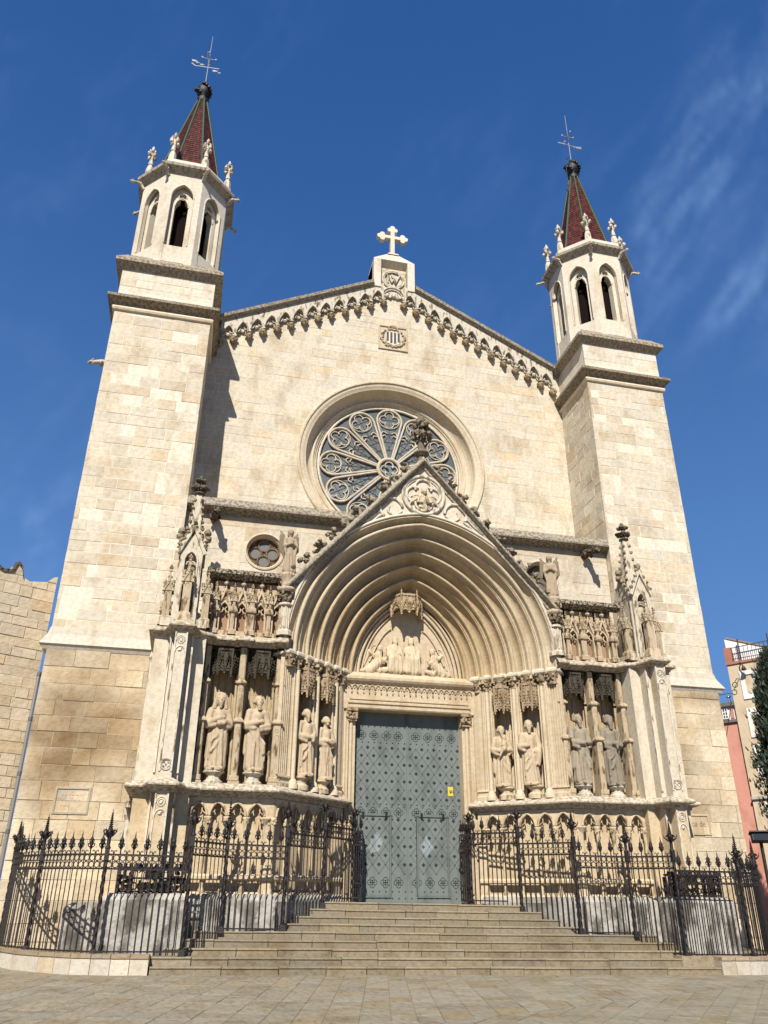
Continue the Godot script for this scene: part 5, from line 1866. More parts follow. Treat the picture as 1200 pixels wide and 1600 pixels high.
func nets(m: MB, P: Array, cell: float, amp: float, nf: float, ftop: float, ph: float, k := 0.035, ylo := -9.0, yhi := 9.0) -> void:
	var lo := Vector3(1e9, 1e9, 1e9)
	var hi := -lo
	for q in P:
		for e in [0, 1]:
			var r: Vector3 = Vector3.ONE * (q[2 + e] + 0.05)
			lo = lo.min(q[e] - r)
			hi = hi.max(q[e] + r)
	lo.y = maxf(lo.y, ylo)
	hi.y = minf(hi.y, yhi)
	var B := 4
	var nx := int(ceil((hi.x - lo.x) / cell / B)) * B
	var ny := int(ceil((hi.y - lo.y) / cell / B)) * B
	var nz := int(ceil((hi.z - lo.z) / cell / B)) * B
	var sx := nx + 1
	var sxy := (nx + 1) * (ny + 1)
	var F := PackedFloat32Array()
	F.resize(sxy * (nz + 1))
	F.fill(1e9)
	var lim := cell * B * 0.87 + amp * 1.3 + 0.012
	var blocks := []
	for bz in nz / B:
		for by in ny / B:
			for bx in nx / B:
				var c := lo + Vector3(bx + 0.5, by + 0.5, bz + 0.5) * (cell * B)
				var f0 := field(P, c, k, 0.0, nf, ftop, ph)
				if absf(f0) > lim:
					continue
				blocks.push_back(Vector3i(bx, by, bz))
				for z in range(bz * B, bz * B + B + 1):
					for y in range(by * B, by * B + B + 1):
						for x in range(bx * B, bx * B + B + 1):
							var ix := z * sxy + y * sx + x
							if F[ix] > 1e8:
								F[ix] = field(P, lo + Vector3(x, y, z) * cell, k, amp, nf, ftop, ph)
	var vid := {}
	var V := PackedVector3Array()
	for b in blocks:
		for z in range(b.z * B, b.z * B + B):
			for y in range(b.y * B, b.y * B + B):
				for x in range(b.x * B, b.x * B + B):
					var i0 := z * sxy + y * sx + x
					var c := [i0, i0 + 1, i0 + sx, i0 + sx + 1, i0 + sxy, i0 + sxy + 1, i0 + sxy + sx, i0 + sxy + sx + 1]
					var mask := 0
					for i in 8:
						if F[c[i]] < 0.0:
							mask |= 1 << i
					if mask == 0 or mask == 255:
						continue
					var s := Vector3.ZERO
					var n := 0
					for e in [[0, 1], [2, 3], [4, 5], [6, 7], [0, 2], [1, 3], [4, 6], [5, 7], [0, 4], [1, 5], [2, 6], [3, 7]]:
						var fa := F[c[e[0]]]
						var fb := F[c[e[1]]]
						if (fa < 0.0) != (fb < 0.0):
							var t := fa / (fa - fb)
							var pa := Vector3(e[0] & 1, (e[0] >> 1) & 1, e[0] >> 2)
							var pb := Vector3(e[1] & 1, (e[1] >> 1) & 1, e[1] >> 2)
							s += pa.lerp(pb, t)
							n += 1
					vid[i0] = V.size()
					V.push_back(lo + (Vector3(x, y, z) + s / n) * cell)
	var T := PackedInt32Array()
	for b in blocks:
		for z in range(b.z * B, b.z * B + B):
			for y in range(b.y * B, b.y * B + B):
				for x in range(b.x * B, b.x * B + B):
					var i0 := z * sxy + y * sx + x
					var ins := F[i0] < 0.0
					for ax in 3:
						var st: int = [1, sx, sxy][ax]
						if F[i0 + st] > 1e8 or (F[i0 + st] < 0.0) == ins:
							continue
						var u: int = [sx, sxy, 1][ax]
						var w: int = [sxy, 1, sx][ax]
						if not (vid.has(i0) and vid.has(i0 - u) and vid.has(i0 - w) and vid.has(i0 - u - w)):
							continue
						var q := [vid[i0], vid[i0 - u], vid[i0 - u - w], vid[i0 - w]]
						if ins:
							q = [q[0], q[3], q[2], q[1]]
						for e in [0, 1, 2, 0, 2, 3]:
							T.push_back(q[e])
	for i in V.size():
		V[i] = m.X * V[i]
	var N := PackedVector3Array()
	N.resize(V.size())
	for i in range(0, T.size(), 3):
		var nn := (V[T[i + 2]] - V[T[i]]).cross(V[T[i + 1]] - V[T[i]])
		N[T[i]] += nn
		N[T[i + 1]] += nn
		N[T[i + 2]] += nn
	for i in T:
		m.v.push_back(V[i])
		m.n.push_back(N[i].normalized())
		m.c.push_back(m.col)
# ------------------------------------------------------------------ the two sides of the portal: pier, niches, splay
func mk(s: int, col: Color) -> MB:
	var m := MB.new()
	if s > 0:
		m.X = FLIP
	m.col = col
	return m

# small gabled pinnacle: shaft, four gables, crocketed spirelet
func pinnacle(m: MB, o: Vector3, r: float, h1: float, h2: float, h3: float, crockets := 3) -> void:
	m.taper(o, 0, h1, r, r)
	m.ring(o, r, [Vector2(0.05, 0.0), Vector2(0.05, 0.08), Vector2(0.0, 0.14)])
	for k in 4:
		var a := k * PI / 2
		var d := Vector3(sin(a), 0, cos(a))
		var e := Vector3(cos(a), 0, -sin(a))
		var c := o + d * (r + 0.02)
		m.tri(c - e * (r + 0.03) + Vector3(0, h1 - 0.02, 0), c + Vector3(0, h2, 0), c + e * (r + 0.03) + Vector3(0, h1 - 0.02, 0))
		for q in [-1, 1]:
			m.bar(c + e * (r + 0.05) * q + Vector3(0, h1 - 0.05, 0), c + Vector3(0, h2 + 0.02, 0), 0.05, 0.04)
			for i in 2:
				m.blob(c + e * (r + 0.04) * q * (0.75 - 0.4 * i) + Vector3(0, lerpf(h1, h2, 0.3 + 0.4 * i) + 0.05, 0), Vector3(0.04, 0.045, 0.04), rng, 5, 0.4)
		m.blob(c + Vector3(0, h2 + 0.06, 0), Vector3(0.05, 0.07, 0.05), rng, 5, 0.4)
		# sunk panel on each face
		var pa := []
		for q in arch(r * 0.6, r * 0.9, h1 - r * 1.4, 4):
			pa.push_back(c + e * q.x + Vector3(0, q.y, 0) - d * 0.02)
		m.tube(pa, r * 0.12, 4)
	m.taper(o, h1, h3, r * 0.85, r * 0.12)
	for i in crockets:
		var t := (i + 0.6) / crockets
		var y := lerpf(h1 + (h2 - h1) * 0.6, h3, t)
		var rr := lerpf(r * 0.85, r * 0.12, (y - h1) / (h3 - h1)) * 1.35
		for k in 4:
			var a := PI / 4 + k * PI / 2
			m.blob(o + Vector3(sin(a) * rr, y, cos(a) * rr), Vector3(0.034, 0.04, 0.034) * (0.6 + r * 2.2), rng, 5, 0.4)
	finial(m, o + Vector3(0, h3 - 0.08, 0), maxf(0.22, r * 1.7), r * 0.65)

func rosette(m: MB, o: Vector3, r: float) -> void:
	m.tube(ring3(o.x, o.y, o.z, r, 16), r * 0.14, 5)
	for q in 4:
		var a := q * PI / 2
		m.tube(ring3(o.x + cos(a) * r * 0.42, o.y + sin(a) * r * 0.42, o.z, r * 0.38, 8, a - 2.0, a + 2.0), r * 0.10, 4)
	m.blob(o, Vector3(r * 0.2, r * 0.2, r * 0.15), rng, 5)

func portal_side(s: int) -> void:
	var side := "left" if s < 0 else "right"
	var pier := part("buttress", church, "stepped %s buttress of the portal with a tall crocketed pinnacle" % side)
	var wing := part("portal_wing", church, "%s flank of the portal with niches, canopies and blind tracery" % side)
	# plan of the ledge line, from the outer return round the pier to the door jamb
	var pierplan := [Vector2(-7.50, 2.4), Vector2(-7.50, 4.38), Vector2(-7.10, 4.38), Vector2(-7.10, 4.68), Vector2(-6.97, 4.68), Vector2(-6.97, 5.0), Vector2(-6.65, 5.0), Vector2(-6.65, 4.68), Vector2(-6.50, 4.68), Vector2(-6.50, 4.38), Vector2(-6.18, 4.38)]
	var ledge := [Vector2(-7.50, 2.4), Vector2(-7.50, 4.40), Vector2(-7.12, 4.42), Vector2(-6.99, 4.98), Vector2(-6.62, 4.98), Vector2(-6.48, 4.42), Vector2(-6.15, 4.30), Vector2(-6.0, 4.22), Vector2(-4.10, 4.22), Vector2(-2.02, 2.28), Vector2(-1.90, 2.1)]
	var m := mk(s, CREAM * 0.97)
	m.plan(pierplan, [Vector2(0, 4.1), Vector2(0, 7.85)])
	m.plan([Vector2(-6.18, 4.38), Vector2(-6.18, 3.3)], [Vector2(0, 4.1), Vector2(0, 7.85)])
	obj("pier_shaft", m, M.stone, pier)
	m = mk(s, Color(0.50, 0.405, 0.27))
	m.plan(pierplan, [Vector2(0, 0.3), Vector2(0, 3.92)])
	m.plan([Vector2(-6.18, 4.38), Vector2(-6.18, 3.3)], [Vector2(0, 0.3), Vector2(0, 3.92)])
	obj("pier_base", m, M.stone, pier)
	# panel frames with tracery heads on the pilaster, rosette at its foot
	for e in [[4.28, 7.72, 4.44], [1.75, 3.80, -1.0]]:
		m = mk(s, PALE)
		for x in [-6.95, -6.67]:
			m.bar(Vector3(x, e[0], 5.005), Vector3(x, e[1], 5.005), 0.035, 0.04)
		for x in [-7.08, -6.52]:
			m.bar(Vector3(x, e[0], 4.70), Vector3(x, e[1], 4.70), 0.05, 0.05)
		m.tube(to3(arch(0.125, 0.15, e[1] - 0.24, 5, -6.81), 5.01), 0.02, 4)
		m.tube(to3(arch(0.125, 0.15, e[1] - 0.52, 5, -6.81), 5.01), 0.02, 4)
		m.tube(ring3(-6.81, e[1] - 0.22, 5.005, 0.08, 10), 0.02, 4)
		m.blob(Vector3(-6.81, e[1] - 0.22, 5.01), Vector3(0.05, 0.05, 0.03), rng, 5)
		m.blob(Vector3(-6.81, e[1] - 0.46, 5.01), Vector3(0.06, 0.05, 0.03), rng, 5)
		if e[2] > 0:
			rosette(m, Vector3(-6.81, e[2], 5.01), 0.125)
			for q in [[-0.14, -0.14], [0.14, 0.14], [-0.14, 0.14], [0.14, -0.14]]:
				m.blob(Vector3(-6.81 + q[0] * 0.85, e[2] + q[1] * 0.85, 5.0), Vector3(0.03, 0.03, 0.02), rng, 5)
		obj("panel_tracery", m, M.carved, pier)
	# side face strip and shaft beside the tower
	m = mk(s, CREAM)
	m.tube([Vector3(-7.56, 4.2, 2.9), Vector3(-7.56, 7.5, 2.9)], 0.09, 8)
	m.blob(Vector3(-7.56, 7.55, 2.9), Vector3(0.14, 0.2, 0.14), rng, 6)
	m.box(Vector3(-7.72, 3.6, 2.5), Vector3(-7.5, 3.75, 3.4))
	m.tube([Vector3(-7.62, 0.5, 3.0), Vector3(-7.62, 3.5, 3.0)], 0.08, 8)
	m.blob(Vector3(-7.62, 3.45, 3.0), Vector3(0.13, 0.18, 0.13), rng, 6)
	obj("corner_shaft", m, M.carved, pier)
	# the great ledge and the band above, dark on their weathered tops
	m = mk(s, Color(0.52, 0.475, 0.39))
	m.plan(ledge, [Vector2(-0.05, 3.82), Vector2(0.03, 3.84), Vector2(0.04, 3.90), Vector2(0.18, 3.945), Vector2(0.225, 3.955), Vector2(0.235, 3.99), Vector2(0.20, 4.04), Vector2(0.0, 4.14), Vector2(-0.15, 4.17), Vector2(-0.8, 4.19)])
	obj("ledge", m, M.ledge, wing)
	var band := [Vector2(-7.50, 2.4), Vector2(-7.50, 4.40), Vector2(-7.12, 4.42), Vector2(-6.99, 5.0), Vector2(-6.62, 5.0), Vector2(-6.48, 4.42), Vector2(-6.15, 4.25), Vector2(-6.0, 3.98), Vector2(-5.3, 3.95), Vector2(-5.26, 4.05), Vector2(-5.02, 4.05), Vector2(-4.98, 3.95), Vector2(-4.3, 3.98), Vector2(-4.22, 4.12), Vector2(-3.98, 4.12)]
	m = mk(s, Color(0.48, 0.43, 0.345))
	m.plan(band, [Vector2(-0.05, 7.74), Vector2(0.03, 7.76), Vector2(0.04, 7.80), Vector2(0.13, 7.845), Vector2(0.165, 7.855), Vector2(0.17, 7.89), Vector2(0.13, 7.94), Vector2(0.0, 8.04), Vector2(-0.2, 8.08), Vector2(-0.6, 8.1)])
	obj("upper_ledge", m, M.ledge, wing)

	# ---- niches
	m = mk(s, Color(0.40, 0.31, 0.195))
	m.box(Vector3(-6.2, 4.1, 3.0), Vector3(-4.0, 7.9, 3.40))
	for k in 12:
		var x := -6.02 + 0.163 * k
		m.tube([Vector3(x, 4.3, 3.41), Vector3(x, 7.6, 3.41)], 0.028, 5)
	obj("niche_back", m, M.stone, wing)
	for e in [[-6.08, 0.075], [-5.14, 0.085], [-4.12, 0.10]]:
		var x: float = e[0]
		var w: float = e[1]
		m = mk(s, Color(0.42, 0.345, 0.235))
		var st := [[4.30, 5.72, 4.06], [5.78, 6.75, 3.98], [6.82, 7.76, 3.90]]
		for q in st:
			m.cbox(Vector3(x - w, q[0], 3.4), Vector3(x + w, q[1], q[2]), 0.03)
			for t in [-1, 1]:
				m.tube([Vector3(x + w * 1.35 * t, q[0], 3.62), Vector3(x + w * 1.35 * t, q[1], 3.62)], 0.04, 6)
			if q[1] < 7.5:
				m.ring(Vector3(x, 0, q[2] - w), w, [Vector2(0.0, q[1] - 0.06), Vector2(0.05, q[1] - 0.02), Vector2(0.05, q[1] + 0.02), Vector2(-0.02, q[1] + 0.10)])
				rosette(m, Vector3(x, q[1] - 0.2, q[2]), 0.05)
				m.tube(to3(arch(0.05, 0.06, q[1] - 0.36, 3, x), q[2]), 0.012, 4)
		m.box(Vector3(x - w - 0.06, 4.12, 3.4), Vector3(x + w + 0.06, 4.22, 4.10))
		m.cbox(Vector3(x - w - 0.04, 4.22, 3.4), Vector3(x + w + 0.04, 4.36, 4.08), 0.02)
		obj("pilaster", m, M.carved, wing)
	for x in [-5.62, -4.62]:
		baldachin(wing, (FLIP if s > 0 else Transform3D()) * Transform3D(Basis(), Vector3(x, 6.98, 3.42)), 0.36, 0.50, 0.70, CRUST * 0.7)
		m = mk(s, GREYST * 1.25)
		m.lathe(Vector3(x - 0.02, 4.12, 3.80), [Vector2(0.25, 0.0), Vector2(0.25, 0.10), Vector2(0.18, 0.16), Vector2(0.17, 0.24), Vector2(0.22, 0.30), Vector2(0.27, 0.32), Vector2(0.27, 0.37), Vector2(0.0, 0.39)], 8, false)
		obj("statue_pedestal", m, M.carved, wing)

	# ---- splay between the wing and the door, in its own plan: along it (s) and out of it (d)
	var P0 := Vector2(-4.08, 4.06)
	var P1 := Vector2(-2.05, 2.22)
	var L := P0.distance_to(P1)
	var e := (P1 - P0) / L
	var nr := Vector2(-e.y, e.x)
	var at := func(a: float, d: float) -> Vector2: return P0 + e * a + nr * d
	var plan := [at.call(-0.02, -0.05)]
	for k in 5:
		plan.push_back(at.call(0.03 + k * 0.075, 0.03))
		plan.push_back(at.call(0.055 + k * 0.075, 0.03))
		plan.push_back(at.call(0.07 + k * 0.075, -0.02))
	for q in [[0.50, 0.05], [0.64, 0.05], [0.66, -0.05], [0.70, -0.05], [0.72, -0.42], [1.26, -0.42], [1.28, -0.05], [1.33, -0.05], [1.36, 0.05], [1.44, 0.06], [1.50, 0.05], [1.53, -0.05], [1.58, -0.05], [1.60, -0.42], [2.14, -0.42], [2.16, -0.05], [2.2, -0.05], [2.24, 0.05], [2.36, 0.05], [2.40, -0.03], [2.5, -0.03], [2.52, 0.04], [2.62, 0.04], [2.76, 0.0]]:
		plan.push_back(at.call(q[0], q[1]))
	m = mk(s, PORT)
	m.plan(plan, [Vector2(0, 4.12), Vector2(0, 7.66)])
	obj("splay_wall", m, M.stone, wing)
	m = mk(s, Color(0.52, 0.44, 0.315))
	for a in [0.57, 1.44, 2.30]:
		var q: Vector2 = at.call(a, 0.08)
		m.tube([Vector3(q.x, 4.36, q.y), Vector3(q.x, 7.25, q.y)], 0.062, 10)
		for t in [-0.1, 0.1]:
			var q2: Vector2 = at.call(a + t, 0.04)
			m.tube([Vector3(q2.x, 4.36, q2.y), Vector3(q2.x, 7.3, q2.y)], 0.028, 6)
		m.lathe(Vector3(q.x, 4.12, q.y), [Vector2(0.15, 0), Vector2(0.15, 0.12), Vector2(0.11, 0.16), Vector2(0.12, 0.19), Vector2(0.07, 0.26)], 8)
	for a in [0.80, 0.92, 1.05, 1.18, 1.68, 1.80, 1.93, 2.06]:
		var q: Vector2 = at.call(a, -0.41)
		m.tube([Vector3(q.x, 4.3, q.y), Vector3(q.x, 7.0, q.y)], 0.03, 6)
	obj("colonnettes", m, M.stone, wing)
	m = mk(s, PORT)
	m.plan([at.call(-0.02, 0.03), at.call(0.45, 0.04), at.call(0.68, 0.02)], [Vector2(0.05, 4.12), Vector2(0.05, 4.24), Vector2(0.02, 4.28), Vector2(0.02, 4.34), Vector2(0.06, 4.38), Vector2(0.05, 4.42), Vector2(-0.05, 4.45)])
	obj("splay_base", m, M.carved, wing)
	m = mk(s, PORT)
	m.plan([at.call(2.2, 0.0), at.call(2.45, 0.04), at.call(2.74, 0.02)], [Vector2(0.05, 4.12), Vector2(0.05, 4.24), Vector2(0.02, 4.28), Vector2(0.02, 4.34), Vector2(0.06, 4.38), Vector2(0.05, 4.42), Vector2(-0.05, 4.45)])
	obj("splay_base", m, M.stone, wing)
	# capitals and their abacus, stepping in towards the door
	for a in [0.22, 0.57, 0.99, 1.44, 1.87, 2.30, 2.62]:
		m = mk(s, Color(0.34, 0.27, 0.18))
		var wide: float = 0.17 if a in [0.22, 0.99, 1.87] else 0.12
		var q: Vector2 = at.call(a, 0.02)
		m.lathe(Vector3(q.x, 7.26, q.y), [Vector2(wide * 0.7, 0), Vector2(wide * 0.85, 0.03), Vector2(wide * 0.65, 0.06), Vector2(wide * 0.75, 0.2), Vector2(wide * 1.15, 0.36)], 8)
		for k in 22:
			var an := rng.randf() * TAU
			var yy := rng.randf_range(0.1, 0.36)
			var rr := wide * (0.7 + yy * 1.4)
			m.blob(Vector3(q.x + cos(an) * rr, 7.26 + yy, q.y + sin(an) * rr * 0.8), Vector3(0.045, 0.045, 0.045), rng, 5, 0.4)
		obj("capital", m, M.carved, wing)
	m = mk(s, CREAM * 0.9)
	var ab := [Vector2(-4.10, 4.14)]
	for a in [0.20, 0.57, 0.99, 1.44, 1.87, 2.30, 2.66]:
		var hw := 0.14
		ab.push_back(at.call(a - hw, 0.02))
		ab.push_back(at.call(a - hw * 0.8, 0.13))
		ab.push_back(at.call(a + hw * 0.8, 0.13))
		ab.push_back(at.call(a + hw, 0.02))
	m.plan(ab, [Vector2(-0.12, 7.58), Vector2(0.02, 7.60), Vector2(0.05, 7.64), Vector2(0.05, 7.70), Vector2(-0.02, 7.77), Vector2(-0.16, 7.82), Vector2(-0.3, 7.82)])
	var acap := []
	for q in ab:
		acap.push_back(q)
	acap.push_back(at.call(2.7, -0.6))
	acap.push_back(at.call(0.0, -0.6))
	m.prism(acap, 7.60, 7.66)
	obj("abacus", m, M.stone, wing)
	for a in [0.99, 1.87]:
		var o: Vector2 = at.call(a, -0.30)
		var T := Transform3D(Basis(Vector3(e.x, 0, e.y), Vector3(0, 1, 0), Vector3(nr.x, 0, nr.y)), Vector3(o.x, 6.62, o.y))
		baldachin(wing, (FLIP if s > 0 else Transform3D()) * T, 0.27, 0.50, 0.74, Color(0.37, 0.29, 0.19))
		m = mk(s, Color(0.49, 0.41, 0.29))
		var po: Vector2 = at.call(a, -0.02)
		m.lathe(Vector3(po.x, 4.12, po.y), [Vector2(0.24, 0.0), Vector2(0.24, 0.12), Vector2(0.17, 0.18), Vector2(0.17, 0.24), Vector2(0.25, 0.31), Vector2(0.25, 0.36), Vector2(0.0, 0.38)], 8, false)
		obj("statue_pedestal", m, M.carved, wing)

	# ---- blind tracery above the niches
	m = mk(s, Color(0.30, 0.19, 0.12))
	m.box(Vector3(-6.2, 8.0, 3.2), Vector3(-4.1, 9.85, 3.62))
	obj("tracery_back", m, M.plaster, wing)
	var xs := [-5.78, -5.30, -4.78, -4.30]
	var out := V2([-6.2, 8.06])
	m = mk(s, Color(0.46, 0.37, 0.25))
	for x in xs:
		var l := arch(0.125, 0.22, 8.80, 4, x)
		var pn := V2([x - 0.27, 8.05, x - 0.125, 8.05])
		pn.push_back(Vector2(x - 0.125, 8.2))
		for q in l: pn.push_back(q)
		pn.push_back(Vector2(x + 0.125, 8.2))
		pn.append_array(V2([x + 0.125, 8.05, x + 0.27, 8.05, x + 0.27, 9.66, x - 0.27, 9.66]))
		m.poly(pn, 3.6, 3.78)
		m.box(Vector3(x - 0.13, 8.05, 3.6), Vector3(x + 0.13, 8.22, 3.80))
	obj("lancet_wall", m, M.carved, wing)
	for x in xs:
		m = mk(s, Color(0.50, 0.41, 0.29))
		m.tube(to3(arch(0.14, 0.24, 8.80, 5, x), 3.80), 0.03, 5)
		m.bar(Vector3(x - 0.14, 8.2, 3.80), Vector3(x - 0.14, 8.82, 3.80), 0.05, 0.05)
		m.bar(Vector3(x + 0.14, 8.2, 3.80), Vector3(x + 0.14, 8.82, 3.80), 0.05, 0.05)
		for q in [-1, 1]:
			m.tube([Vector3(x + 0.125 * q, 8.74, 3.74), Vector3(x + 0.05 * q, 8.78, 3.74), Vector3(x + 0.02 * q, 8.86, 3.74), Vector3(x + 0.08 * q, 8.93, 3.74)], [0.025, 0.03, 0.025, 0.02], 4)
			m.bar(Vector3(x + 0.21 * q, 8.80, 3.82), Vector3(x, 9.42, 3.84), 0.05, 0.06)
			for k in 4:
				var f := 0.2 + 0.22 * k
				m.blob(Vector3(x + 0.21 * q * (1 - f) + 0.05 * q, lerpf(8.80, 9.42, f) + 0.02, 3.85), Vector3(0.035, 0.04, 0.035), rng, 5, 0.4)
		m.tube(to3(arch(0.06, 0.1, 9.06, 3, x), 3.80), 0.014, 4)
		m.tube([Vector3(x, 9.4, 3.84), Vector3(x, 9.66, 3.86)], [0.03, 0.025], 5)
		m.lathe(Vector3(x, 9.5, 3.86), [Vector2(0.03, 0), Vector2(0.08, 0.05), Vector2(0.07, 0.1), Vector2(0.03, 0.12), Vector2(0.05, 0.2), Vector2(0.0, 0.24)], 6)
		obj("crocketed_gable", m, M.carved, wing)
	for q in [[-6.05, 0.08], [-5.54, 0.055], [-5.04, 0.09], [-4.54, 0.055]]:
		m = mk(s, Color(0.40, 0.325, 0.225))
		var x: float = q[0]
		var r: float = q[1]
		m.taper(Vector3(x, 0, 3.86), 8.08, 8.72, r, r)
		m.ring(Vector3(x, 0, 3.86), r, [Vector2(0.04, 8.08), Vector2(0.04, 8.2), Vector2(0.0, 8.24)])
		m.ring(Vector3(x, 0, 3.86), r, [Vector2(0.0, 8.70), Vector2(0.05, 8.73), Vector2(0.05, 8.76), Vector2(-0.01, 8.80)])
		pinnacle(m, Vector3(x, 8.76, 3.88), r * 0.85, 0.30, 0.45, 0.72, 2)
		obj("small_pinnacle", m, M.carved, wing)
	m = mk(s, GREYST * 0.9)
	var rf := [Vector2(-6.35, 3.95), Vector2(-4.02, 3.95)]
	m.plan(rf, [Vector2(-0.1, 9.70), Vector2(0.05, 9.74), Vector2(0.12, 9.80), Vector2(0.13, 9.92), Vector2(-0.3, 10.06), Vector2(-1.9, 10.42)])
	obj("roof_slab", m, M.lichen, wing)
	# corner shaft that carries the angel
	m = mk(s, CREAM)
	m.taper(Vector3(-4.10, 0, 4.0), 8.1, 8.98, 0.14, 0.14, 8, PI / 8)
	m.ring(Vector3(-4.1, 0, 4.0), 0.14, [Vector2(0.08, 8.1), Vector2(0.08, 8.22), Vector2(0.0, 8.30)], 8, PI / 8)
	for k in 8:
		var a := k * PI / 4
		m.tube([Vector3(-4.1 + cos(a) * 0.15, 8.3, 4.0 + sin(a) * 0.15), Vector3(-4.1 + cos(a) * 0.15, 8.95, 4.0 + sin(a) * 0.15)], 0.025, 5)
	m.ring(Vector3(-4.1, 0, 4.0), 0.14, [Vector2(0.0, 8.96), Vector2(0.07, 8.98), Vector2(0.07, 9.02), Vector2(0.02, 9.06)], 8, PI / 8)
	m.col = Color(0.23, 0.185, 0.13)
	for k in 34:
		var a := rng.randf() * TAU
		var y := rng.randf_range(9.05, 9.38)
		m.blob(Vector3(-4.1 + cos(a) * (0.13 + (y - 9.05) * 0.35), y, 4.0 + sin(a) * (0.13 + (y - 9.05) * 0.35)), Vector3(0.06, 0.06, 0.06), rng, 6, 0.4)
	m.col = Color(0.40, 0.33, 0.24)
	m.lathe(Vector3(-4.1, 9.36, 4.05), [Vector2(0.2, 0), Vector2(0.26, 0.06), Vector2(0.26, 0.12), Vector2(0.15, 0.2), Vector2(0.17, 0.35), Vector2(0.2, 0.5), Vector2(0.22, 0.58), Vector2(0.0, 0.62)], 8)
	for k in 12:
		var a := rng.randf() * TAU
		m.blob(Vector3(-4.1 + cos(a) * 0.18, rng.randf_range(9.6, 9.9), 4.05 + sin(a) * 0.18), Vector3(0.06, 0.08, 0.06), rng, 6, 0.4)
	obj("angel_shaft", m, M.carved, wing)

	# ---- the tall pinnacle on the pier
	m = mk(s, CREAM * 0.98)
	var pz := 4.25
	var px := -6.82
	m.box(Vector3(px - 0.60, 8.02, 2.3), Vector3(px + 0.60, 8.24, 4.5))
	m.box(Vector3(px - 0.30, 8.1, 3.6), Vector3(px + 0.30, 10.1, 4.40))
	# pointed front panel, sunk
	var ou := V2([px - 0.30, 8.1, px - 0.17, 8.1])
	for q in arch(0.17, 0.3, 9.85, 5, px): ou.push_back(q)
	ou.append_array(V2([px + 0.17, 8.1, px + 0.30, 8.1, px + 0.30, 10.15, px, 10.80, px - 0.30, 10.15]))
	m.poly(ou, 4.38, 4.56)
	m.tube(to3(arch(0.18, 0.3, 9.85, 6, px), 4.57), 0.03, 5)
	m.tube(to3(arch(0.12, 0.1, 9.78, 4, px - 0.0), 4.48), 0.03, 5)
	m.bar(Vector3(px - 0.18, 8.3, 4.57), Vector3(px - 0.18, 9.85, 4.57), 0.04, 0.05)
	m.bar(Vector3(px + 0.18, 8.3, 4.57), Vector3(px + 0.18, 9.85, 4.57), 0.04, 0.05)
	for sd in [-1, 1]:
		m.bar(Vector3(px + 0.36 * sd, 10.08, 4.58), Vector3(px, 10.90, 4.60), 0.09, 0.10)
		m.tri(Vector3(px + 0.31 * sd, 10.1, 3.62), Vector3(px + 0.31 * sd, 10.8, 4.0), Vector3(px + 0.31 * sd, 10.1, 4.42))
		m.bar(Vector3(px + 0.33 * sd, 10.08, 4.50), Vector3(px + 0.33 * sd, 10.80, 4.02), 0.07, 0.07)
		m.bar(Vector3(px + 0.33 * sd, 10.08, 3.55), Vector3(px + 0.33 * sd, 10.80, 4.0), 0.07, 0.07)
		m.bar(Vector3(px + 0.31 * sd, 8.1, 4.42), Vector3(px + 0.31 * sd, 10.05, 4.42), 0.06, 0.06)
	m.box(Vector3(px - 0.26, 10.0, 3.7), Vector3(px + 0.26, 10.4, 4.38))
	m.taper(Vector3(px, 0, 4.02), 10.2, 12.15, 0.26, 0.075)
	obj("pinnacle", m, M.carved, pier)
	m = mk(s, Color(0.25, 0.205, 0.145))
	for k in 4:
		var f := 0.2 + 0.22 * k
		for sd in [-1, 1]:
			m.blob(Vector3(px + 0.40 * sd * (1 - f), lerpf(10.1, 10.95, f) + 0.05, 4.6), Vector3(0.06, 0.06, 0.06), rng, 6, 0.4)
			m.blob(Vector3(px + 0.36 * sd, lerpf(10.1, 10.85, f) + 0.05, lerpf(4.55, 4.0, f)), Vector3(0.06, 0.06, 0.06), rng, 6, 0.4)
	m.blob(Vector3(px, 11.02, 4.6), Vector3(0.08, 0.1, 0.08), rng, 6, 0.4)
	for sd in [-1, 1]:
		m.blob(Vector3(px + 0.36 * sd, 10.98, 4.02), Vector3(0.11, 0.12, 0.11), rng, 7, 0.2)
		m.blob(Vector3(px + 0.40 * sd, 10.78, 4.05), Vector3(0.10, 0.09, 0.10), rng, 7, 0.2)
	for i in 6:
		var y := 10.75 + 0.24 * i
		var rr := lerpf(0.26, 0.075, (y - 10.2) / 1.95) * 1.35
		for k in 4:
			var a := PI / 4 + k * PI / 2
			m.blob(Vector3(px + sin(a) * rr * 1.15, y, 4.02 + cos(a) * rr * 1.15), Vector3(0.055, 0.06, 0.055), rng, 5, 0.4)
	obj("crockets", m, M.carved, pier)
	m = mk(s, Color(0.15, 0.125, 0.092))
	finial_big(m, Vector3(px, 12.08, 4.02), 0.72, 0.21)
	obj("finial", m, M.carved, pier)
	m = mk(s, Color(0.44, 0.36, 0.25))
	pinnacle(m, Vector3(px, 8.2, 4.72), 0.105, 1.0, 1.22, 1.68, 4)
	m.taper(Vector3(px, 0, 4.72), 8.05, 8.3, 0.24, 0.15)
	obj("front_pinnacle", m, M.carved, pier)
	for x in [-7.32, -6.30]:
		m = mk(s, Color(0.38, 0.31, 0.215))
		pinnacle(m, Vector3(x, 8.2, 4.30), 0.095, 0.85, 1.05, 1.5, 3)
		m.taper(Vector3(x, 0, 4.30), 8.05, 8.28, 0.17, 0.12)
		obj("side_pinnacle", m, M.carved, pier)
	for x in [-7.38]:
		m = mk(s, Color(0.45, 0.37, 0.26))
		pinnacle(m, Vector3(x, 8.15, 3.4), 0.10, 0.6, 0.8, 1.2, 2)
		obj("side_pinnacle", m, M.carved, pier)

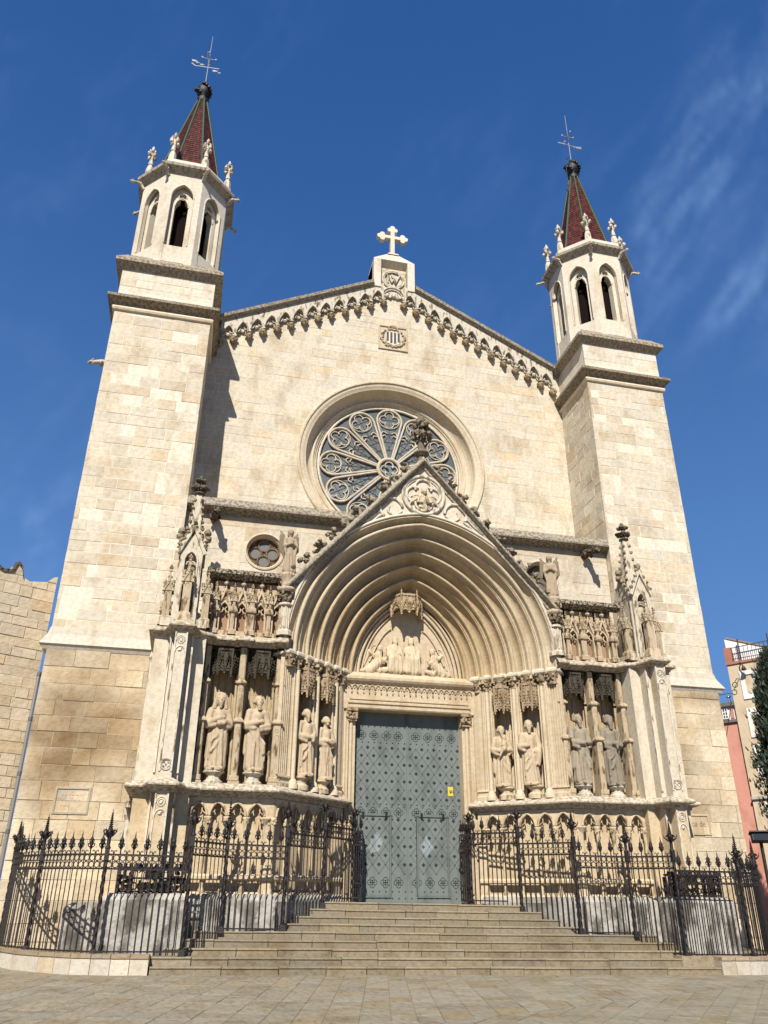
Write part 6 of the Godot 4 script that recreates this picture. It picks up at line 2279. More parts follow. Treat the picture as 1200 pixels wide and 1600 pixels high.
	# ---- plinth: blind arcade on the wing and on the splay, white stone course below
	var lower := [Vector2(-6.18, 4.16), Vector2(-4.06, 4.16), Vector2(-2.0, 2.24), Vector2(-1.9, 1.9)]
	m = mk(s, Color(0.49, 0.395, 0.265))
	m.plan([Vector2(-6.3, 3.95), Vector2(-4.1, 3.95), Vector2(-1.85, 1.9)], [Vector2(0, 0.3), Vector2(0, 3.9)])
	obj("plinth_wall", m, M.stone, wing)
	for seg in [[Vector2(-6.18, 4.16), Vector2(-4.07, 4.16), 4], [Vector2(-4.05, 4.15), Vector2(-1.98, 2.26), 5]]:
		var a: Vector2 = seg[0]
		var b: Vector2 = seg[1]
		var ln := a.distance_to(b)
		var ee := (b - a) / ln
		var nn := Vector2(-ee.y, ee.x)
		var T := Transform3D(Basis(Vector3(ee.x, 0, ee.y), Vector3(0, 1, 0), Vector3(nn.x, 0, nn.y)), Vector3(a.x, 0, a.y))
		if s > 0: T = FLIP * T
		var n: int = seg[2]
		var x0 := 0.02
		var bay := (ln - 0.22) / n
		var pm := MB.new()
		pm.X = T
		pm.col = Color(0.51, 0.42, 0.29)
		var pts := V2([0.0, 3.36])
		for k in n:
			var cx := x0 + bay * (k + 0.5)
			var hw := bay * 0.40
			pts.push_back(Vector2(cx - hw, 3.36))
			for q in arch(hw, hw * 1.55, 3.40, 5, cx): pts.push_back(q)
			pts.push_back(Vector2(cx + hw, 3.36))
		pts.append_array(V2([ln, 3.36, ln, 3.82, 0.0, 3.82]))
		pm.poly(pts, -0.24, 0.0)
		pm.box(Vector3(ln - 0.2, 1.6, -0.3), Vector3(ln, 3.36, -0.005))
		obj("blind_arcade", pm, M.stone, wing)
		for k in n + 1:
			var cx := x0 + bay * k
			var cm := MB.new()
			cm.X = T
			cm.col = Color(0.51, 0.42, 0.29)
			if k < n:
				var mx := cx + bay * 0.5
				var hw := bay * 0.43
				cm.tube(to3(arch(hw, hw * 1.5, 3.40, 6, mx), 0.0), 0.035, 6)
				for q in [-1, 1]:
					cm.tube([Vector3(mx + hw * 0.85 * q, 3.44, -0.06), Vector3(mx + hw * 0.42 * q, 3.50, -0.05), Vector3(mx + hw * 0.30 * q, 3.42, -0.04)], [0.02, 0.022, 0.012], 5)
					cm.tube([Vector3(mx + hw * 0.42 * q, 3.50, -0.05), Vector3(mx + hw * 0.40 * q, 3.62, -0.05), Vector3(mx + hw * 0.2 * q, 3.70, -0.05)], [0.02, 0.014, 0.012], 5)
			var wide := 0.15 if k == n else 0.09
			cm.lathe(Vector3(cx, 0, -0.06), [Vector2(0.075, 1.62), Vector2(0.075, 1.75), Vector2(0.05, 1.8), Vector2(0.048, 3.14), Vector2(0.065, 3.16), Vector2(0.055, 3.19), Vector2(wide, 3.33), Vector2(wide * 1.05, 3.38), Vector2(0.0, 3.39)], 8)
			for q in 10:
				var an := rng.randf() * TAU
				cm.blob(Vector3(cx + cos(an) * wide * 0.8, rng.randf_range(3.21, 3.33), -0.06 + sin(an) * 0.08), Vector3(0.028, 0.028, 0.028), rng, 5, 0.4)
			obj("arcade_column", cm, M.carved, wing)
	m = mk(s, Color(0.51, 0.42, 0.29))
	m.plan([Vector2(-6.18, 4.20), Vector2(-4.05, 4.20), Vector2(-1.95, 2.28)], [Vector2(0.0, 1.3), Vector2(0.06, 1.32), Vector2(0.06, 1.58), Vector2(0.02, 1.64), Vector2(-0.1, 1.7)])
	m.plan([Vector2(-6.18, 4.20), Vector2(-4.05, 4.20), Vector2(-1.95, 2.28)], [Vector2(-0.02, 1.95), Vector2(0.02, 1.98), Vector2(0.02, 2.04), Vector2(-0.06, 2.09)])
	obj("plinth_moulding", m, M.stone, wing)
	# white plinth blocks with chamfered tops
	for q in [[-8.75, -7.80, 3.7, 1.46], [-7.78, -6.02, 5.32, 1.66], [-6.0, -5.02, 4.62, 1.66], [-5.0, -3.95, 4.62, 1.66]]:
		m = mk(s, WHITEST)
		var sx: float = SLOPE * absf(q[0]) * s
		m.box(Vector3(q[0], 0.2, 2.0), Vector3(q[1], q[3] - 0.13, q[2]))
		m.quad(Vector3(q[0], q[3] - 0.13, q[2]), Vector3(q[0] + 0.1, q[3], q[2] - 0.14), Vector3(q[1] - 0.1, q[3], q[2] - 0.14), Vector3(q[1], q[3] - 0.13, q[2]))
		m.quad(Vector3(q[0], q[3] - 0.13, q[2]), Vector3(q[0], q[3] - 0.13, 2.0), Vector3(q[0] + 0.1, q[3], 2.0), Vector3(q[0] + 0.1, q[3], q[2] - 0.14))
		m.quad(Vector3(q[1], q[3] - 0.13, q[2]), Vector3(q[1] - 0.1, q[3], q[2] - 0.14), Vector3(q[1] - 0.1, q[3], 2.0), Vector3(q[1], q[3] - 0.13, 2.0))
		m.quad(Vector3(q[0] + 0.1, q[3], q[2] - 0.14), Vector3(q[0] + 0.1, q[3], 2.0), Vector3(q[1] - 0.1, q[3], 2.0), Vector3(q[1] - 0.1, q[3], q[2] - 0.14))
		obj("plinth_block", m, M.white, wing)
	m = mk(s, WHITEST)
	m.plan([Vector2(-3.97, 4.4), Vector2(-1.9, 2.5)], [Vector2(0.0, 0.3), Vector2(0.0, 1.5), Vector2(-0.14, 1.64), Vector2(-0.6, 1.66)])
	obj("plinth_block", m, M.white, wing)
# ------------------------------------------------------------------ statues
func statues() -> void:
	var ph := 0.0
	var defs := [
		# at x, y, z, facing, height, hooded, bald, beard, kind, colour, label
		[Vector3(-5.64, 4.50, 3.80), 0.15, 2.06, "hood", 1, Color(0.42, 0.345, 0.24), "hooded bearded stone saint clasping his hands, leftmost niche beside the left buttress"],
		[Vector3(-4.64, 4.50, 3.80), 0.25, 2.06, "bald", 2, Color(0.42, 0.345, 0.24), "stone saint reading a book held low, under the second dark canopy from the left"],
		[Vector3(-3.27, 4.49, 3.35), 0.45, 1.88, "bald", 3, Color(0.44, 0.36, 0.25), "long robed stone saint turned to the door, outer niche of the left splay"],
		[Vector3(-2.63, 4.49, 2.76), 0.5, 1.82, "bald", 4, Color(0.44, 0.36, 0.25), "stone friar in plain habit with joined hands, nearest the door on the left"],
		[Vector3(2.63, 4.49, 2.76), -0.1, 1.82, "bald", 5, Color(0.44, 0.36, 0.25), "stone friar holding a small child, nearest the door on the right"],
		[Vector3(3.27, 4.49, 3.35), -0.25, 1.88, "hair", 6, Color(0.44, 0.36, 0.25), "long bearded stone saint with mantle gathered at the hip, outer niche of right splay"],
		[Vector3(4.62, 4.50, 3.80), 0.1, 2.06, "bald", 7, Color(0.29, 0.25, 0.19), "grey bald stone saint with one forearm across his waist, inner niche of the right flank"],
		[Vector3(5.60, 4.50, 3.80), 0.1, 2.06, "hair", 8, Color(0.22, 0.195, 0.15), "dark grey stone saint with crossed arms and staff, rightmost niche by the right buttress"],
	]
	for d in defs:
		statue(d[0], d[1], d[2], d[3], d[4], d[5], d[6])
	for s in [-1, 1]:
		angel(s)

func statue(at: Vector3, turn: float, H: float, hair: String, kind: int, col: Color, label: String) -> void:
	var t := thing("saint_statue", label, "statue", at, "stone saints in the niches of the portal")
	t.rotation.y = turn
	var k := H / 1.86
	var P := []
	var lean := 0.03 * (1 if kind % 2 else -1)
	# gown from hem to shoulders
	P.append([Vector3(-0.07, 0.10, 0.02), Vector3(-0.05 + lean, 0.80, 0.0), 0.17, 0.155])
	P.append([Vector3(0.08, 0.10, 0.03), Vector3(0.06 + lean, 0.80, 0.02), 0.16, 0.15])
	P.append([Vector3(lean, 0.78, 0.01), Vector3(lean * 0.5, 1.25, 0.0), 0.175, 0.165])
	P.append([Vector3(-0.17 + lean * 0.4, 1.36, -0.01), Vector3(0.17 + lean * 0.4, 1.36, -0.01), 0.095, 0.095])
	P.append([Vector3(0.0, 1.40, 0.0), Vector3(0.0, 1.55, 0.02), 0.065, 0.06])
	# mantle falling to one side
	var ms := 1.0 if kind in [1, 3, 6, 8] else -1.0
	P.append([Vector3(0.17 * ms, 1.30, -0.05), Vector3(0.20 * ms, 0.42, -0.02), 0.075, 0.075])
	P.append([Vector3(-0.16 * ms, 1.25, -0.06), Vector3(-0.17 * ms, 0.30, -0.06), 0.07, 0.07])
	P.append([Vector3(0.20 * ms, 0.95, 0.10), Vector3(-0.14 * ms, 0.40, 0.18), 0.035, 0.035])
	P.append([Vector3(0.16 * ms, 1.0, 0.13), Vector3(-0.16 * ms, 0.62, 0.17), 0.03, 0.03])
	P.append([Vector3(-0.16 * ms, 0.62, 0.16), Vector3(-0.19 * ms, 0.24, 0.13), 0.032, 0.03])
	P.append([Vector3(0.05 * ms, 0.75, 0.16), Vector3(0.10 * ms, 0.12, 0.19), 0.03, 0.03])
	# arms
	var hl := Vector3(0.05, 1.08, 0.21)
	var hr := Vector3(-0.05, 1.02, 0.22)
	match kind:
		1: hl = Vector3(0.06, 1.12, 0.2); hr = Vector3(0.02, 1.18, 0.22)
		2: hl = Vector3(0.14, 0.98, 0.24); hr = Vector3(0.02, 1.12, 0.24)
		3: hl = Vector3(0.12, 1.02, 0.2); hr = Vector3(0.06, 0.98, 0.24)
		4: hl = Vector3(0.08, 1.0, 0.22); hr = Vector3(0.03, 1.06, 0.22)
		5: hl = Vector3(0.10, 1.02, 0.22); hr = Vector3(-0.08, 1.0, 0.23)
		6: hl = Vector3(0.2, 0.88, 0.15); hr = Vector3(-0.10, 1.05, 0.22)
		7: hl = Vector3(0.16, 1.03, 0.2); hr = Vector3(-0.03, 1.0, 0.23)
		8: hl = Vector3(-0.02, 1.02, 0.23); hr = Vector3(0.14, 0.98, 0.22)
	for e in [[1.0, hl], [-1.0, hr]]:
		var sg: float = e[0]
		var hand: Vector3 = e[1]
		var el := Vector3(0.27 * sg, 1.04, 0.04)
		P.append([Vector3(0.2 * sg, 1.34, 0.0), el, 0.085, 0.085])
		P.append([el, hand.lerp(el, 0.25), 0.085, 0.07])
		P.append([el + Vector3(0, -0.06, 0.02), hand.lerp(el, 0.4) + Vector3(0, -0.12, 0), 0.06, 0.05])
		P.append([hand.lerp(el, 0.2), hand, 0.04, 0.038])
		for f in 4:
			var o := hand + Vector3(0, 0.025 - 0.017 * f, 0.0)
			P.append([o, o + Vector3(-0.075 * sg, 0.01, 0.02 - 0.004 * f), 0.013, 0.011])
		P.append([hand + Vector3(0, 0.03, 0.01), hand + Vector3(-0.04 * sg, 0.07, 0.02), 0.014, 0.011])
	# feet
	P.append([Vector3(-0.07, 0.04, 0.12), Vector3(-0.09, 0.03, 0.25), 0.045, 0.035])
	P.append([Vector3(0.08, 0.04, 0.12), Vector3(0.11, 0.03, 0.24), 0.045, 0.035])
	match kind:
		1: P.append([Vector3(-0.02, 1.03, 0.22), Vector3(0.09, 1.04, 0.22), 0.06, 0.05])
		2:
			P.append([Vector3(0.02, 0.98, 0.28), Vector3(0.22, 1.04, 0.27), 0.05, 0.05])
			P.append([Vector3(0.04, 0.92, 0.27), Vector3(0.22, 0.96, 0.27), 0.05, 0.05])
		3: P.append([Vector3(0.10, 0.9, 0.24), Vector3(0.13, 1.1, 0.24), 0.045, 0.045])
		5:
			P.append([Vector3(0.0, 1.05, 0.26), Vector3(0.02, 1.26, 0.24), 0.085, 0.07])
			P.append([Vector3(0.03, 1.37, 0.23), Vector3(0.03, 1.41, 0.23), 0.075, 0.07])
			P.append([Vector3(0.06, 1.24, 0.26), Vector3(-0.05, 1.16, 0.31), 0.035, 0.03])
			P.append([Vector3(-0.05, 1.0, 0.27), Vector3(-0.12, 0.85, 0.26), 0.045, 0.03])
		6: P.append([Vector3(0.22, 0.88, 0.12), Vector3(0.18, 0.55, 0.15), 0.09, 0.06])
		8: P.append([Vector3(0.02, 0.9, 0.27), Vector3(0.2, 1.3, 0.16), 0.025, 0.025])
	for q in P:
		q[0] = q[0] * k
		q[1] = q[1] * k
		q[2] *= k
		q[3] *= k
	var m := MB.new()
	m.col = col
	nets(m, P, 0.020, 0.017, 10.0, 1.0 * k, kind * 1.9, 0.028, -0.05, 1.52 * k)
	m.col = mul(col, Color(0.95, 0.93, 0.90))
	m.lathe(Vector3(0, -0.01, 0.03), [Vector2(0.25, 0.0), Vector2(0.25, 0.05), Vector2(0.22, 0.09), Vector2(0.0, 0.10)], 10)
	# head on a finer grid
	m.col = col
	var h := Vector3(0.0, 1.645, 0.035)
	var Q := []
	Q.append([Vector3(0, 1.40, -0.005), Vector3(0, 1.58, 0.02), 0.068, 0.06])
	Q.append([h + Vector3(0, 0.02, -0.02), h + Vector3(0, -0.01, 0.01), 0.098, 0.09])
	Q.append([h + Vector3(0, -0.05, 0.035), h + Vector3(0, -0.09, 0.055), 0.07, 0.05])
	Q.append([h + Vector3(0, 0.0, 0.098), h + Vector3(0, -0.035, 0.118), 0.012, 0.02])
	for sg in [-1, 1]:
		Q.append([h + Vector3(0.02 * sg, 0.022, 0.088), h + Vector3(0.06 * sg, 0.02, 0.068), 0.014, 0.012])
		Q.append([h + Vector3(0.094 * sg, 0.0, -0.005), h + Vector3(0.092 * sg, -0.04, 0.0), 0.018, 0.014])
		Q.append([h + Vector3(0.05 * sg, -0.035, 0.07), h + Vector3(0.045 * sg, -0.05, 0.06), 0.022, 0.022])
	if kind != 4:
		var bl := 0.16 if kind in [2, 6, 8] else 0.11
		Q.append([h + Vector3(0, -0.085, 0.07), h + Vector3(0, -0.085 - bl, 0.075), 0.055, 0.025])
		Q.append([h + Vector3(-0.03, -0.06, 0.09), h + Vector3(0.03, -0.06, 0.09), 0.016, 0.016])
	if hair == "hood":
		Q.append([h + Vector3(0, 0.04, -0.05), h + Vector3(0, -0.06, -0.05), 0.118, 0.12])
		for sg in [-1, 1]:
			Q.append([h + Vector3(0.06 * sg, 0.08, 0.03), h + Vector3(0.11 * sg, -0.08, 0.01), 0.04, 0.04])
			Q.append([h + Vector3(0.11 * sg, -0.08, 0.01), h + Vector3(0.13 * sg, -0.26, 0.0), 0.04, 0.06])
	elif hair == "hair":
		Q.append([h + Vector3(0, 0.05, -0.03), h + Vector3(0, 0.0, -0.06), 0.10, 0.10])
		for sg in [-1, 1]:
			Q.append([h + Vector3(0.05 * sg, 0.07, 0.04), h + Vector3(0.09 * sg, -0.03, 0.0), 0.035, 0.03])
	else:
		Q.append([h + Vector3(-0.07, -0.02, -0.05), h + Vector3(0.07, -0.02, -0.05), 0.052, 0.052])
	for q in Q:
		q[0] = q[0] * k
		q[1] = q[1] * k
		q[2] *= k
		q[3] *= k
	for i in range(1, Q.size()):
		for e in 2:
			Q[i][e] = (Q[i][e] - h * k) * 1.13 + h * k
			Q[i][2 + e] *= 1.13
	nets(m, Q, 0.0135, 0.0, 0, 0, 0, 0.016, 1.40 * k)
	obj("figure", m, M.statue, t)

func angel(s: int) -> void:
	var side := "left" if s < 0 else "right"
	var t := thing("angel_statue", "winged stone angel with folded hands on the shaft at the gable's %s foot" % side, "statue", Vector3(-4.08 * -s, 9.96, 4.05), "angels at the feet of the portal gable")
	t.rotation.y = 0.2 if s < 0 else -0.35
	var P := []
	P.append([Vector3(-0.05, 0.06, 0.02), Vector3(-0.03, 0.62, 0.0), 0.13, 0.10])
	P.append([Vector3(0.06, 0.06, 0.03), Vector3(0.04, 0.62, 0.01), 0.12, 0.10])
	P.append([Vector3(0, 0.60, 0.0), Vector3(0, 0.98, 0.0), 0.115, 0.11])
	P.append([Vector3(-0.12, 1.06, 0), Vector3(0.12, 1.06, 0), 0.06, 0.06])
	P.append([Vector3(0, 1.08, 0.0), Vector3(0, 1.2, 0.015), 0.045, 0.04])
	P.append([Vector3(0, 1.29, 0.02), Vector3(0, 1.27, 0.03), 0.085, 0.075])
	P.append([Vector3(0, 1.31, -0.01), Vector3(0, 1.22, -0.03), 0.088, 0.09])
	for sg in [-1, 1]:
		P.append([Vector3(0.15 * sg, 1.05, 0), Vector3(0.18 * sg, 0.82, 0.06), 0.055, 0.055])
		P.append([Vector3(0.18 * sg, 0.82, 0.06), Vector3(0.02 * sg, 0.88, 0.16), 0.05, 0.035])
		P.append([Vector3(0.02 * sg, 0.88, 0.16), Vector3(0.0, 0.95, 0.17), 0.025, 0.02])
		P.append([Vector3(0.17 * sg, 0.78, 0.05), Vector3(0.13 * sg, 0.55, 0.08), 0.05, 0.03])
		P.append([Vector3(0.1 * sg, 0.55, 0.06), Vector3(0.14 * sg, 0.08, 0.05), 0.05, 0.06])
	var m := MB.new()
	m.col = Color(0.33, 0.27, 0.19)
	nets(m, P, 0.021, 0.014, 9.0, 0.75, 1.0 + s, 0.03)
	obj("figure", m, M.statue, t)
	for sg in [-1, 1]:
		var w := MB.new()
		w.col = Color(0.21, 0.17, 0.12)
		var Q := []
		Q.append([Vector3(0.08 * sg, 0.98, -0.10), Vector3(0.20 * sg, 1.22, -0.15), 0.05, 0.055])
		Q.append([Vector3(0.20 * sg, 1.22, -0.15), Vector3(0.26 * sg, 1.36, -0.16), 0.055, 0.025])
		for k in 5:
			Q.append([Vector3((0.12 + 0.035 * k) * sg, 1.1 + 0.03 * k, -0.13), Vector3((0.14 + 0.04 * k) * sg, 0.52 + 0.06 * k, -0.13), 0.035, 0.018])
		nets(w, Q, 0.019, 0.0, 0, 0, 0, 0.02)
		obj("wing", w, M.statue, t)

# ------------------------------------------------------------------ iron railings
func spear(m: MB, o: Vector3) -> void:
	m.tube([o, o + Vector3(0, 0.10, 0)], 0.012, 5)
	m.lathe(o + Vector3(0, 0.08, 0), [Vector2(0.012, 0), Vector2(0.03, 0.03), Vector2(0.022, 0.07), Vector2(0.045, 0.11), Vector2(0.025, 0.16), Vector2(0.035, 0.19), Vector2(0.012, 0.24), Vector2(0.008, 0.30), Vector2(0.0, 0.38)], 6)
	for k in 4:
		var a := k * PI / 2 + 0.4
		var d := Vector3(cos(a), 0, sin(a))
		m.tube([o + Vector3(0, 0.1, 0), o + d * 0.045 + Vector3(0, 0.14, 0), o + d * 0.05 + Vector3(0, 0.19, 0), o + d * 0.025 + Vector3(0, 0.2, 0)], 0.009, 4)
		m.tube([o + Vector3(0, 0.2, 0), o + d * 0.035 + Vector3(0, 0.23, 0), o + d * 0.035 + Vector3(0, 0.27, 0)], 0.007, 4)

func post(called: String, parent: Node, o: Vector3, yr: float, yt: float) -> void:
	var m := MB.new()
	m.col = Color(0.017, 0.014, 0.012)
	# twisted shaft
	var rows := []
	var n := 60
	for i in n + 1:
		var r := PackedVector3Array()
		var y := lerpf(o.y + 0.12, yr - 0.1, float(i) / n)
		for k in 13:
			var a := TAU * (k % 12) / 12.0
			var rr := 0.039 + 0.010 * cos(3.0 * a + y * 30.0)
			r.push_back(Vector3(o.x + cos(a) * rr, y, o.z + sin(a) * rr))
		rows.push_back(r)
	m.strips(rows, true)
	m.taper(Vector3(o.x, 0, o.z), o.y, o.y + 0.13, 0.075, 0.06)
	m.taper(Vector3(o.x, 0, o.z), yr - 0.12, yr + 0.12, 0.05, 0.045)
	# cup with horns, then the beaded spike
	m.lathe(Vector3(o.x, yr + 0.1, o.z), [Vector2(0.05, 0), Vector2(0.07, 0.03), Vector2(0.04, 0.07), Vector2(0.04, 0.22), Vector2(0.075, 0.33), Vector2(0.08, 0.38), Vector2(0.045, 0.42), Vector2(0.03, 0.46)], 8)
	var oc := Vector3(o.x, yr + 0.44, o.z)
	for k in 4:
		var a := k * PI / 2 + 0.5
		var d := Vector3(cos(a), 0, sin(a))
		m.tube([oc + Vector3(0, -0.1, 0), oc + d * 0.09 + Vector3(0, -0.05, 0), oc + d * 0.15 + Vector3(0, 0.0, 0), oc + d * 0.17 + Vector3(0, 0.09, 0)], [0.03, 0.024, 0.016, 0.004], 5)
		m.tube([oc + Vector3(0, -0.02, 0), oc + d.rotated(Vector3.UP, 0.75) * 0.1 + Vector3(0, 0.06, 0), oc + d.rotated(Vector3.UP, 0.75) * 0.15 + Vector3(0, 0.02, 0)], 0.018, 4)
	var y := oc.y
	m.tube([Vector3(o.x, y, o.z), Vector3(o.x, yt, o.z)], [0.02, 0.006], 6)
	var nb := 8
	for i in nb:
		var f := float(i) / nb
		var yy := lerpf(y + 0.05, yt - 0.08, f)
		var rr := lerpf(0.058, 0.018, f)
		m.lathe(Vector3(o.x, yy, o.z), [Vector2(0.012, 0.0), Vector2(rr, 0.018), Vector2(rr * 0.95, 0.034), Vector2(0.012, 0.05)], 7)
	obj(called, m, M.iron, parent)

func fence(s: int) -> void:
	var side := "left" if s < 0 else "right"
	var f := thing("iron_railing", "black wrought iron railing with spear points, curving round the %s side of the steps" % side, "railing")
	var base := func(x: float) -> float: return SLOPE * x * s
	# post plan, foot height, rail height of the panel that follows, top of the post
	var pts := [
		[Vector2(1.66, 2.36), 1.47, 3.26, 3.85], [Vector2(2.66, 3.50), 1.32, 2.97, 3.85], [Vector2(3.76, 4.60), 0.85, 2.66, 3.78],
		[Vector2(5.18, 4.74), 0.80, 2.66, 3.72], [Vector2(6.0, 5.60), 0.38, 2.33, 3.52], [Vector2(7.80, 5.66), 0.38, 2.33, 3.26],
		[Vector2(9.32, 4.35), 0.38, 2.33, 3.22], [Vector2(10.2, 2.6), 0.38, 2.33, 3.22]]
	if s > 0:
		pts[6] = [Vector2(8.95, 4.75), 0.38, 2.33, 3.22]
		pts[7] = [Vector2(9.7, 2.9), 0.38, 2.33, 3.22]
	var bm := MB.new()
	bm.col = Color(0.018, 0.015, 0.013)
	bm.taper(Vector3.ZERO, 0, 1, 0.0105, 0.0105)
	var bar := bm.mesh()
	var sm := MB.new()
	sm.col = Color(0.018, 0.015, 0.013)
	spear(sm, Vector3.ZERO)
	var sp := sm.mesh()
	for i in pts.size():
		var p: Vector2 = pts[i][0]
		var b: float = base.call(p.x)
		var yr: float = maxf(pts[i][2], pts[i - 1][2] if i > 0 else 0.0)
		if i == 1 or i == 2 or i == 4:
			yr = pts[i - 1][2]
		post("post", f, Vector3(p.x * s, pts[i][1] + b, p.y), yr + b, pts[i][3] + b)
	for i in pts.size() - 1:
		var p: Vector2 = pts[i][0]
		var q: Vector2 = pts[i + 1][0]
		var yr: float = pts[i][2]
		var nb := int(round(p.distance_to(q) / 0.138))
		# the panels beyond the steps bow outwards
		var mid := (p + q) * 0.5
		var bow := Vector2.ZERO
		if i >= 5:
			var d := (q - p).normalized()
			bow = Vector2(-d.y, d.x)
			if bow.dot(mid) < 0: bow = -bow
			bow *= 0.16
		var at := func(t: float) -> Vector2: return p.lerp(q, t) + bow * (4.0 * t * (1.0 - t))
		var y0a: float = pts[i][1]
		var y0b: float = pts[i + 1][1]
		var foot := func(t: float) -> float:
			if absf(y0a - y0b) < 0.01: return y0a
			var z: float = at.call(t).y
			var k := clampf(floor((6.0 - z) / 0.31), 0, 9)
			return clampf(GY + RISE * k + 0.02, minf(y0a, y0b), maxf(y0a, y0b))
		var ra := MB.new()
		ra.col = Color(0.017, 0.014, 0.012)
		var rl := MB.new()
		rl.col = ra.col
		var rf := MB.new()
		rf.col = ra.col
		var sc := MB.new()
		sc.col = Color(0.017, 0.014, 0.012)
		var prev := Vector2.ZERO
		var ns := nb
		for k in nb + 1:
			var t := float(k) / nb
			var c: Vector2 = at.call(t)
			var bb: float = base.call(c.x)
			if k > 0:
				var b0: float = base.call(prev.x)
				ra.bar(Vector3(prev.x * s, yr + b0, prev.y), Vector3(c.x * s, yr + bb, c.y), 0.02, 0.035)
				rl.bar(Vector3(prev.x * s, yr - 0.285 + b0, prev.y), Vector3(c.x * s, yr - 0.285 + bb, c.y), 0.02, 0.035)
				var fy: float = foot.call((t + float(k - 1) / nb) / 2) + 0.09
				rf.bar(Vector3(prev.x * s, fy + b0, prev.y), Vector3(c.x * s, fy + bb, c.y), 0.016, 0.03)
				# scrolls between the rails
				var mm := (prev + c) * 0.5
				var ex := (c - prev).normalized()
				for e in [[0.070, 0.058, 0.0], [0.205, 0.058, 0.0]]:
					var ring := []
					for a in 11:
						var an := TAU * (a % 10) / 10.0
						ring.push_back(Vector3((mm.x + ex.x * cos(an) * 0.058) * s, yr - e[0] + bb + sin(an) * e[1], mm.y + ex.y * cos(an) * 0.058))
					sc.tube(ring, 0.010, 4)
			if k > 0 and k < nb:
				var fy: float = foot.call(t)
				var top := yr + 0.02 if k % 2 else yr + 0.05
				inst("bar", bar, M.iron, f, Transform3D(Basis(Vector3.RIGHT, Vector3(0, top - fy - 0.02, 0), Vector3.BACK), Vector3(c.x * s, fy + 0.02 + bb, c.y)))
				if k % 2:
					inst("spear_point", sp, M.iron, f, Transform3D(Basis(Vector3.UP, rng.randf()).scaled(Vector3(1.35, 1.05, 1.35)), Vector3(c.x * s, yr + 0.02 + bb, c.y)))
				else:
					for q2 in [-1, 1]:
						sc.tube([Vector3(c.x * s, yr + bb, c.y), Vector3((c.x) * s + 0.02 * q2, yr + 0.07 + bb, c.y), Vector3(c.x * s + 0.055 * q2, yr + 0.085 + bb, c.y), Vector3(c.x * s + 0.06 * q2, yr + 0.05 + bb, c.y)], 0.011, 4)
			prev = c
		obj("top_rail", ra, M.iron, f)
		obj("middle_rail", rl, M.iron, f)
		obj("foot_rail", rf, M.iron, f)
		obj("scrollwork", sc, M.iron, f)
	# folded leaves of the iron gate against the door jamb
	var gt := thing("iron_gate", "folded black wrought iron gate leaf beside the door's %s jamb" % side, "gate")
	for l in 3:
		var z := 2.26 + 0.10 * l
		var m := MB.new()
		m.col = Color(0.012, 0.010, 0.009)
		var xa := 1.40 + 0.02 * l
		var xb := 1.66
		var b: float = base.call(1.5)
		var y0 := 1.52 + b
		var y1 := 3.22 + b
		for h in [y0 + 0.05, y0 + 0.4, y1 - 0.35, y1]:
			m.bar(Vector3(xa * s, h, z), Vector3(xb * s, h, z), 0.025, 0.04)
		for k in 5:
			var x := lerpf(xa, xb, k / 4.0)
			m.bar(Vector3(x * s, y0, z), Vector3(x * s, y1 + 0.02, z), 0.016, 0.016)
		for k in 2:
			m.tube(ring3((xa + 0.07 + 0.12 * k) * s, y1 - 0.09, z, 0.06, 10), 0.011, 4)
			m.tube(ring3((xa + 0.07 + 0.12 * k) * s, y1 - 0.25, z, 0.06, 10), 0.011, 4)
			spear(m, Vector3((xa + 0.05 + 0.15 * k) * s, y1, z))
			m.tube(ring3((xa + 0.04) * s, y0 + 0.8 + 0.5 * k, z, 0.08, 10), 0.012, 4)
		obj("gate_leaf", m, M.iron, gt)
	# openwork iron coffers on the plinth before the piers
	var ch := thing("iron_coffer", "ornate black iron openwork coffer on the white plinth under the %s buttress" % side, "ironwork", Vector3.ZERO, "iron coffers on the plinth")
	var x0 := 6.08
	var x1 := 7.52
	var zf := 5.14
	var yb := 1.66
	var yt := 2.13
	var m := MB.new()
	m.col = Color(0.028, 0.023, 0.020)
	for h in [yb + 0.03, yb + 0.30, yt]:
		m.bar(Vector3(x0 * s, h, zf), Vector3(x1 * s, h, zf), 0.03, 0.04)
	m.bar(Vector3((x0 - 0.06) * s, yt + 0.04, zf - 0.05), Vector3((x1 + 0.06) * s, yt + 0.04, zf - 0.05), 0.2, 0.05)
	for x in [x0, x0 + 0.28, x1 - 0.28, x1]:
		m.bar(Vector3(x * s, yb, zf), Vector3(x * s, yt, zf), 0.05, 0.05)
		m.bar(Vector3(x * s, yb, zf - 0.25), Vector3(x * s, yt, zf - 0.25), 0.05, 0.05)
	for k in 14:
		m.blob(Vector3((x0 + (x1 - x0) * k / 13.0) * s, yt + 0.09, zf), Vector3(0.05, 0.05, 0.04), rng, 5, 0.4)
	obj("frame", m, M.iron, ch)
	m = MB.new()
	m.col = Color(0.026, 0.022, 0.019)
	for k in 6:
		var x: float = x0 + 0.36 + 0.148 * k
		m.tube(ring3(x * s, yb + 0.14, zf, 0.07, 10), 0.016, 4)
		m.tube(ring3(x * s, yb + 0.39, zf, 0.06, 10, 0.3, PI - 0.3), 0.014, 4)
		m.bar(Vector3(x * s, yb, zf), Vector3(x * s, yt, zf), 0.02, 0.02)
	for e in [x0 + 0.14, x1 - 0.14]:
		for k in 16:
			m.blob(Vector3((e + rng.randf_range(-0.11, 0.11)) * s, yb + rng.randf_range(0.05, 0.42), zf + rng.randf_range(-0.03, 0.04)), Vector3(0.05, 0.045, 0.03), rng, 5, 0.4)
		m.tube(ring3(e * s, yb + 0.24, zf, 0.10, 12), 0.02, 4)
	obj("scrollwork", m, M.iron, ch)

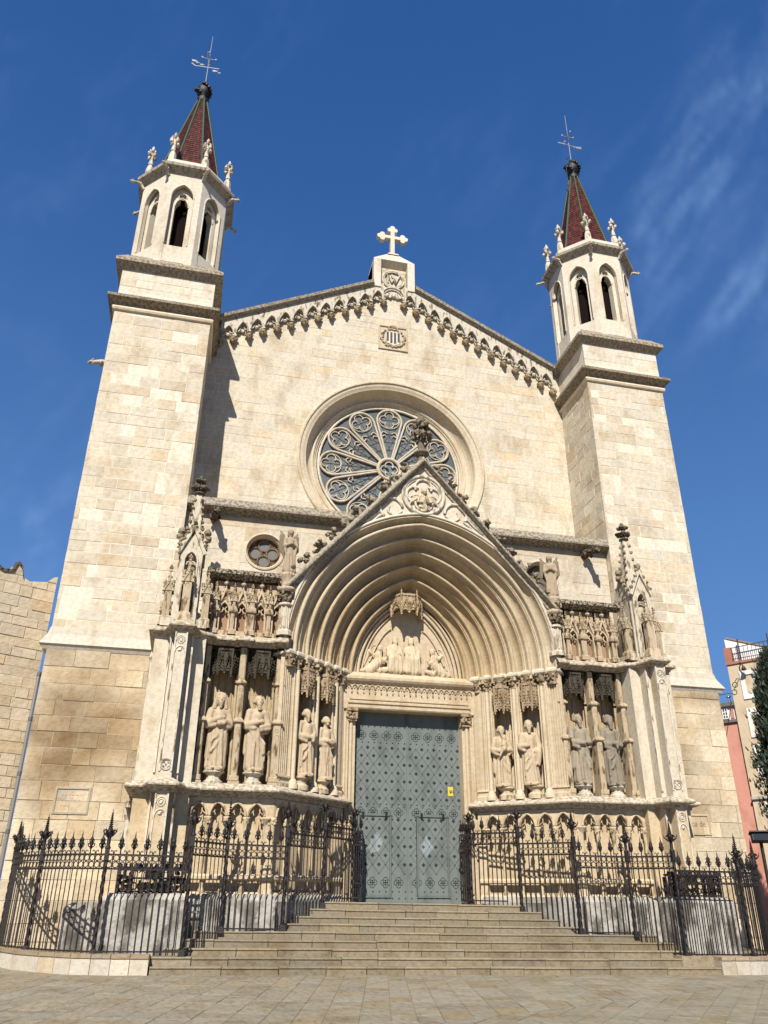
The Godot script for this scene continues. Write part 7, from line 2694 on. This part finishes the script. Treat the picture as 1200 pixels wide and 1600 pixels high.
func lettering(parent: Node, text: String, size: float, at: Vector3, col: Color, depth := 0.006) -> void:
	var f := SystemFont.new()
	f.font_names = PackedStringArray(["Droid Serif"])
	var t := TextMesh.new()
	t.text = text
	t.font = f
	t.font_size = 64
	t.pixel_size = size / 64.0
	t.depth = depth
	var o := MeshInstance3D.new()
	o.name = "lettering"
	o.mesh = t
	var m := StandardMaterial3D.new()
	m.albedo_color = col.linear_to_srgb()
	m.roughness = 0.9
	o.material_override = m
	o.position = at
	parent.add_child(o, true)

func small_things() -> void:
	# carved stone tablets at the feet of the towers
	var t := thing("stone_tablet", "worn inscribed stone tablet set into the foot of the left tower", "plaque")
	var m := MB.new()
	m.col = Color(0.36, 0.32, 0.25)
	m.cbox(Vector3(-9.50, 3.52, 2.4), Vector3(-8.74, 4.07, 2.505), 0.008)
	for q in [[-9.56, -9.50, 3.46, 4.13], [-8.74, -8.68, 3.46, 4.13], [-9.50, -8.74, 4.07, 4.13], [-9.50, -8.74, 3.46, 3.52]]:
		m.cbox(Vector3(q[0], q[2], 2.4), Vector3(q[1], q[3], 2.53), 0.01)
	obj("tablet", m, M.stone, t)
	m = MB.new()
	m.col = Color(0.26, 0.23, 0.18)
	for r in 3:
		var x := -9.38
		while x < -8.88:
			var l := rng.randf_range(0.03, 0.07)
			m.box(Vector3(x, 3.92 - 0.13 * r, 2.50), Vector3(x + l, 3.925 - 0.13 * r + 0.012, 2.508))
			x += l + rng.randf_range(0.02, 0.05)
	obj("worn_inscription", m, M.stone, t)
	t = thing("stone_tablet", "stone tablet lettered Basilica de, beside the right buttress", "plaque")
	m = MB.new()
	m.col = Color(0.44, 0.36, 0.25)
	m.cbox(Vector3(8.10, 3.40, 2.4), Vector3(9.27, 3.88, 2.505), 0.008)
	for q in [[8.04, 8.10, 3.34, 3.94], [9.27, 9.33, 3.34, 3.94], [8.10, 9.27, 3.88, 3.94], [8.10, 9.27, 3.34, 3.40]]:
		m.cbox(Vector3(q[0], q[2], 2.4), Vector3(q[1], q[3], 2.53), 0.01)
	obj("tablet", m, M.stone, t)
	lettering(t, "Basílica de", 0.20, Vector3(8.68, 3.66, 2.508), Color(0.17, 0.11, 0.06))
	# small yellow notice on the right door leaf
	t = thing("door_notice", "small yellow notice with a black mark on the right door leaf", "sign")
	m = MB.new()
	m.col = Color(0.50, 0.40, 0.03)
	m.box(Vector3(1.24, 4.30, 1.800), Vector3(1.40, 4.56, 1.812))
	obj("plate", m, M.paint, t)
	m = MB.new()
	m.col = Color(0.02, 0.02, 0.02)
	m.bar(Vector3(1.28, 4.46, 1.815), Vector3(1.31, 4.38, 1.815), 0.02, 0.008)
	m.bar(Vector3(1.31, 4.38, 1.815), Vector3(1.345, 4.42, 1.815), 0.02, 0.008)
	m.bar(Vector3(1.335, 4.48, 1.815), Vector3(1.335, 4.38, 1.815), 0.02, 0.008)
	m.bar(Vector3(1.30, 4.42, 1.815), Vector3(1.37, 4.42, 1.815), 0.015, 0.008)
	obj("printed_mark", m, M.paint, t)
	# floodlight on its pole at the right edge
	t = thing("floodlight", "black floodlight box on a pole behind the right railing", "lamp")
	m = MB.new()
	m.col = Color(0.02, 0.02, 0.022)
	m.X = Transform3D(Basis(Vector3.UP, -0.5) * Basis(Vector3.RIGHT, -0.25), Vector3(12.2, 3.42, 1.0))
	m.cbox(Vector3(-0.34, -0.13, -0.1), Vector3(0.34, 0.15, 0.16), 0.03)
	m.box(Vector3(-0.38, 0.13, -0.12), Vector3(0.38, 0.17, 0.24))
	obj("housing", m, M.iron, t)
	m = MB.new()
	m.X = Transform3D(Basis(Vector3.UP, -0.5) * Basis(Vector3.RIGHT, -0.25), Vector3(12.2, 3.42, 1.0))
	m.col = Color(0.03, 0.035, 0.04)
	m.quad(Vector3(-0.28, -0.09, 0.165), Vector3(-0.28, 0.11, 0.165), Vector3(0.28, 0.11, 0.165), Vector3(0.28, -0.09, 0.165))
	obj("lens", m, M.dark, t)
	m = MB.new()
	m.col = Color(0.02, 0.02, 0.022)
	m.tube([Vector3(12.2, -0.2, 0.9), Vector3(12.2, 3.32, 0.9)], 0.05, 8)
	obj("pole", m, M.iron, t)
